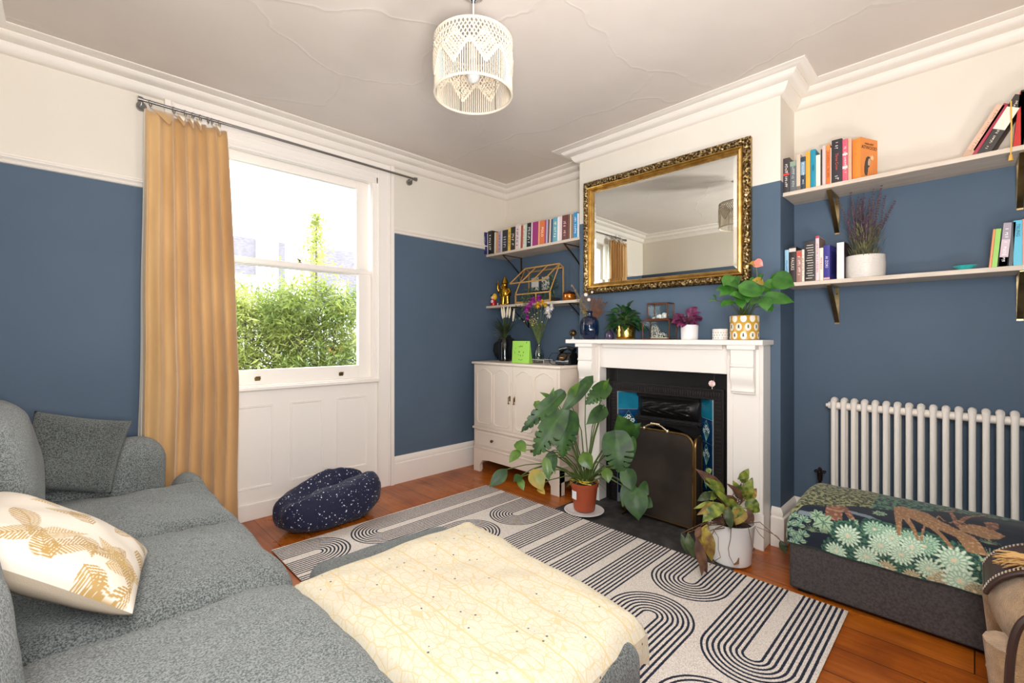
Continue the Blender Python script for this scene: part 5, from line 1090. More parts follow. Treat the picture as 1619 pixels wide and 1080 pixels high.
def toward(p, up=.5, r=0): 
    d = (CAM - V3(p)).normalized(); return (d + Zv * up + V3((rnd.uniform(-r, r), rnd.uniform(-r, r), rnd.uniform(-r, r)))).normalized()
def leafmat(name, c1, c2, rough=.35, ns=25, tr=.15): return two_sided_leaf(name, c1, c2, tr, rough, ns)
m_mon = leafmat('monstera_green', (26, 58, 20), (58, 96, 34), .48, 14); m_mon2 = leafmat('young_monstera_green', (70, 108, 40), (110, 140, 60), .35, 14, .25)
m_yel = leafmat('yellowing_leaf', (120, 132, 44), (176, 146, 60), .45, 12); m_stemg = M('green_stem', (84, 104, 50), .5); m_brn = M('dry_brown_leaf', (104, 74, 50), .8, col2=(140, 108, 76), ns=20)
m_soil = M('potting_soil', (44, 32, 24), .95, col2=(74, 56, 42), ns=90, bump=1, bs=120, dist=.006)
m_terra = M('terracotta_plastic', (172, 78, 44), .5, col2=(160, 70, 40), ns=4); m_wcer = M('white_ceramic', (232, 228, 224), .3, coat=.2)
# monstera
PX, PY = 2.555, 1.885
mo = thing('monstera_plant', (PX, PY, .022), 'large trailing monstera in a terracotta coloured plastic pot at the left of the hearth', 'plant')
build('pot', MB().lathe([(0, 0), (.070, 0), (.073, .01), (.090, .160), (.097, .162), (.099, .19), (.094, .19), (.090, .168), (0, .168)], (PX, PY, .022), 40), m_terra, mo)
build('soil', MB().lathe([(.089, 0), (.05, .008), (0, .012)], (PX, PY, .190), 24), m_soil, mo)
p_ = pt(905, 792, 3.05); q = MB(); 
lb_ = V3((PX, PY, .022)); ang = math.atan2(-PY * 1.0 + .0, -PX) ; ang = math.atan2(CAM.y - PY, CAM.x - PX) - .85
q.grid(lambda a, b: lb_ + V3(((.0895 + .004) * math.cos(ang + (a - .5) * .5), (.0895 + .004) * math.sin(ang + (a - .5) * .5), .085 + .055 * b)), 8, 2); build('paper_label', q, M('white_paper_label', (232, 230, 226), .6), mo)
build('tie', MB().tube([(PX - .05, PY + .07, .215), (PX - .065, PY + .02, .235), (PX - .06, PY - .04, .228), (PX - .02, PY - .075, .225), (PX + .01, PY - .06, .215)], .005, 6).tube([(PX - .062, PY + .03, .228), (PX - .066, PY - .03, .218), (PX - .03, PY - .08, .21)], .004, 6), M('yellow_plastic_tie', (232, 196, 60), .4), mo)
sc = thing('saucer', (PX, PY, .0065), 'white round saucer plate under the monstera pot', 'saucer')
build('plate', MB().lathe([(0, .0), (.10, 0), (.132, .014), (.136, .016), (.130, .018), (.10, .006), (0, .006)], (PX - .01, PY - .005, .0065), 48), m_wcer, sc)
mon = [ # kind, base(u,v), tip(u,v), width m, fw, mat(0 dark,1 young,2 yellow)
('heart', (926, 608), (882, 660), .085, 2.95, 0), ('lance', (866, 652), (876, 612), .045, 2.9, 1), ('lance', (877, 632), (853, 620), .03, 2.9, 1), ('ovate', (899, 632), (917, 604), .06, 2.95, 1), ('lance', (955, 618), (963, 598), .035, 3.0, 1),
('monstera', (955, 614), (925, 640), .115, 3.0, 0), ('heart', (952, 650), (926, 672), .10, 2.98, 0), ('monstera', (878, 632), (823, 684), .10, 2.85, 0), ('heart', (850, 640), (868, 660), .06, 2.9, 1),
('monstera', (880, 665), (843, 722), .155, 2.82, 0), ('monstera', (898, 664), (889, 724), .165, 2.84, 0), ('ovate', (874, 712), (866, 758), .085, 2.85, 0), ('lance', (868, 725), (878, 750), .045, 2.84, 1),
('heart', (988, 688), (976, 654), .15, 2.88, 0), ('heart', (994, 690), (1014, 668), .10, 2.9, 0), ('monstera', (974, 695), (982, 750), .19, 2.78, 0), ('ovate', (1002, 690), (992, 742), .07, 2.84, 0),
('heart', (992, 748), (1000, 778), .10, 2.72, 0), ('ovate', (1000, 760), (984, 802), .09, 2.72, 0), ('ovate', (1008, 772), (1026, 782), .12, 2.74, 0), ('heart', (1004, 782), (1010, 824), .14, 2.68, 0), ('ovate', (1016, 792), (1032, 802), .08, 2.68, 0), ('ovate', (996, 770), (1000, 800), .10, 2.74, 0), ('ovate', (958, 740), (962, 764), .07, 2.86, 1),
('heart', (820, 702), (832, 716), .07, 2.72, 1), ('ovate', (822, 712), (805, 732), .06, 2.7, 1), ('lance', (802, 742), (774, 770), .075, 2.62, 0), ('ovate', (824, 752), (812, 762), .05, 2.66, 0), ('lance', (820, 755), (828, 776), .045, 2.66, 1), ('ovate', (842, 742), (858, 776), .10, 2.68, 2), ('ovate', (862, 722), (868, 760), .06, 2.74, 1), ('ovate', (920, 716), (936, 742), .10, 3.0, 1), ('lance', (850, 768), (862, 782), .04, 2.68, 2)]
bins = [MB(), MB(), MB()]; stems = MB(); crown = V3((PX, PY, .20))
for i, (kd, b0, t0, w_, fw, mi) in enumerate(mon):
    p0 = pt(*b0, fw + .02); p1 = pt(*t0, fw - .03); blade(bins[mi], p0, p1, w_, toward(p0, .25, .25), kd, arch=.07, fold=.16, n=14)
    j = crown + V3((rnd.uniform(-.03, .03), rnd.uniform(-.03, .03), 0)); mid = (j + p0) / 2 + Zv * (.05 + .05 * rnd.random()) + V3((rnd.uniform(-.03, .03), rnd.uniform(-.03, .03), 0))
    if p0.z < .25: mid.z = max(mid.z, .26)
    stems.tube([j, j.lerp(mid, .55) + Zv * .02, mid, mid.lerp(p0, .6) + Zv * .01, p0], [.0045, .0042, .0038, .003, .0025], 6, caps=False)
build('leaves', bins[0], m_mon, mo, angle=180); build('young_leaves', bins[1], m_mon2, mo, angle=180); build('yellowing_leaves', bins[2], m_yel, mo, angle=180)
for a_, b_ in (((PX, PY, .2), pt(955, 640, 3.0)), ((PX, PY, .2), pt(985, 735, 2.82))): stems.tube([V3(a_), V3(a_).lerp(V3(b_), .5) + V3((0, 0, .05)), b_], [.008, .007, .005], 7, caps=False)
build('stem', stems, m_stemg, mo)
sp = MB()
for k in range(46):
    a = rnd.uniform(0, 2 * PI); L = rnd.uniform(.10, .20); up = rnd.uniform(.2, 1.0); d = V3((math.cos(a), math.sin(a), up)).normalized(); p0 = crown + V3((math.cos(a), math.sin(a), 0)) * rnd.uniform(0, .05); blade(sp, p0, p0 + d * L, .010, Zv, 'strap', n=8, m=1, arch=.12, droop=.35)
build('grassy_leaves', sp, leafmat('pale_strap_leaf', (88, 112, 46), (160, 168, 84), .4, 8), mo, angle=180)
# calathea in white pot
QX, QY = 2.555, .918
cal = thing('calathea_plant', (QX, QY, .0005), 'wilting calathea with browning leaves in a white round pot right of the hearth', 'plant')
build('pot', MB().lathe([(0, 0), (.092, 0), (.098, .006), (.114, .20), (.116, .213), (.110, .214), (.107, .18), (0, .18)], (QX, QY, .0065), 48), m_wcer, cal); build('soil', MB().lathe([(.108, 0), (.05, .006), (0, .01)], (QX, QY, .188), 24), m_soil, cal)
m_cg = leafmat('calathea_green', (66, 92, 34), (150, 158, 62), .5, 30); m_cy = leafmat('calathea_yellow_brown', (170, 150, 52), (120, 84, 44), .55, 22); m_cb = leafmat('calathea_brown', (72, 44, 36), (110, 76, 52), .7, 22, .05); m_cd = leafmat('calathea_dark_green', (44, 62, 36), (86, 96, 56), .5, 20)
s6 = lambda x, y: (1060 + x / 5.684, 730 + y / 5.684)
cl_ = [('ovate', (640, 190), (705, 60), .05, 2.44, 0), ('ovate', (690, 100), (600, 160), .035, 2.42, 0), ('ovate', (640, 320), (560, 165), .05, 2.40, 0), ('lance', (650, 360), (505, 195), .045, 2.36, 2), ('ovate', (665, 345), (738, 140), .060, 2.42, 0), ('ovate', (690, 330), (775, 240), .05, 2.41, 1), ('ovate', (672, 350), (800, 455), .075, 2.36, 0),
('lance', (560, 440), (300, 180), .035, 2.32, 0), ('ovate', (490, 300), (300, 140), .05, 2.36, 0), ('lance', (500, 320), (215, 60), .065, 2.40, 2), ('ovate', (480, 385), (285, 550), .070, 2.28, 0), ('lance', (440, 370), (238, 480), .045, 2.30, 1), ('lance', (410, 372), (205, 425), .03, 2.32, 0), ('lance', (365, 280), (240, 355), .04, 2.34, 3), ('ovate', (520, 410), (545, 612), .045, 2.28, 3), ('ovate', (650, 420), (585, 570), .065, 2.27, 1), ('ovate', (640, 400), (560, 520), .05, 2.28, 0),
('ovate', (310, 590), (372, 895), .060, 2.22, 1), ('ovate', (290, 590), (320, 800), .05, 2.25, 0), ('lance', (155, 635), (212, 870), .045, 2.25, 3), ('lance', (95, 645), (150, 830), .03, 2.27, 3), ('lance', (270, 580), (228, 700), .03, 2.24, 2), ('lance', (235, 680), (330, 1015), .05, 2.19, 2), ('lance', (300, 800), (280, 1030), .03, 2.19, 2), ('lance', (985, 705), (1040, 830), .04, 2.34, 3), ('ovate', (470, 520), (380, 560), .05, 2.3, 2), ('lance', (330, 60), (360, 110), .03, 2.42, 0), ('lance', (420, 480), (560, 330), .03, 2.42, 2), ('lance', (600, 380), (480, 300), .04, 2.4, 2), ('ovate', (600, 430), (470, 330), .05, 2.33, 0), ('ovate', (560, 470), (400, 420), .045, 2.31, 1), ('lance', (640, 470), (720, 560), .04, 2.3, 2), ('ovate', (420, 300), (250, 330), .045, 2.36, 0), ('lance', (700, 420), (745, 560), .03, 2.32, 2), ('ovate', (600, 330), (640, 200), .04, 2.43, 3), ('lance', (330, 560), (250, 780), .045, 2.25, 1), ('lance', (450, 440), (330, 520), .04, 2.32, 2)]
cb_ = [MB() for _ in range(4)]; st_ = MB(); cr0 = V3((QX, QY, .20))
for kd, b0, t0, w_, fw, mi in cl_:
    p0 = pt(*s6(*b0), fw + .01); p1 = pt(*s6(*t0), fw - .01); blade(cb_[mi], p0, p1, w_, toward(p0, .3, .3), kd, arch=.10, fold=.22, n=14, wav=.05, sd=rnd.uniform(0, 6))
    j = cr0 + V3((rnd.uniform(-.04, .04), rnd.uniform(-.04, .04), 0)); md = (j + p0) / 2 + Zv * .04
    if p0.z < .24: md = j.lerp(p0, .6); md.z = .235
    st_.tube([j, md, p0], [.0028, .0022, .0016], 5, caps=False)
for mi, (nm_, mm_) in enumerate((('green_leaves', m_cg), ('yellow_leaves', m_cy), ('brown_leaves', m_cb), ('dark_leaves', m_cd))): build(nm_, cb_[mi], mm_, cal, angle=180)
build('stem', st_, m_brn, cal)
dr = MB()
for pts in (((545, 610), (540, 700), (520, 780), (530, 850), (570, 925), (600, 920), (615, 870)), ((380, 600), (430, 680), (430, 790), (450, 860), (400, 890), (350, 930)), ((700, 590), (730, 720), (770, 860), (785, 870)), ((760, 580), (860, 620), (960, 670), (990, 710)), ((760, 590), (800, 650), (840, 690))):
    dr.tube([pt(*s6(*q_), 2.295 if k else 2.34) for k, q_ in enumerate(pts)], .0016, 5)
dr.tube([pt(*s6(570, 925), 2.29), pt(*s6(605, 910), 2.285), pt(*s6(615, 865), 2.285)], [.003, .007, .002], 6)
for k in range(26):
    a = rnd.uniform(0, 6.28); r_ = rnd.uniform(.02, .09); p0 = cr0 + V3((math.cos(a) * r_, math.sin(a) * r_, -.01)); dr.tube([p0, p0 + V3((rnd.uniform(-.04, .04), rnd.uniform(-.04, .04), .05)), p0 + V3((rnd.uniform(-.07, .07), rnd.uniform(-.07, .07), rnd.uniform(.03, .12)))], .0013, 4)
build('dry_stalk', dr, m_brn, cal)
# ---------------------------------------------------------------- things on the mantel
MX = 2.845
def my(u, x=MX): return yat(u, x)
# blue ribbed vase with dried flowers
y = my(932); t = thing('ribbed_vase', (MX, y, MT), 'deep blue ribbed glass vase of dried flowers near the left end of the mantel', 'vase')
m_bg = M('deep_blue_glass', (8, 22, 46), .06, coat=.6, col2=(16, 38, 70), ns=6, stretch=(1, 1, .4))
build('body', MB().lathe([(0, 0), (.045, 0), (.058, .012), (.069, .05), (.071, .10), (.066, .14), (.048, .165), (.024, .178), (.021, .19), (.022, .205), (.027, .215), (.023, .215), (.018, .20), (.018, .18), (0, .17)], (MX, y, MT), 72, fn=lambda a, z: 1 + .028 * abs(math.cos(a * 10)) * (1 if .01 < z < .17 else 0)), m_bg, t)
db = MB(); dw = MB(); dy_ = MB(); rr = random.Random(11); top = V3((MX, y, MT + .205)); sg = MB()
def tuft(mbx, u, v, fw, r, n, w_, L):
    c = pt(u, v, fw)
    for k in range(n):
        d = V3((rr.gauss(0, 1), rr.gauss(0, 1), rr.gauss(.3, 1))).normalized(); p0 = c + d * r * rr.random(); blade(mbx, p0, p0 + d * L, w_, V3((rr.random(), rr.random(), 1)), 'lance', n=3, m=1)
FWV = top.dot(Fv)
for (u0, v0, u1, v1) in ((938, 500, 950, 470), (940, 500, 958, 478), (940, 505, 955, 492), (936, 500, 944, 475), (932, 500, 938, 470), (942, 505, 948, 490)):
    p0, p1 = pt(u0, v0, FWV), pt(u1, v1, FWV - .03); sg.tube([top, p0, p1], .0012, 4)
    for k in range(16):
        f = k / 16; c = p0.lerp(p1, f)
        for s_ in (-1, 1): blade(db, c, c + (Rv * s_ * .022 + Zv * .012 + Fv * rr.uniform(-.01, .01)), .006, -Fv, 'lance', n=3, m=1)
m_rust = M('rust_dried_fern', (84, 50, 34), .8, col2=(112, 72, 46), ns=30); build('fern_fronds', db, m_rust, t, angle=180)
for (u0, v0) in ((924, 497), (928, 493), (921, 490), (926, 503)): tuft(dy_, u0, v0, FWV, .012, 40, .003, .02)
build('yellow_flower', dy_, M('mustard_dried_flower', (168, 142, 62), .8), t, angle=180)
gr = MB()
for k in range(60):
    f = rr.random(); c = pt(905 + 22 * f, 452 + 36 * f, FWV - .01); blade(gr, c, c + V3((rr.uniform(-.02, .0), rr.uniform(-.01, .02), rr.uniform(.0, .025))), .003, -Fv, 'lance', n=3, m=1)
build('grass_plume', gr, M('pale_plume', (150, 128, 92), .9), t, angle=180); gr = MB()
for k in range(160):
    c = pt(918 + rr.gauss(6, 7), 475 + rr.gauss(4, 8), FWV + rr.uniform(-.03, .02)); d = V3((rr.gauss(0, 1), rr.gauss(0, 1), rr.gauss(.5, 1))).normalized(); blade(gr, c, c + d * .025, .0035, -Fv, 'lance', n=3, m=1)
sg.tube([top, pt(920, 485, FWV), pt(905, 452, FWV)], .001, 4); build('grass', gr, M('brown_dried_grass', (120, 98, 66), .9), t, angle=180); build('stem', sg, M('dry_stem', (110, 92, 60), .8), t)
for (u0, v0, r_) in ((926, 466, .017), (931, 474, .015), (936, 462, .010)):
    c = pt(u0, v0, FWV - .03)
    for k in range(12):
        a = k * PI / 6; blade(dw, c, c + (Rv * math.cos(a) + Zv * math.sin(a) - Fv * .2) * r_, .006, -Fv, 'ovate', n=3, m=1)
    dw.ball(c - Fv * .003, .004, 6)
build('daisy', dw, M('pale_pink_petals', (240, 220, 208), .6), t, angle=180)
y = my(961); t = thing('bud_vase', (MX + .02, y, MT), 'tiny smoky purple glass bud vase between the blue vase and the gold pot', 'vase')
build('body', MB().lathe([(0, 0), (.026, 0), (.031, .01), (.033, .03), (.028, .05), (.012, .064), (.007, .074), (.0065, .095), (.010, .10), (.007, .10), (.005, .09), (0, .08)], (MX + .02, y, MT), 32), M('smoky_purple_glass', (74, 62, 84), .08, coat=.5), t)
# gold pot + green plant
y = my(989); t = thing('potted_plant', (MX, y, MT), 'bushy dark green plant in a hammered gold pot on a saucer on the mantel', 'plant')
build('saucer', MB().lathe([(0, 0), (.066, 0), (.072, .010), (.068, .012), (0, .006)], (MX, y, MT), 40), m_gold, t)
build('pot', MB().lathe([(0, .006), (.056, .008), (.068, .02), (.070, .06), (.066, .10), (.063, .10), (.063, .085), (0, .085)], (MX, y, MT), 48), M('hammered_gold', (212, 176, 92), .18, metal=1, bump=.5, bs=60, dist=.004), t); build('soil', MB().lathe([(.062, .0), (0, .004)], (MX, y, MT + .086), 20), m_soil, t)
def bushy(t, c, n, rx, rz, L, w_, mat, seed, kind='ovate', zmin=-.2, stemm=None, stem_h=.0, name='leaves'):
    r = random.Random(seed); mb = MB(); st = MB(); c = V3(c)
    for k in range(n):
        a = r.uniform(0, 2 * PI); el = r.uniform(zmin, 1.2); d = V3((math.cos(a) * math.cos(el), math.sin(a) * math.cos(el), math.sin(el)))
        p0 = c + V3((d.x * rx, d.y * rx, d.z * rz + stem_h)) * r.uniform(.35, 1); tip = p0 + (d + V3((0, 0, -.35))).normalized() * L * r.uniform(.7, 1.15)
        tip.x = min(tip.x, XC - .012) if tip.y > YC0 and tip.y < YC1 else tip.x
        blade(mb, p0, tip, w_ * r.uniform(.8, 1.2), (Zv + (CAM - p0).normalized() * .6 + V3((r.uniform(-.4, .4), r.uniform(-.4, .4), 0))), kind, arch=.1, fold=.2, n=8, m=2, droop=.15)
        st.tube([c, (c + p0) / 2 + V3((0, 0, .02)), p0], .0014, 4, caps=False)
    build(name, mb, mat, t, angle=180); build('stem', st, stemm or m_stemg, t)
bushy(t, (MX - .012, y, MT + .11), 80, .095, .115, .085, .040, leafmat('dark_glossy_leaf', (22, 56, 28), (44, 88, 40), .3, 20), 5)
# glass display boxes
m_cop = M('copper_brown_frame', (110, 66, 46), .4, metal=.6)
def gbox(t, x0, x1, y0, y1, z0, z1, r=.0035):
    q = MB()
    for x in (x0, x1):
        for y in (y0, y1): q.box(x - r, x + r, y - r, y + r, z0, z1)
    for z in (z0 + r, z1 - r):
        for y in (y0, y1): q.box(x0, x1, y - r, y + r, z - r, z + r)
        for x in (x0, x1): q.box(x - r, x + r, y0, y1, z - r, z + r)
    build('metal_frame', q, m_cop, t, bevel=.0008); g = MB().box(x0, x1, y0, y0 + .0015, z0 + r, z1 - r).box(x0, x1, y1 - .0015, y1, z0 + r, z1 - r).box(x0, x0 + .0015, y0, y1, z0 + r, z1 - r).box(x1 - .0015, x1, y0, y1, z0 + r, z1 - r)
    build('glass_pane', g, m_glass, t, smooth=False); build('base', MB().box(x0, x1, y0, y1, z0, z0 + .003), m_cop, t, smooth=False)
xa, xb = 2.80, 2.905; y0, y1 = yat(1058, xa), yat(1016, xa); zl = MT + .132; t = thing('display_case', ((xa + xb) / 2, (y0 + y1) / 2, MT), 'copper framed glass box holding a patterned baby shoe, lower of the two stacked', 'glass box', 'stacked glass boxes on the mantel'); gbox(t, xa, xb, y0, y1, MT, zl)
ya_, yb_ = yat(1055, xa + .01), yat(1024, xa + .01); t = thing('display_case', ((xa + xb) / 2, (ya_ + yb_) / 2, zl), 'copper framed glass box with white crystals, upper of the two stacked', 'glass box', 'stacked glass boxes on the mantel'); gbox(t, xa + .01, xb - .005, ya_, yb_, zl + .0005, MT + .245)
yc = (ya_ + yb_) / 2; rr = random.Random(5)
for k, (dy, r_, lab) in enumerate(((-.035, .026, 'largest white crystal lump in the upper glass box, at the right'), (.002, .019, 'middle white crystal lump in the upper glass box'), (.045, .010, 'smallest white crystal lump in the upper glass box, at the left'))):
    c = V3((xa + .045, yc + dy, zl + .004 + r_ * .8)); t = thing('crystal_lump', (c.x, c.y, zl + .004), lab, 'crystal', 'white crystals in the glass box'); q = MB()
    for j in range(6): d = V3((rr.uniform(-1, 1), rr.uniform(-1, 1), rr.uniform(-.5, 1))) * r_ * .45; q.ball(c + d, r_ * rr.uniform(.45, .62), 6)
    build('crystal', q, M('white_quartz', (240, 236, 232), .4), t, smooth=False)
# baby shoe inside the lower case
yc = (y0 + y1) / 2; t = thing('baby_shoe', (xa + .05, yc, MT + .004), 'tiny black and white patterned high-top baby shoe inside the lower glass box', 'shoe'); m, nt, p = nm('patterned_canvas'); v = nd(nt, 'ShaderNodeTexVoronoi', {'Vector': coord(nt), 'Scale': 170.0}); nt.links.new(ramp(nt, v.outputs[0], [(.35, srgb(236, 230, 218)), (.45, srgb(40, 38, 40))], 'CONSTANT'), p.inputs['Base Color']); p.inputs['Roughness'].default_value = .8
def shoe(a, b):
    s_ = a; yy_ = yc + .052 - .105 * s_; h = .078 if s_ < .38 else .078 - .046 * min(1, (s_ - .38) / .22); h = h * (1 - .35 * max(0, s_ - .8) / .2); w_ = .021 * (math.sin(PI * (.12 + .76 * s_)) ** .4); th = PI * b
    return V3((xa + .05 - w_ * math.cos(th), yy_ + .004 * math.sin(th) * 0, MT + .016 + h * math.sin(th) ** .55))
build('upper', MB().grid(shoe, 40, 18), m, t, angle=180)
build('sole', MB().grid(lambda a, b: V3((xa + .05 - .024 * math.sin(PI * (.1 + .8 * a)) ** .4 * math.cos(2 * PI * b), yc + .056 - .114 * a, MT + .011 + .007 * math.sin(2 * PI * b))), 30, 12, cv=True), M('cream_rubber', (226, 210, 186), .6), t); build('stand', MB().box(xa + .03, xa + .07, yc - .055, yc + .045, MT + .0035, MT + .006), M('pale_card', (226, 196, 170), .8), t, smooth=False)
# white pot with purple plant
y = my(1090); t = thing('coleus_plant', (MX, y, MT), 'purple leaved plant in a white dimpled pot on the mantel', 'plant')
build('pot', MB().lathe([(0, 0), (.048, 0), (.051, .004), (.0535, .095), (.050, .095), (.049, .08), (0, .08)], (MX, y, MT), 48), M('white_dimpled_pot', (228, 224, 222), .5, bump=.6, bs=90, dist=.003), t); build('soil', MB().lathe([(.049, 0), (0, .003)], (MX, y, MT + .081), 20), m_soil, t)
bushy(t, (MX - .005, y + .012, MT + .10), 40, .06, .06, .062, .042, leafmat('purple_leaf', (78, 24, 58), (140, 56, 100), .45, 40, .1), 9, stem_h=.02, stemm=M('purple_stem', (96, 60, 70), .6))
# trinket box
y = my(1138.5, MX - .02); t = thing('trinket_pot', (MX - .02, y, MT), 'small round white trinket pot with tiny dark motifs beside the yellow pot', 'pot')
build('body', MB().lathe([(0, 0), (.041, 0), (.044, .003), (.044, .050), (.042, .053), (.044, .055), (.044, .062), (.041, .066), (0, .067)], (MX - .02, y, MT), 40), M('white_glaze', (230, 222, 214), .3), t)
q = MB(); 
for k in range(18):
    for z in (.012, .028, .043):
        a = k * 2 * PI / 18 + z * 11; c = V3((MX - .02 + .0445 * math.cos(a), y + .0445 * math.sin(a), MT + z)); tg = V3((-math.sin(a), math.cos(a), 0)); q.tube([c - tg * .003, c + tg * .003], .0008, 4).tube([c - Zv * .003, c + Zv * .004], .0008, 4)
build('motif', q, M('dark_glaze_motif', (70, 60, 66), .5), t)
# anthurium in yellow insect pot
AX, AY = 2.83, yat(1177, 2.83); t = thing('anthurium_plant', (AX, AY, MT), 'broad leaved anthurium in a mustard pot patterned with insects in white ovals', 'plant')
RP = .0775; build('pot', MB().lathe([(0, 0), (.073, 0), (RP, .004), (RP, .138), (RP - .002, .141), (.072, .141), (.072, .12), (0, .12)], (AX, AY, MT), 64), M('mustard_glaze', (206, 156, 52), .3), t); build('soil', MB().lathe([(.071, 0), (0, .004)], (AX, AY, MT + .121), 24), m_soil, t)
q = MB(); bgs = MB(); bg2 = MB()
for row, z in enumerate((.026, .075, .124)):
    for k in range(10):
        a0 = (k + .5 * (row % 2)) * 2 * PI / 10 + .25
        def cyl(da, dz, r_=RP + .0006): return V3((AX + r_ * math.cos(a0 + da), AY + r_ * math.sin(a0 + da), MT + z + dz))
        hmax = .0225; rim = [(.017 / RP * math.cos(j * PI / 8), hmax * math.sin(j * PI / 8)) for j in range(16)]; rim = [(a_, min(b_, .138 - z)) for a_, b_ in rim]
        q.add([cyl(0, 0)] + [cyl(a_, b_) for a_, b_ in rim], [(0, 1 + j, 1 + (j + 1) % 16) for j in range(16)])
        if z < .12:
            tgt = bgs if (k + row) % 3 else bg2; c = cyl(0, 0, RP + .0012); tg = (cyl(.01, 0) - cyl(-.01, 0)).normalized(); out = V3((math.cos(a0), math.sin(a0), 0))
            R3 = Matrix((tg, out, Zv)).transposed(); tgt.ball(c, (.0045, .001, .0075), 8, rot=R3); tgt.ball(c + Zv * .010, (.003, .001, .003), 8, rot=R3)
            for s_ in (-1, 1):
                for dz in (-.006, 0, .006): tgt.tube([c + Zv * dz, c + tg * s_ * .008 + Zv * (dz * 1.7)], .0007, 4)
build('white_oval', q, M('white_oval_glaze', (238, 230, 214), .3), t, smooth=False); build('beetle', bgs, M('dark_beetle_print', (48, 50, 44), .4), t); build('beetle_green', bg2, M('olive_beetle_print', (96, 92, 40), .4), t)
c7 = lambda x, y: (1120 + x / 7.2, 400 + y / 7.2)
al = [('heart', (780, 310), (985, 375), .125, 2.40, 0), ('heart', (860, 250), (800, 205), .04, 2.42, 0) if False else ('heart', (790, 320), (800, 205), .07, 2.44, 0), ('heart', (690, 330), (770, 420), .07, 2.42, 0), ('heart', (695, 510), (985, 565), .075, 2.38, 0), ('heart', (640, 540), (665, 670), .065, 2.36, 0), ('heart', (680, 600), (720, 680), .045, 2.4, 0), ('heart', (400, 400), (630, 490), .10, 2.34, 0), ('heart', (330, 370), (180, 360), .075, 2.38, 0), ('heart', (240, 280), (170, 385), .06, 2.4, 0), ('heart', (300, 290), (340, 370), .05, 2.42, 0), ('heart', (260, 410), (115, 500), .06, 2.38, 0), ('lance', (250, 400), (80, 430), .045, 2.4, 0), ('heart', (380, 500), (230, 480), .055, 2.35, 0), ('heart', (260, 560), (125, 620), .05, 2.36, 0), ('lance', (90, 540), (0, 550), .02, 2.4, 0), ('lance', (85, 540), (50, 470), .025, 2.4, 0), ('heart', (420, 450), (450, 570), .06, 2.36, 0), ('heart', (480, 350), (560, 320), .07, 2.42, 0), ('heart', (560, 520), (470, 600), .05, 2.38, 0), ('heart', (360, 540), (390, 640), .05, 2.37, 0), ('lance', (570, 300), (630, 250), .045, 2.44, 0), ('heart', (460, 640), (500, 600), .04, 2.36, 0), ('heart', (560, 400), (600, 480), .06, 2.43, 0), ('heart', (300, 440), (350, 540), .06, 2.42, 0), ('heart', (640, 400), (700, 470), .05, 2.45, 0)]
lv = MB(); st2 = MB(); ct0 = V3((AX, AY, MT + .125))
for kd, b0, t0, w_, fw, mi in al:
    p0 = pt(*c7(*b0), fw); p1 = pt(*c7(*t0), fw - .03); blade(lv, p0, p1, w_, toward(p0, .7, .15), kd, arch=.08, fold=.14, n=12)
    st2.tube([ct0 + V3((rnd.uniform(-.02, .02), rnd.uniform(-.02, .02), 0)), ct0.lerp(p0, .5) + Zv * .03, p0], [.0022, .002, .0016], 5, caps=False)
build('leaves', lv, leafmat('anthurium_leaf', (34, 84, 26), (70, 124, 44), .28, 12), t, angle=180); build('stem', st2, m_stemg, t)
q = MB(); p0 = pt(*c7(540, 110), 2.4); blade(q, p0, pt(*c7(625, 150), 2.38), .05, toward(p0, .3), 'heart', arch=.1, fold=.2); build('pink_flower', q, M('salmon_spathe', (222, 120, 106), .4), t, angle=180)
for p0, p1_, w_ in ((pt(*c7(540, 130), 2.42), pt(*c7(455, 125), 2.38), .035), (pt(*c7(600, 330), 2.42), pt(*c7(490, 310), 2.39), .045)): build('fading_flower', blade(MB(), p0, p1_, w_, toward(p0, .3), 'heart'), M('olive_orange_spathe', (170, 140, 60), .5), t, angle=180)
q = MB(); q.tube([ct0, pt(*c7(560, 330), 2.42), pt(*c7(545, 115), 2.4)], .0025, 6); build('flower_stalk', q, m_stemg, t)
# brass ball ornament at the left end of the mantel
x = 2.80; y = yat(906, x); t = thing('brass_ball_ornament', (x, y, MT), 'small brass globe on a short white stem at the left end of the mantel', 'ornament')
build('stem', MB().lathe([(0, 0), (.016, 0), (.016, .003), (.004, .006), (.004, .022), (0, .022)], (x, y, MT), 16), m_wcer, t)
build('globe', MB().ball((x, y, MT + .048), .028, 20), M('bronze_globe', (110, 92, 60), .25, metal=.9, col2=(60, 50, 36), ns=30), t)
# ---------------------------------------------------------------- things on the cabinet
m_blkg = M('black_glass', (12, 13, 15), .08, coat=.5)
x = 2.90; y = yat(798, x); t = thing('black_vase', (x, y, CZ), 'black glass cylinder vase of grasses and bunny tails at the left of the cabinet top', 'vase')
build('body', MB().lathe([(0, 0), (.052, 0), (.055, .004), (.056, .16), (.045, .185), (.040, .20), (.037, .2), (.04, .18), (0, .17)], (x, y, CZ), 40), m_blkg, t)
top = V3((x, y, CZ + .19)); g1 = MB(); g2 = MB(); st = MB(); FW = top.dot(Fv); rr = random.Random(8)
for (u, v0, v1) in ((793, 486, 504), (796, 484, 502), (803, 484, 502), (807, 485, 503), (813, 488, 508), (794, 498, 503)):
    a = pt(u, v0, FW - .02); b = pt(u - 2 if u > 800 else u + 2, v1, FW - .02); g1.tube([a, a.lerp(b, .3), a.lerp(b, .7), b], [.003, .010, .010, .004], 8); st.tube([b, (b + top) / 2 + V3((0, 0, -.0)), top], .0016, 5)
for k in range(70):
    a = rr.uniform(0, 2 * PI); d = V3((math.cos(a) * .45, math.sin(a) * .45, rr.uniform(.5, 1.2))).normalized(); blade(g2, top, top + d * rr.uniform(.12, .30), .012, Zv, 'strap', n=7, m=1, droop=.15)
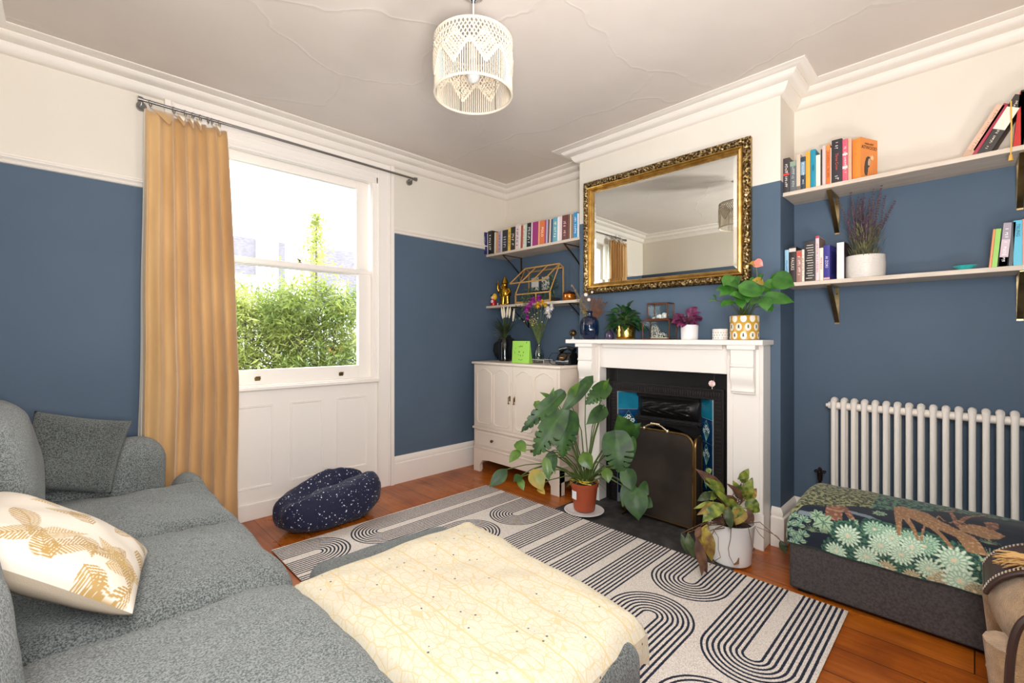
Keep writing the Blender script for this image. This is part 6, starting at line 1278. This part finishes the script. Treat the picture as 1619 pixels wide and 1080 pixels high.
build('bunny_tail', g1, M('cream_bunny_tail', (226, 216, 190), .95, bump=.8, bs=300), t); build('grass', g2, leafmat('dark_grass', (30, 42, 26), (64, 80, 40), .5, 10), t, angle=180); build('stem', st, m_stemg, t)
g3_ = MB()
for (u, v) in ((783, 520), (780, 530), (786, 512), (784, 540), (778, 524)):
    p1 = pt(u, v, FW - .05); g3_.tube([top, top.lerp(p1, .6) + V3((0, 0, .03)), p1], .001, 4)
    for k in range(14): c = p1.lerp(top, k / 30); blade(g3_, c, c + V3((rr.uniform(-.02, .02), rr.uniform(-.02, .02), rr.uniform(-.01, .02))), .003, Zv, 'lance', n=3, m=1)
build('wispy_grass', g3_, M('wispy_seedheads', (120, 118, 92), .9), t, angle=180)
x = 3.06; y = yat(800, x); t = thing('round_black_jar', (x, y, CZ), 'large matt black round jar standing behind the black vase on the cabinet', 'jar')
build('body', MB().lathe([(0, 0), (.06, 0), (.10, .03), (.125, .09), (.118, .15), (.08, .20), (.05, .22), (.045, .24), (.04, .24), (.04, .2), (0, .19)], (x, y, CZ), 40), M('matt_black_ceramic', (22, 24, 26), .7), t)
# green card
x = 2.80; yl, yr = yat(812, x - .01), yat(839, x - .01); h = .187; t = thing('greeting_card', (x, (yl + yr) / 2, CZ), 'lime green greeting card with small dark doodles standing on the cabinet', 'card'); 
w2 = (yl - yr); m_lime = M('lime_card', (160, 214, 84), .6); 
build('front', MB().add([(x - .03, yl, CZ + .0005), (x - .03, yr, CZ + .0005), (x - .020, yr, CZ + h), (x - .020, yl, CZ + h)], [(0, 1, 2, 3)]), m_lime, t, solid=.0008, smooth=False)
build('back', MB().add([(x + .012, yl, CZ + .0005), (x + .012, yr, CZ + .0005), (x - .019, yr, CZ + h), (x - .019, yl, CZ + h)], [(0, 1, 2, 3)]), m_lime, t, solid=.0008, smooth=False)
q = MB(); rr = random.Random(12)
def cd(a, b): return V3((x - .0315 + .010 * b, yl - w2 * a, CZ + h * b))
for (a, b, s_) in ((.5, .76, .05), (.42, .74, .035), (.58, .75, .035), (.82, .93, .035), (.2, .66, .025), (.16, .50, .04), (.18, .44, .04), (.42, .50, .04), (.66, .48, .03), (.36, .36, .045), (.5, .33, .04), (.62, .34, .03), (.42, .15, .03), (.5, .13, .035), (.58, .15, .03)):
    pts = [cd(a + rr.uniform(-1, 1) * s_, b + rr.uniform(-.8, .8) * s_) for _ in range(6)]; q.tube(pts + [pts[0]], .0011, 4)
build('doodle', q, M('dark_green_ink', (40, 64, 30), .7), t)
# clear bottle vase and bouquet
x = 2.86; y = yat(852, x); t = thing('bottle_vase', (x, y, CZ), 'clear glass bottle vase with a chrysanthemum bouquet on the cabinet beside the green card', 'vase')
m_cg2 = glass_mat('clear_bottle_glass', (.82, .85, .84), .10); build('bottle', MB().lathe([(.0, .001), (.040, .001), (.043, .006), (.044, .08), (.038, .112), (.018, .135), (.014, .145), (.015, .160), (.018, .162)], (x, y, CZ), 40), m_cg2, t)
build('water', MB().lathe([(0, .004), (.040, .004), (.041, .07), (0, .07)], (x, y, CZ), 32), glass_mat('water_in_bottle', (.86, .88, .84), .05), t)
top = V3((x, y, CZ + .155)); FW = top.dot(Fv); st = MB(); rr = random.Random(21); heads = ((833, 489, .036, 0), (843, 476, .034, 0), (852, 472, .030, 0), (834, 502, .024, 0), (838, 482, .03, 0), (850, 483, .030, 1), (857, 479, .028, 1), (862, 482, .020, 1), (866, 492, .042, 2), (872, 486, .028, 2), (868, 499, .025, 2))
fb_ = [MB(), MB(), MB()]
for (u, v, r_, k) in heads:
    c = pt(u, v, FW - .04 + rr.uniform(-.02, .02)); st.tube([V3((x + rr.uniform(-.02, .02), y + rr.uniform(-.02, .02), CZ + .01)), top, top.lerp(c, .55) + V3((0, 0, .01)), c], .0016, 5)
    fb_[k].ball(c, r_ * .45, 8)
    for j in range(110):
        d = V3((rr.gauss(0, 1), rr.gauss(0, 1), rr.gauss(0, 1))).normalized(); d = (d + Zv * .3 - Fv * .4).normalized(); blade(fb_[k], c, c + d * r_ * 1.2 * rr.uniform(.75, 1.05), .0095, Zv, 'strap', n=3, m=1, arch=.1)
for k, (nm_, c1) in enumerate((('magenta_flower', (176, 52, 158)), ('yellow_flower', (238, 192, 40)), ('white_flower', (240, 236, 232)))): build(nm_, fb_[k], M(nm_ + '_petal', c1, .7), t, angle=180)
sm = MB()
for k in range(26): c = pt(838 + rr.gauss(6, 6), 505 + rr.gauss(0, 8), FW - .03); sm.ball(c, rr.uniform(.003, .006), 6); st.tube([top, top.lerp(c, .6), c], .0009, 4)
build('small_bud', sm, M('cream_yellow_bud', (222, 186, 110), .7), t)
lf2 = MB()
for k in range(90):
    f = rr.random() ** .6; a = rr.uniform(0, 6.28); c = top + Zv * (.16 * f) + V3((math.cos(a), math.sin(a), 0)) * .05 * f; d = V3((math.cos(a), math.sin(a), 1.2)).normalized(); blade(lf2, c, c + d * .045, .008, Zv, 'lance', n=4, m=1)
build('foliage', lf2, leafmat('bouquet_leaf', (58, 74, 36), (106, 116, 60), .5, 20), t, angle=180); build('stem', st, m_stemg, t)
x = 2.83; y = yat(838, x); t = thing('wire_stand', (x + .03, yat(852, x) + .005, CZ), 'low white wire stand around the foot of the clear bottle vase', 'stand'); yb1, yb0 = yat(837, x), yat(862, x)
q = MB(); z = CZ + .03
for zz in (CZ + .031, ): q.tube([(x - .02, yb1, zz), (x - .02, yb0, zz), (x + .085, yb0, zz), (x + .085, yb1, zz), (x - .02, yb1, zz)], .0018, 5)
for px_, py_ in ((x - .02, yb1), (x - .02, yb0), (x + .085, yb0), (x + .085, yb1)): q.tube([(px_, py_, CZ + .031), (px_, py_, CZ + .002)], .0018, 5)
build('wire', q, M('white_wire', (232, 228, 220), .5), t)
# rotary telephone
x = 2.80; yl, yr = yat(876, x), 2.215; t = thing('telephone', (x + .06, (yl + yr) / 2, CZ), 'black vintage telephone with its cord at the right of the cabinet top, beside the mantel', 'telephone'); w2 = yl - yr
yl2 = yl - .012; bd_ = MB()
prof = [(x, CZ + .002), (x, CZ + .03), (x + .02, CZ + .07), (x + .05, CZ + .095), (x + .11, CZ + .095), (x + .135, CZ + .05), (x + .14, CZ + .002)]
def bodyf(a, b):
    k = 1 - .14 * max(0, math.sin(PI * b)) ; yy_ = (yl2 + yr) / 2 + (yl2 - yr) / 2 * (1 - 2 * a) * k; i = b * (len(prof) - 1); j = min(int(i), len(prof) - 2); f = i - j; return V3((prof[j][0] * (1 - f) + prof[j + 1][0] * f, yy_, prof[j][1] * (1 - f) + prof[j + 1][1] * f))
bd_.grid(bodyf, 12, 24); 
for a in (0, 1): bd_.add([bodyf(a, b / 12) for b in range(13)], [tuple(range(13))])
build('body', bd_, m_blkg, t, angle=40); yc = (yl2 + yr) / 2
build('handset', MB().tube([(x + .07, yl2 + .0, CZ + .112), (x + .07, yl2 - .03, CZ + .125), (x + .07, yc, CZ + .135), (x + .07, yr + .03, CZ + .125), (x + .07, yr, CZ + .112)], [.026, .018, .014, .018, .026], 12), m_blkg, t)
build('dial', MB().tube([(x + .012, yc, CZ + .058), (x + .004, yc, CZ + .064)], .032, 24), M('dial_plate', (84, 66, 52), .3, metal=.7), t)
q = MB().box(x - .003, x + .002, yc - .02, yc + .02, CZ + .045, CZ + .060); build('brass_plate', q, m_brass, t, bevel=.001)
build('cord', MB().tube([(x + .03, yl2 - .01, CZ + .09), (x - .01, yl + .015, CZ + .09), (x - .03, yl + .03, CZ + .05), (x - .03, yl + .02, CZ + .015), (x - .035, yl - .01, CZ + .004), (x - .04, yc, CZ + .004), (x - .03, yr + .02, CZ + .004)], .0028, 8), m_black, t)
# ---------------------------------------------------------------- things on the lower left shelf
m_au = M('polished_gold_paint', (206, 158, 52), .2, metal=1)
x = 3.03; y = yat(799, x); t = thing('gnome_statue', (x, y, ZLL), 'shiny gold garden gnome statue with raised arm on the lower left shelf', 'statue'); gw = MB()
S_ = .285 / 1.0
def G(px_, py_, pz): return V3((x + px_ * S_, y + py_ * S_, ZLL + pz * S_))
for s_ in (-1, 1):
    gw.tube([G(0, .11 * s_, 0.01), G(0, .11 * s_, .18), G(0, .09 * s_, .36)], [.075 * S_, .085 * S_, .10 * S_], 12); gw.ball(G(-.04, .12 * s_, .035), (.11 * S_, .085 * S_, .045 * S_), 10)
gw.lathe([(0, .30), (.19, .32), (.215, .42), (.20, .50), (.17, .58), (.09, .64), (0, .64)], (0, 0, 0), 20) if False else None
gw.add(*(lambda m_: (m_.v, m_.f))(MB().lathe([(0, .30 * S_), (.18 * S_, .31 * S_), (.205 * S_, .40 * S_), (.19 * S_, .48 * S_), (.16 * S_, .56 * S_), (.08 * S_, .62 * S_), (0, .62 * S_)], (x, y, ZLL), 24)))
build('body', gw, m_au, t)
hd = MB().ball(G(-.01, .02, .69), .105 * S_, 16); hd.ball(G(-.11, .02, .69), .025 * S_, 8)
for a in (-.04, .04): hd.ball(G(-.095, .02 + a, .715), .014 * S_, 6)
build('head', hd, m_au, t); bdm = MB()
for k in range(22): a = rnd.uniform(-1.2, 1.2); bdm.ball(G(-.07 - .05 * math.cos(a), .02 + .10 * math.sin(a), .60 + rnd.uniform(-.08, .05)), .035 * S_, 6)
build('beard', bdm, m_au, t)
build('pointed_hat', MB().lathe([(0, .75 * S_), (.125 * S_, .755 * S_), (.115 * S_, .79 * S_), (.085 * S_, .86 * S_), (.04 * S_, .94 * S_), (.012 * S_, 1.0 * S_), (0, 1.01 * S_)], (x, y + .005, ZLL), 20), m_au, t)
ar = MB().tube([G(0, .17, .53), G(-.03, .28, .50), G(-.06, .31, .60), G(-.06, .30, .70)], [.06 * S_, .05 * S_, .045 * S_, .04 * S_], 10).ball(G(-.06, .30, .73), .05 * S_, 10).tube([G(-.06, .30, .75), G(-.06, .30, .86)], .018 * S_, 8)
for k in range(3): ar.tube([G(-.09, .27 + k * .03, .76), G(-.115, .27 + k * .03, .735)], .016 * S_, 6)
ar.tube([G(0, -.17, .53), G(-.04, -.27, .44), G(-.10, -.20, .36)], [.06 * S_, .05 * S_, .04 * S_], 10).ball(G(-.12, -.18, .35), .042 * S_, 10)
build('arm', ar, m_au, t); build('belt', MB().tube([(x + .2 * S_ * math.cos(k * PI / 12), y + .2 * S_ * math.sin(k * PI / 12), ZLL + .43 * S_) for k in range(25)], .012 * S_, 6), m_au, t)
x = 3.0; y = yat(780, x); t = thing('peg_doll', (x, y, ZLL), 'small red painted doll figurine with yellow headscarf beside the gold gnome', 'figurine')
build('body', MB().lathe([(0, 0), (.026, 0), (.030, .01), (.028, .04), (.018, .068), (0, .07)], (x, y, ZLL), 20), M('red_lacquer', (186, 26, 34), .25), t)
build('head', MB().ball((x - .004, y, ZLL + .088), .024, 14), M('doll_face', (236, 190, 160), .5), t); build('hair', MB().ball((x - .005, y + .004, ZLL + .096), (.023, .022, .020), 12), M('black_hair_paint', (24, 18, 18), .4), t)
build('headscarf', MB().ball((x + .006, y - .012, ZLL + .092), (.026, .026, .034), 14), M('yellow_lacquer', (226, 178, 40), .3), t); q = MB()
for k in range(7): a = k * 2 * PI / 7; q.ball((x - .03, y - .014 + .010 * math.cos(a), ZLL + .045 + .010 * math.sin(a)), .007, 6)
build('white_flower', q, M('white_pink_lacquer', (236, 214, 218), .4), t)
t = thing('chess_pawn', (2.965, yat(787, 2.965), ZLL), 'tiny white figurine on the shelf edge between the red doll and the gold gnome', 'figurine'); build('body', MB().lathe([(0, 0), (.008, 0), (.008, .004), (.004, .008), (.004, .014), (.006, .018), (.004, .024), (0, .025)], (2.965, yat(787, 2.965), ZLL), 14), m_wcer, t)
# miniature greenhouse
m_oak = M('honey_wood', (202, 156, 90), .5, col2=(184, 136, 72), ns=12, stretch=(1, 8, 1)); xa, xb, ya, yb = 2.985, 3.165, 2.565, 2.985; t = thing('tabletop_greenhouse', ((xa + xb) / 2, (ya + yb) / 2, ZLL), 'wooden framed glass tabletop greenhouse with its lid propped open, full of plants', 'terrarium'); q = MB(); r = .006
z0, zw, zr = ZLL, ZLL + .095, ZLL + .345
def bar(a, b, rr_=r): q.tube([a, b], rr_ * 1.15, 4)
q.box(xa, xb, ya, yb, z0, z0 + .012)
for y in (ya, yb):
    q.box(xa - r, xa + r, y - r, y + r, z0, zw); q.box(xb - r, xb + r, y - r, y + r, z0, zr - .02); bar((xa, y, zw), (xb - .05, y, zr)); bar((xb, y, zr - .025), (xb - .05, y, zr)); q.box(xa, xb, y - r, y + r, zw - 2 * r, zw) if False else None
q.box(xa - r, xa + r, ya, yb, zw - 2 * r, zw).box(xb - .056, xb - .044, ya, yb, zr - r, zr + r).box(xb - r, xb + r, ya, yb, zr - .035, zr - .022).box(xa - r, xa + r, ya, yb, z0 + .012, z0 + .022)
q.box(xa - r * .8, xa + r * .8, (ya + yb) / 2 - .05, (ya + yb) / 2 - .04, z0, zw)
build('wooden_frame', q, m_oak, t, bevel=.001)
ld = MB(); h0 = V3((xb - .05, 0, zr)); h1 = V3((xa - .075, 0, ZLL + .185))
def L_(y, f): return V3((h0.x + (h1.x - h0.x) * f, y, h0.z + (h1.z - h0.z) * f))
for y in (ya, ya + .14, ya + .28, yb): ld.tube([L_(y, 0), L_(y, 1)], .0062, 4)
for f in (0, 1): ld.tube([L_(ya, f), L_(yb, f)], .0062, 4)
lo_ = build('lid', ld, m_oak, t, angle=30); build('lid_glass', MB().add([L_(ya, 0), L_(yb, 0), L_(yb, 1), L_(ya, 1)], [(0, 1, 2, 3)]), m_glass, lo_, solid=.0015, smooth=False)
build('glass_pane', MB().box(xa, xa + .0015, ya, yb, z0 + .01, zw).box(xb - .0015, xb, ya, yb, z0 + .01, zr - .03), m_glass, t, smooth=False)
r3 = random.Random(31); lv = MB(); sw = MB()
for k in range(520):
    yy_ = r3.choice((r3.uniform(yb - .03, yb - .22), r3.uniform(ya + .02, ya + .12) )) if k % 3 else r3.uniform(ya + .02, yb - .02); f = (yy_ - ya) / (yb - ya); hmx = .11 if f > .4 else .20
    p0 = V3((r3.uniform(xa + .01, xb - .02), yy_, ZLL + .03 + r3.random() ** 1.3 * hmx)); d = V3((r3.uniform(-1, .3), r3.uniform(-1, 1), r3.uniform(-.4, 1))).normalized(); blade(lv, p0, p0 + d * .028, .013, Zv, 'ovate', n=3, m=1)
for k in range(120):
    yy_ = r3.gauss(2.80, .05); f = r3.random(); p0 = V3((xa - .03 - .03 * f, yy_ + .02 * f, ZLL + .08 - .22 * f * (1 if yy_ > 2.74 else .4))); d = V3((r3.uniform(-1, 0), r3.uniform(-1, 1), r3.uniform(-1, .4))).normalized(); blade(lv, p0, p0 + d * .026, .012, Zv, 'ovate', n=3, m=1)
for k in range(5): yy_ = 2.76 + k * .02; sw.tube([(xa + .02, yy_, ZLL + .08), (xa - .03, yy_, ZLL + .10), (xa - .05, yy_ + .01, ZLL - .02), (xa - .055, yy_ + .012, ZLL - .13)], .0012, 4)
build('foliage', lv, leafmat('greenhouse_leaf', (54, 80, 56), (104, 128, 96), .5, 40), t, angle=180); build('stem', sw, m_stemg, t)
build('planter', MB().box(xa + .02, xb - .02, ya + .02, yb - .02, ZLL + .013, ZLL + .045), M('dark_planter_tray', (50, 50, 48), .6), t)
q = MB()
for y in (2.74, 2.87): q.box(xb - .04, xb - .038, y - .045, y + .045, ZLL + .13, ZLL + .25)
build('white_tag', q, M('white_plant_tag', (214, 210, 204), .6), t, smooth=False)
x = 3.0; y = yat(900, x); t = thing('copper_pot', (x, y, ZLL), 'small amber lustre pot with a dark lid beside the tabletop greenhouse', 'pot')
build('body', MB().lathe([(0, 0), (.040, 0), (.052, .012), (.057, .035), (.052, .052), (.046, .056), (0, .056)], (x, y, ZLL), 36), M('amber_lustre', (206, 120, 36), .12, metal=.7, coat=.4), t)
build('lid', MB().lathe([(.050, .054), (.052, .060), (.045, .070), (.012, .076), (.008, .084), (0, .086)], (x, y, ZLL), 30), M('dark_copper_lid', (96, 50, 28), .25, metal=.7), t); build('ear', MB().tube([(x, y + .052, ZLL + .05), (x, y + .066, ZLL + .056), (x, y + .060, ZLL + .066)], .003, 6), m_dkbrass, t)
# ---------------------------------------------------------------- lavender
x = 3.055; y = yat(1367.5, x); t = thing('lavender_plant', (x, y, ZRL), 'lavender with dry purple spikes in an off-white textured pot on the lower right shelf', 'plant'); RLv = .088
build('pot', MB().lathe([(0, 0), (RLv - .006, 0), (RLv - .002, .006), (RLv, .06), (RLv - .002, .118), (RLv - .006, .12), (RLv - .008, .10), (0, .10)], (x, y, ZRL), 64), M('off_white_crackle_pot', (218, 210, 200), .4, bump=.8, bs=70, dist=.003, stretch=(1, 1, 2.5)), t); build('soil', MB().lathe([(RLv - .008, 0), (0, .004)], (x, y, ZRL + .101), 24), m_soil, t)
r4 = random.Random(41); stm = MB(); fl_ = MB(); lf_m = MB(); base = V3((x, y, ZRL + .10))
for k in range(46):
    a = r4.uniform(0, 6.28); tall = k < 20; H_ = r4.uniform(.27, .385) if tall else r4.uniform(.16, .30); sp_a = r4.uniform(.02, .10); b0 = base + V3((math.cos(a), math.sin(a), 0)) * r4.uniform(0, .05); tp_ = base + V3((math.cos(a) * sp_a, math.sin(a) * (sp_a * 1.25), H_)); tp_.x = min(tp_.x, XR - .02)
    tp_.z = min(tp_.z, ZRU - .03 if tp_.x > XSR - .03 else ZRU + .01)
    md = b0.lerp(tp_, .5) + V3((r4.uniform(-.01, .01), r4.uniform(-.01, .01), 0)); stm.tube([b0, md, tp_], .0011, 4)
    for j in range(13):
        f = .55 + .45 * j / 12; c = md.lerp(tp_, (f - .5) * 2); 
        for _ in range(2): fl_.ball(c + V3((r4.uniform(-.004, .004), r4.uniform(-.004, .004), 0)), (.0028, .0028, .004), 5)
for k in range(640):
    a = r4.uniform(0, 6.28); rr_2 = r4.uniform(0, .085); z_ = r4.random() * .17; p0 = base + V3((math.cos(a) * rr_2, math.sin(a) * rr_2, z_)); d = V3((math.cos(a) * .6, math.sin(a) * .6, r4.uniform(.3, 1.4))).normalized(); p1 = p0 + d * .035; p1.x = min(p1.x, XR - .01); blade(lf_m, p0, p1, .0035, Zv, 'lance', n=3, m=1)
build('stem', stm, M('olive_stem', (96, 92, 60), .8), t); build('flower_spike', fl_, M('faded_purple', (92, 62, 90), .9, col2=(74, 48, 66), ns=60), t); build('leaves', lf_m, leafmat('grey_green_lavender', (82, 84, 54), (134, 130, 92), .7, 40), t, angle=180)
# ---------------------------------------------------------------- rocking horse at the right edge
m_fur = M('tan_plush_fur', (150, 116, 76), .95, col2=(178, 142, 98), ns=30, bump=.9, bs=260, dist=.006, sheen=.4); m_lea = M('dark_brown_leather', (58, 38, 32), .45, bump=.2, bs=150)
hr = thing('rocking_horse', (2.0, -.19, 0), 'tan plush rocking horse with a brown stitched saddle, cut by the right edge', 'toy horse')
hx, hy, hz = 2.03, -.182, .43
def hb_(a, b):
    th = 2 * PI * b; s_ = a; xx_ = hx - .26 + .52 * s_; k = math.sin(PI * min(1, max(0, s_ * .94 + .03))) ** .42; return V3((xx_, hy + .155 * k * math.cos(th), hz + (.125 + .02 * (s_ > .7)) * k * math.sin(th) * (1.0 if math.sin(th) > 0 else 1.35)))
build('body', MB().grid(hb_, 40, 32, cv=True), m_fur, hr, angle=180)
lg = []
for dx in (-.18, .19):
    for s_ in (-1, 1):
        yl_ = hy + .112 * s_; l_ = build('leg', MB().tube([(hx + dx, yl_, .36), (hx + dx + .01, yl_, .22), (hx + dx + (.03 if dx > 0 else -.03), yl_, .13)], [.055, .042, .034], 12), m_fur, hr); build('white_hoof', MB().tube([(hx + dx + (.028 if dx > 0 else -.028), yl_, .17), (hx + dx + (.035 if dx > 0 else -.035), yl_, .075)], [.037, .044], 12), M('white_plush', (222, 212, 204), .9), l_)
build('head', MB().tube([(hx - .20, hy, .50), (hx - .27, hy, .60), (hx - .31, hy, .70), (hx - .38, hy, .70), (hx - .46, hy, .62)], [.09, .075, .068, .06, .045], 14), m_fur, hr)
e_ = MB()
for s_ in (-1, 1): e_.tube([(hx - .30, hy + .035 * s_, .75), (hx - .29, hy + .045 * s_, .81)], [.018, .004], 8)
build('ear', e_, m_fur, hr)
build('rocker', MB().grid(lambda a, b: V3((hx - .36 + .72 * a, hy + .125 + .022 * math.cos(2 * PI * b), .035 + .10 * (2 * a - 1) ** 2 + .028 * math.sin(2 * PI * b))), 30, 10, cv=True), M('dark_wood_rocker', (84, 42, 22), .4), hr)
build('rocker', MB().grid(lambda a, b: V3((hx - .36 + .72 * a, hy - .125 + .022 * math.cos(2 * PI * b), .035 + .10 * (2 * a - 1) ** 2 + .028 * math.sin(2 * PI * b))), 30, 10, cv=True), M('dark_wood_rocker', (84, 42, 22), .4), hr)
cb2 = MB(); 
for dx in (-.20, .22): cb2.tube([(hx + dx, hy - .13, .085), (hx + dx, hy + .13, .085)], .014, 10)
build('cross_bar', cb2, M('dark_wood_bar', (90, 46, 24), .4), hr)
# saddle: curved leather sheets lying over the back, with stitched rims
def sad(a0, a1, x0, x1, off):
    def fn(a, b):
        th = a0 + (a1 - a0) * b; xx_ = x0 + (x1 - x0) * a; k = 1; return V3((xx_, hy + (.155 + off) * math.cos(th), hz + (.125 + off) * math.sin(th) * (1.0 if math.sin(th) > 0 else 1.35)))
    return fn
f1 = sad(.22, PI - .22, hx - .12, hx + .13, .008); sd_ = build('saddle', MB().grid(f1, 16, 40), m_lea, hr, angle=180, solid=.006)
f2 = lambda a, b: V3((hx - .20 - .03 * math.sin(b * PI), hy + .118 - .235 * a - .07 * (1 - a) * b ** 4, .10 + .42 * math.sin(b * PI / 2) - .05 * (2 * a - 1) ** 2)); build('saddle_flap', MB().grid(f2, 20, 44), m_fur, hr, angle=180, solid=.008)
rm = MB()
rm.tube([f2(0, b / 44) for b in range(45)] + [f2(a / 20, 1) for a in range(1, 21)] + [f2(1, 1 - b / 44) for b in range(45)], .010, 8)
rm.tube([f1(a / 16, 0) for a in range(17)], .006, 8).tube([f1(0, b / 40) for b in range(41)], .006, 8)
build('leather_binding', rm, m_lea, hr)
stt = MB()
for fn_, xx_ in ((f1, .06), (f1, .94), (f1, .1), (f1, .9)):
    for b in range(0, 88, 2): p0 = fn_(xx_, b / 88); p1 = fn_(xx_, (b + 1) / 88); n0 = V3((0, p0.y - hy, p0.z - hz)).normalized() * .005; stt.tube([p0 + n0, p1 + n0], .0013, 4)
build('stitching', stt, M('pale_thread', (206, 190, 170), .8), sd_)
build('saddle_horn', MB().tube([(hx + .15, hy, hz + .12), (hx + .17, hy, hz + .17), (hx + .20, hy, hz + .185)], [.05, .04, .02], 12), m_lea, hr)
tl = MB(); r5 = random.Random(6)
for k in range(70):
    a = V3((hx - .12, hy + .01, hz + .15)); b = V3((hx - .06 + r5.uniform(-.02, .02), hy + .09 + r5.uniform(-.01, .015), hz + .13 + r5.uniform(-.012, .012))); c = b + V3((r5.uniform(-.02, .02), .035 + r5.uniform(-.015, .012), r5.uniform(-.03, .0))); tl.tube([a, b, c], [.003, .003, .0008], 4)
build('mane', tl, M('blonde_plush_hair', (206, 164, 104), .8), hr)
build('rope_stirrup', MB().tube([(hx - .24, hy + .03, hz + .08), (hx - .245, hy + .075, hz + .05), (hx - .245, hy + .085, hz - .01), (hx - .245, hy + .06, hz - .06), (hx - .245, hy + .02, hz - .09)], .006, 8), M('cream_rope', (226, 212, 186), .8, bump=.6, bs=200), hr)
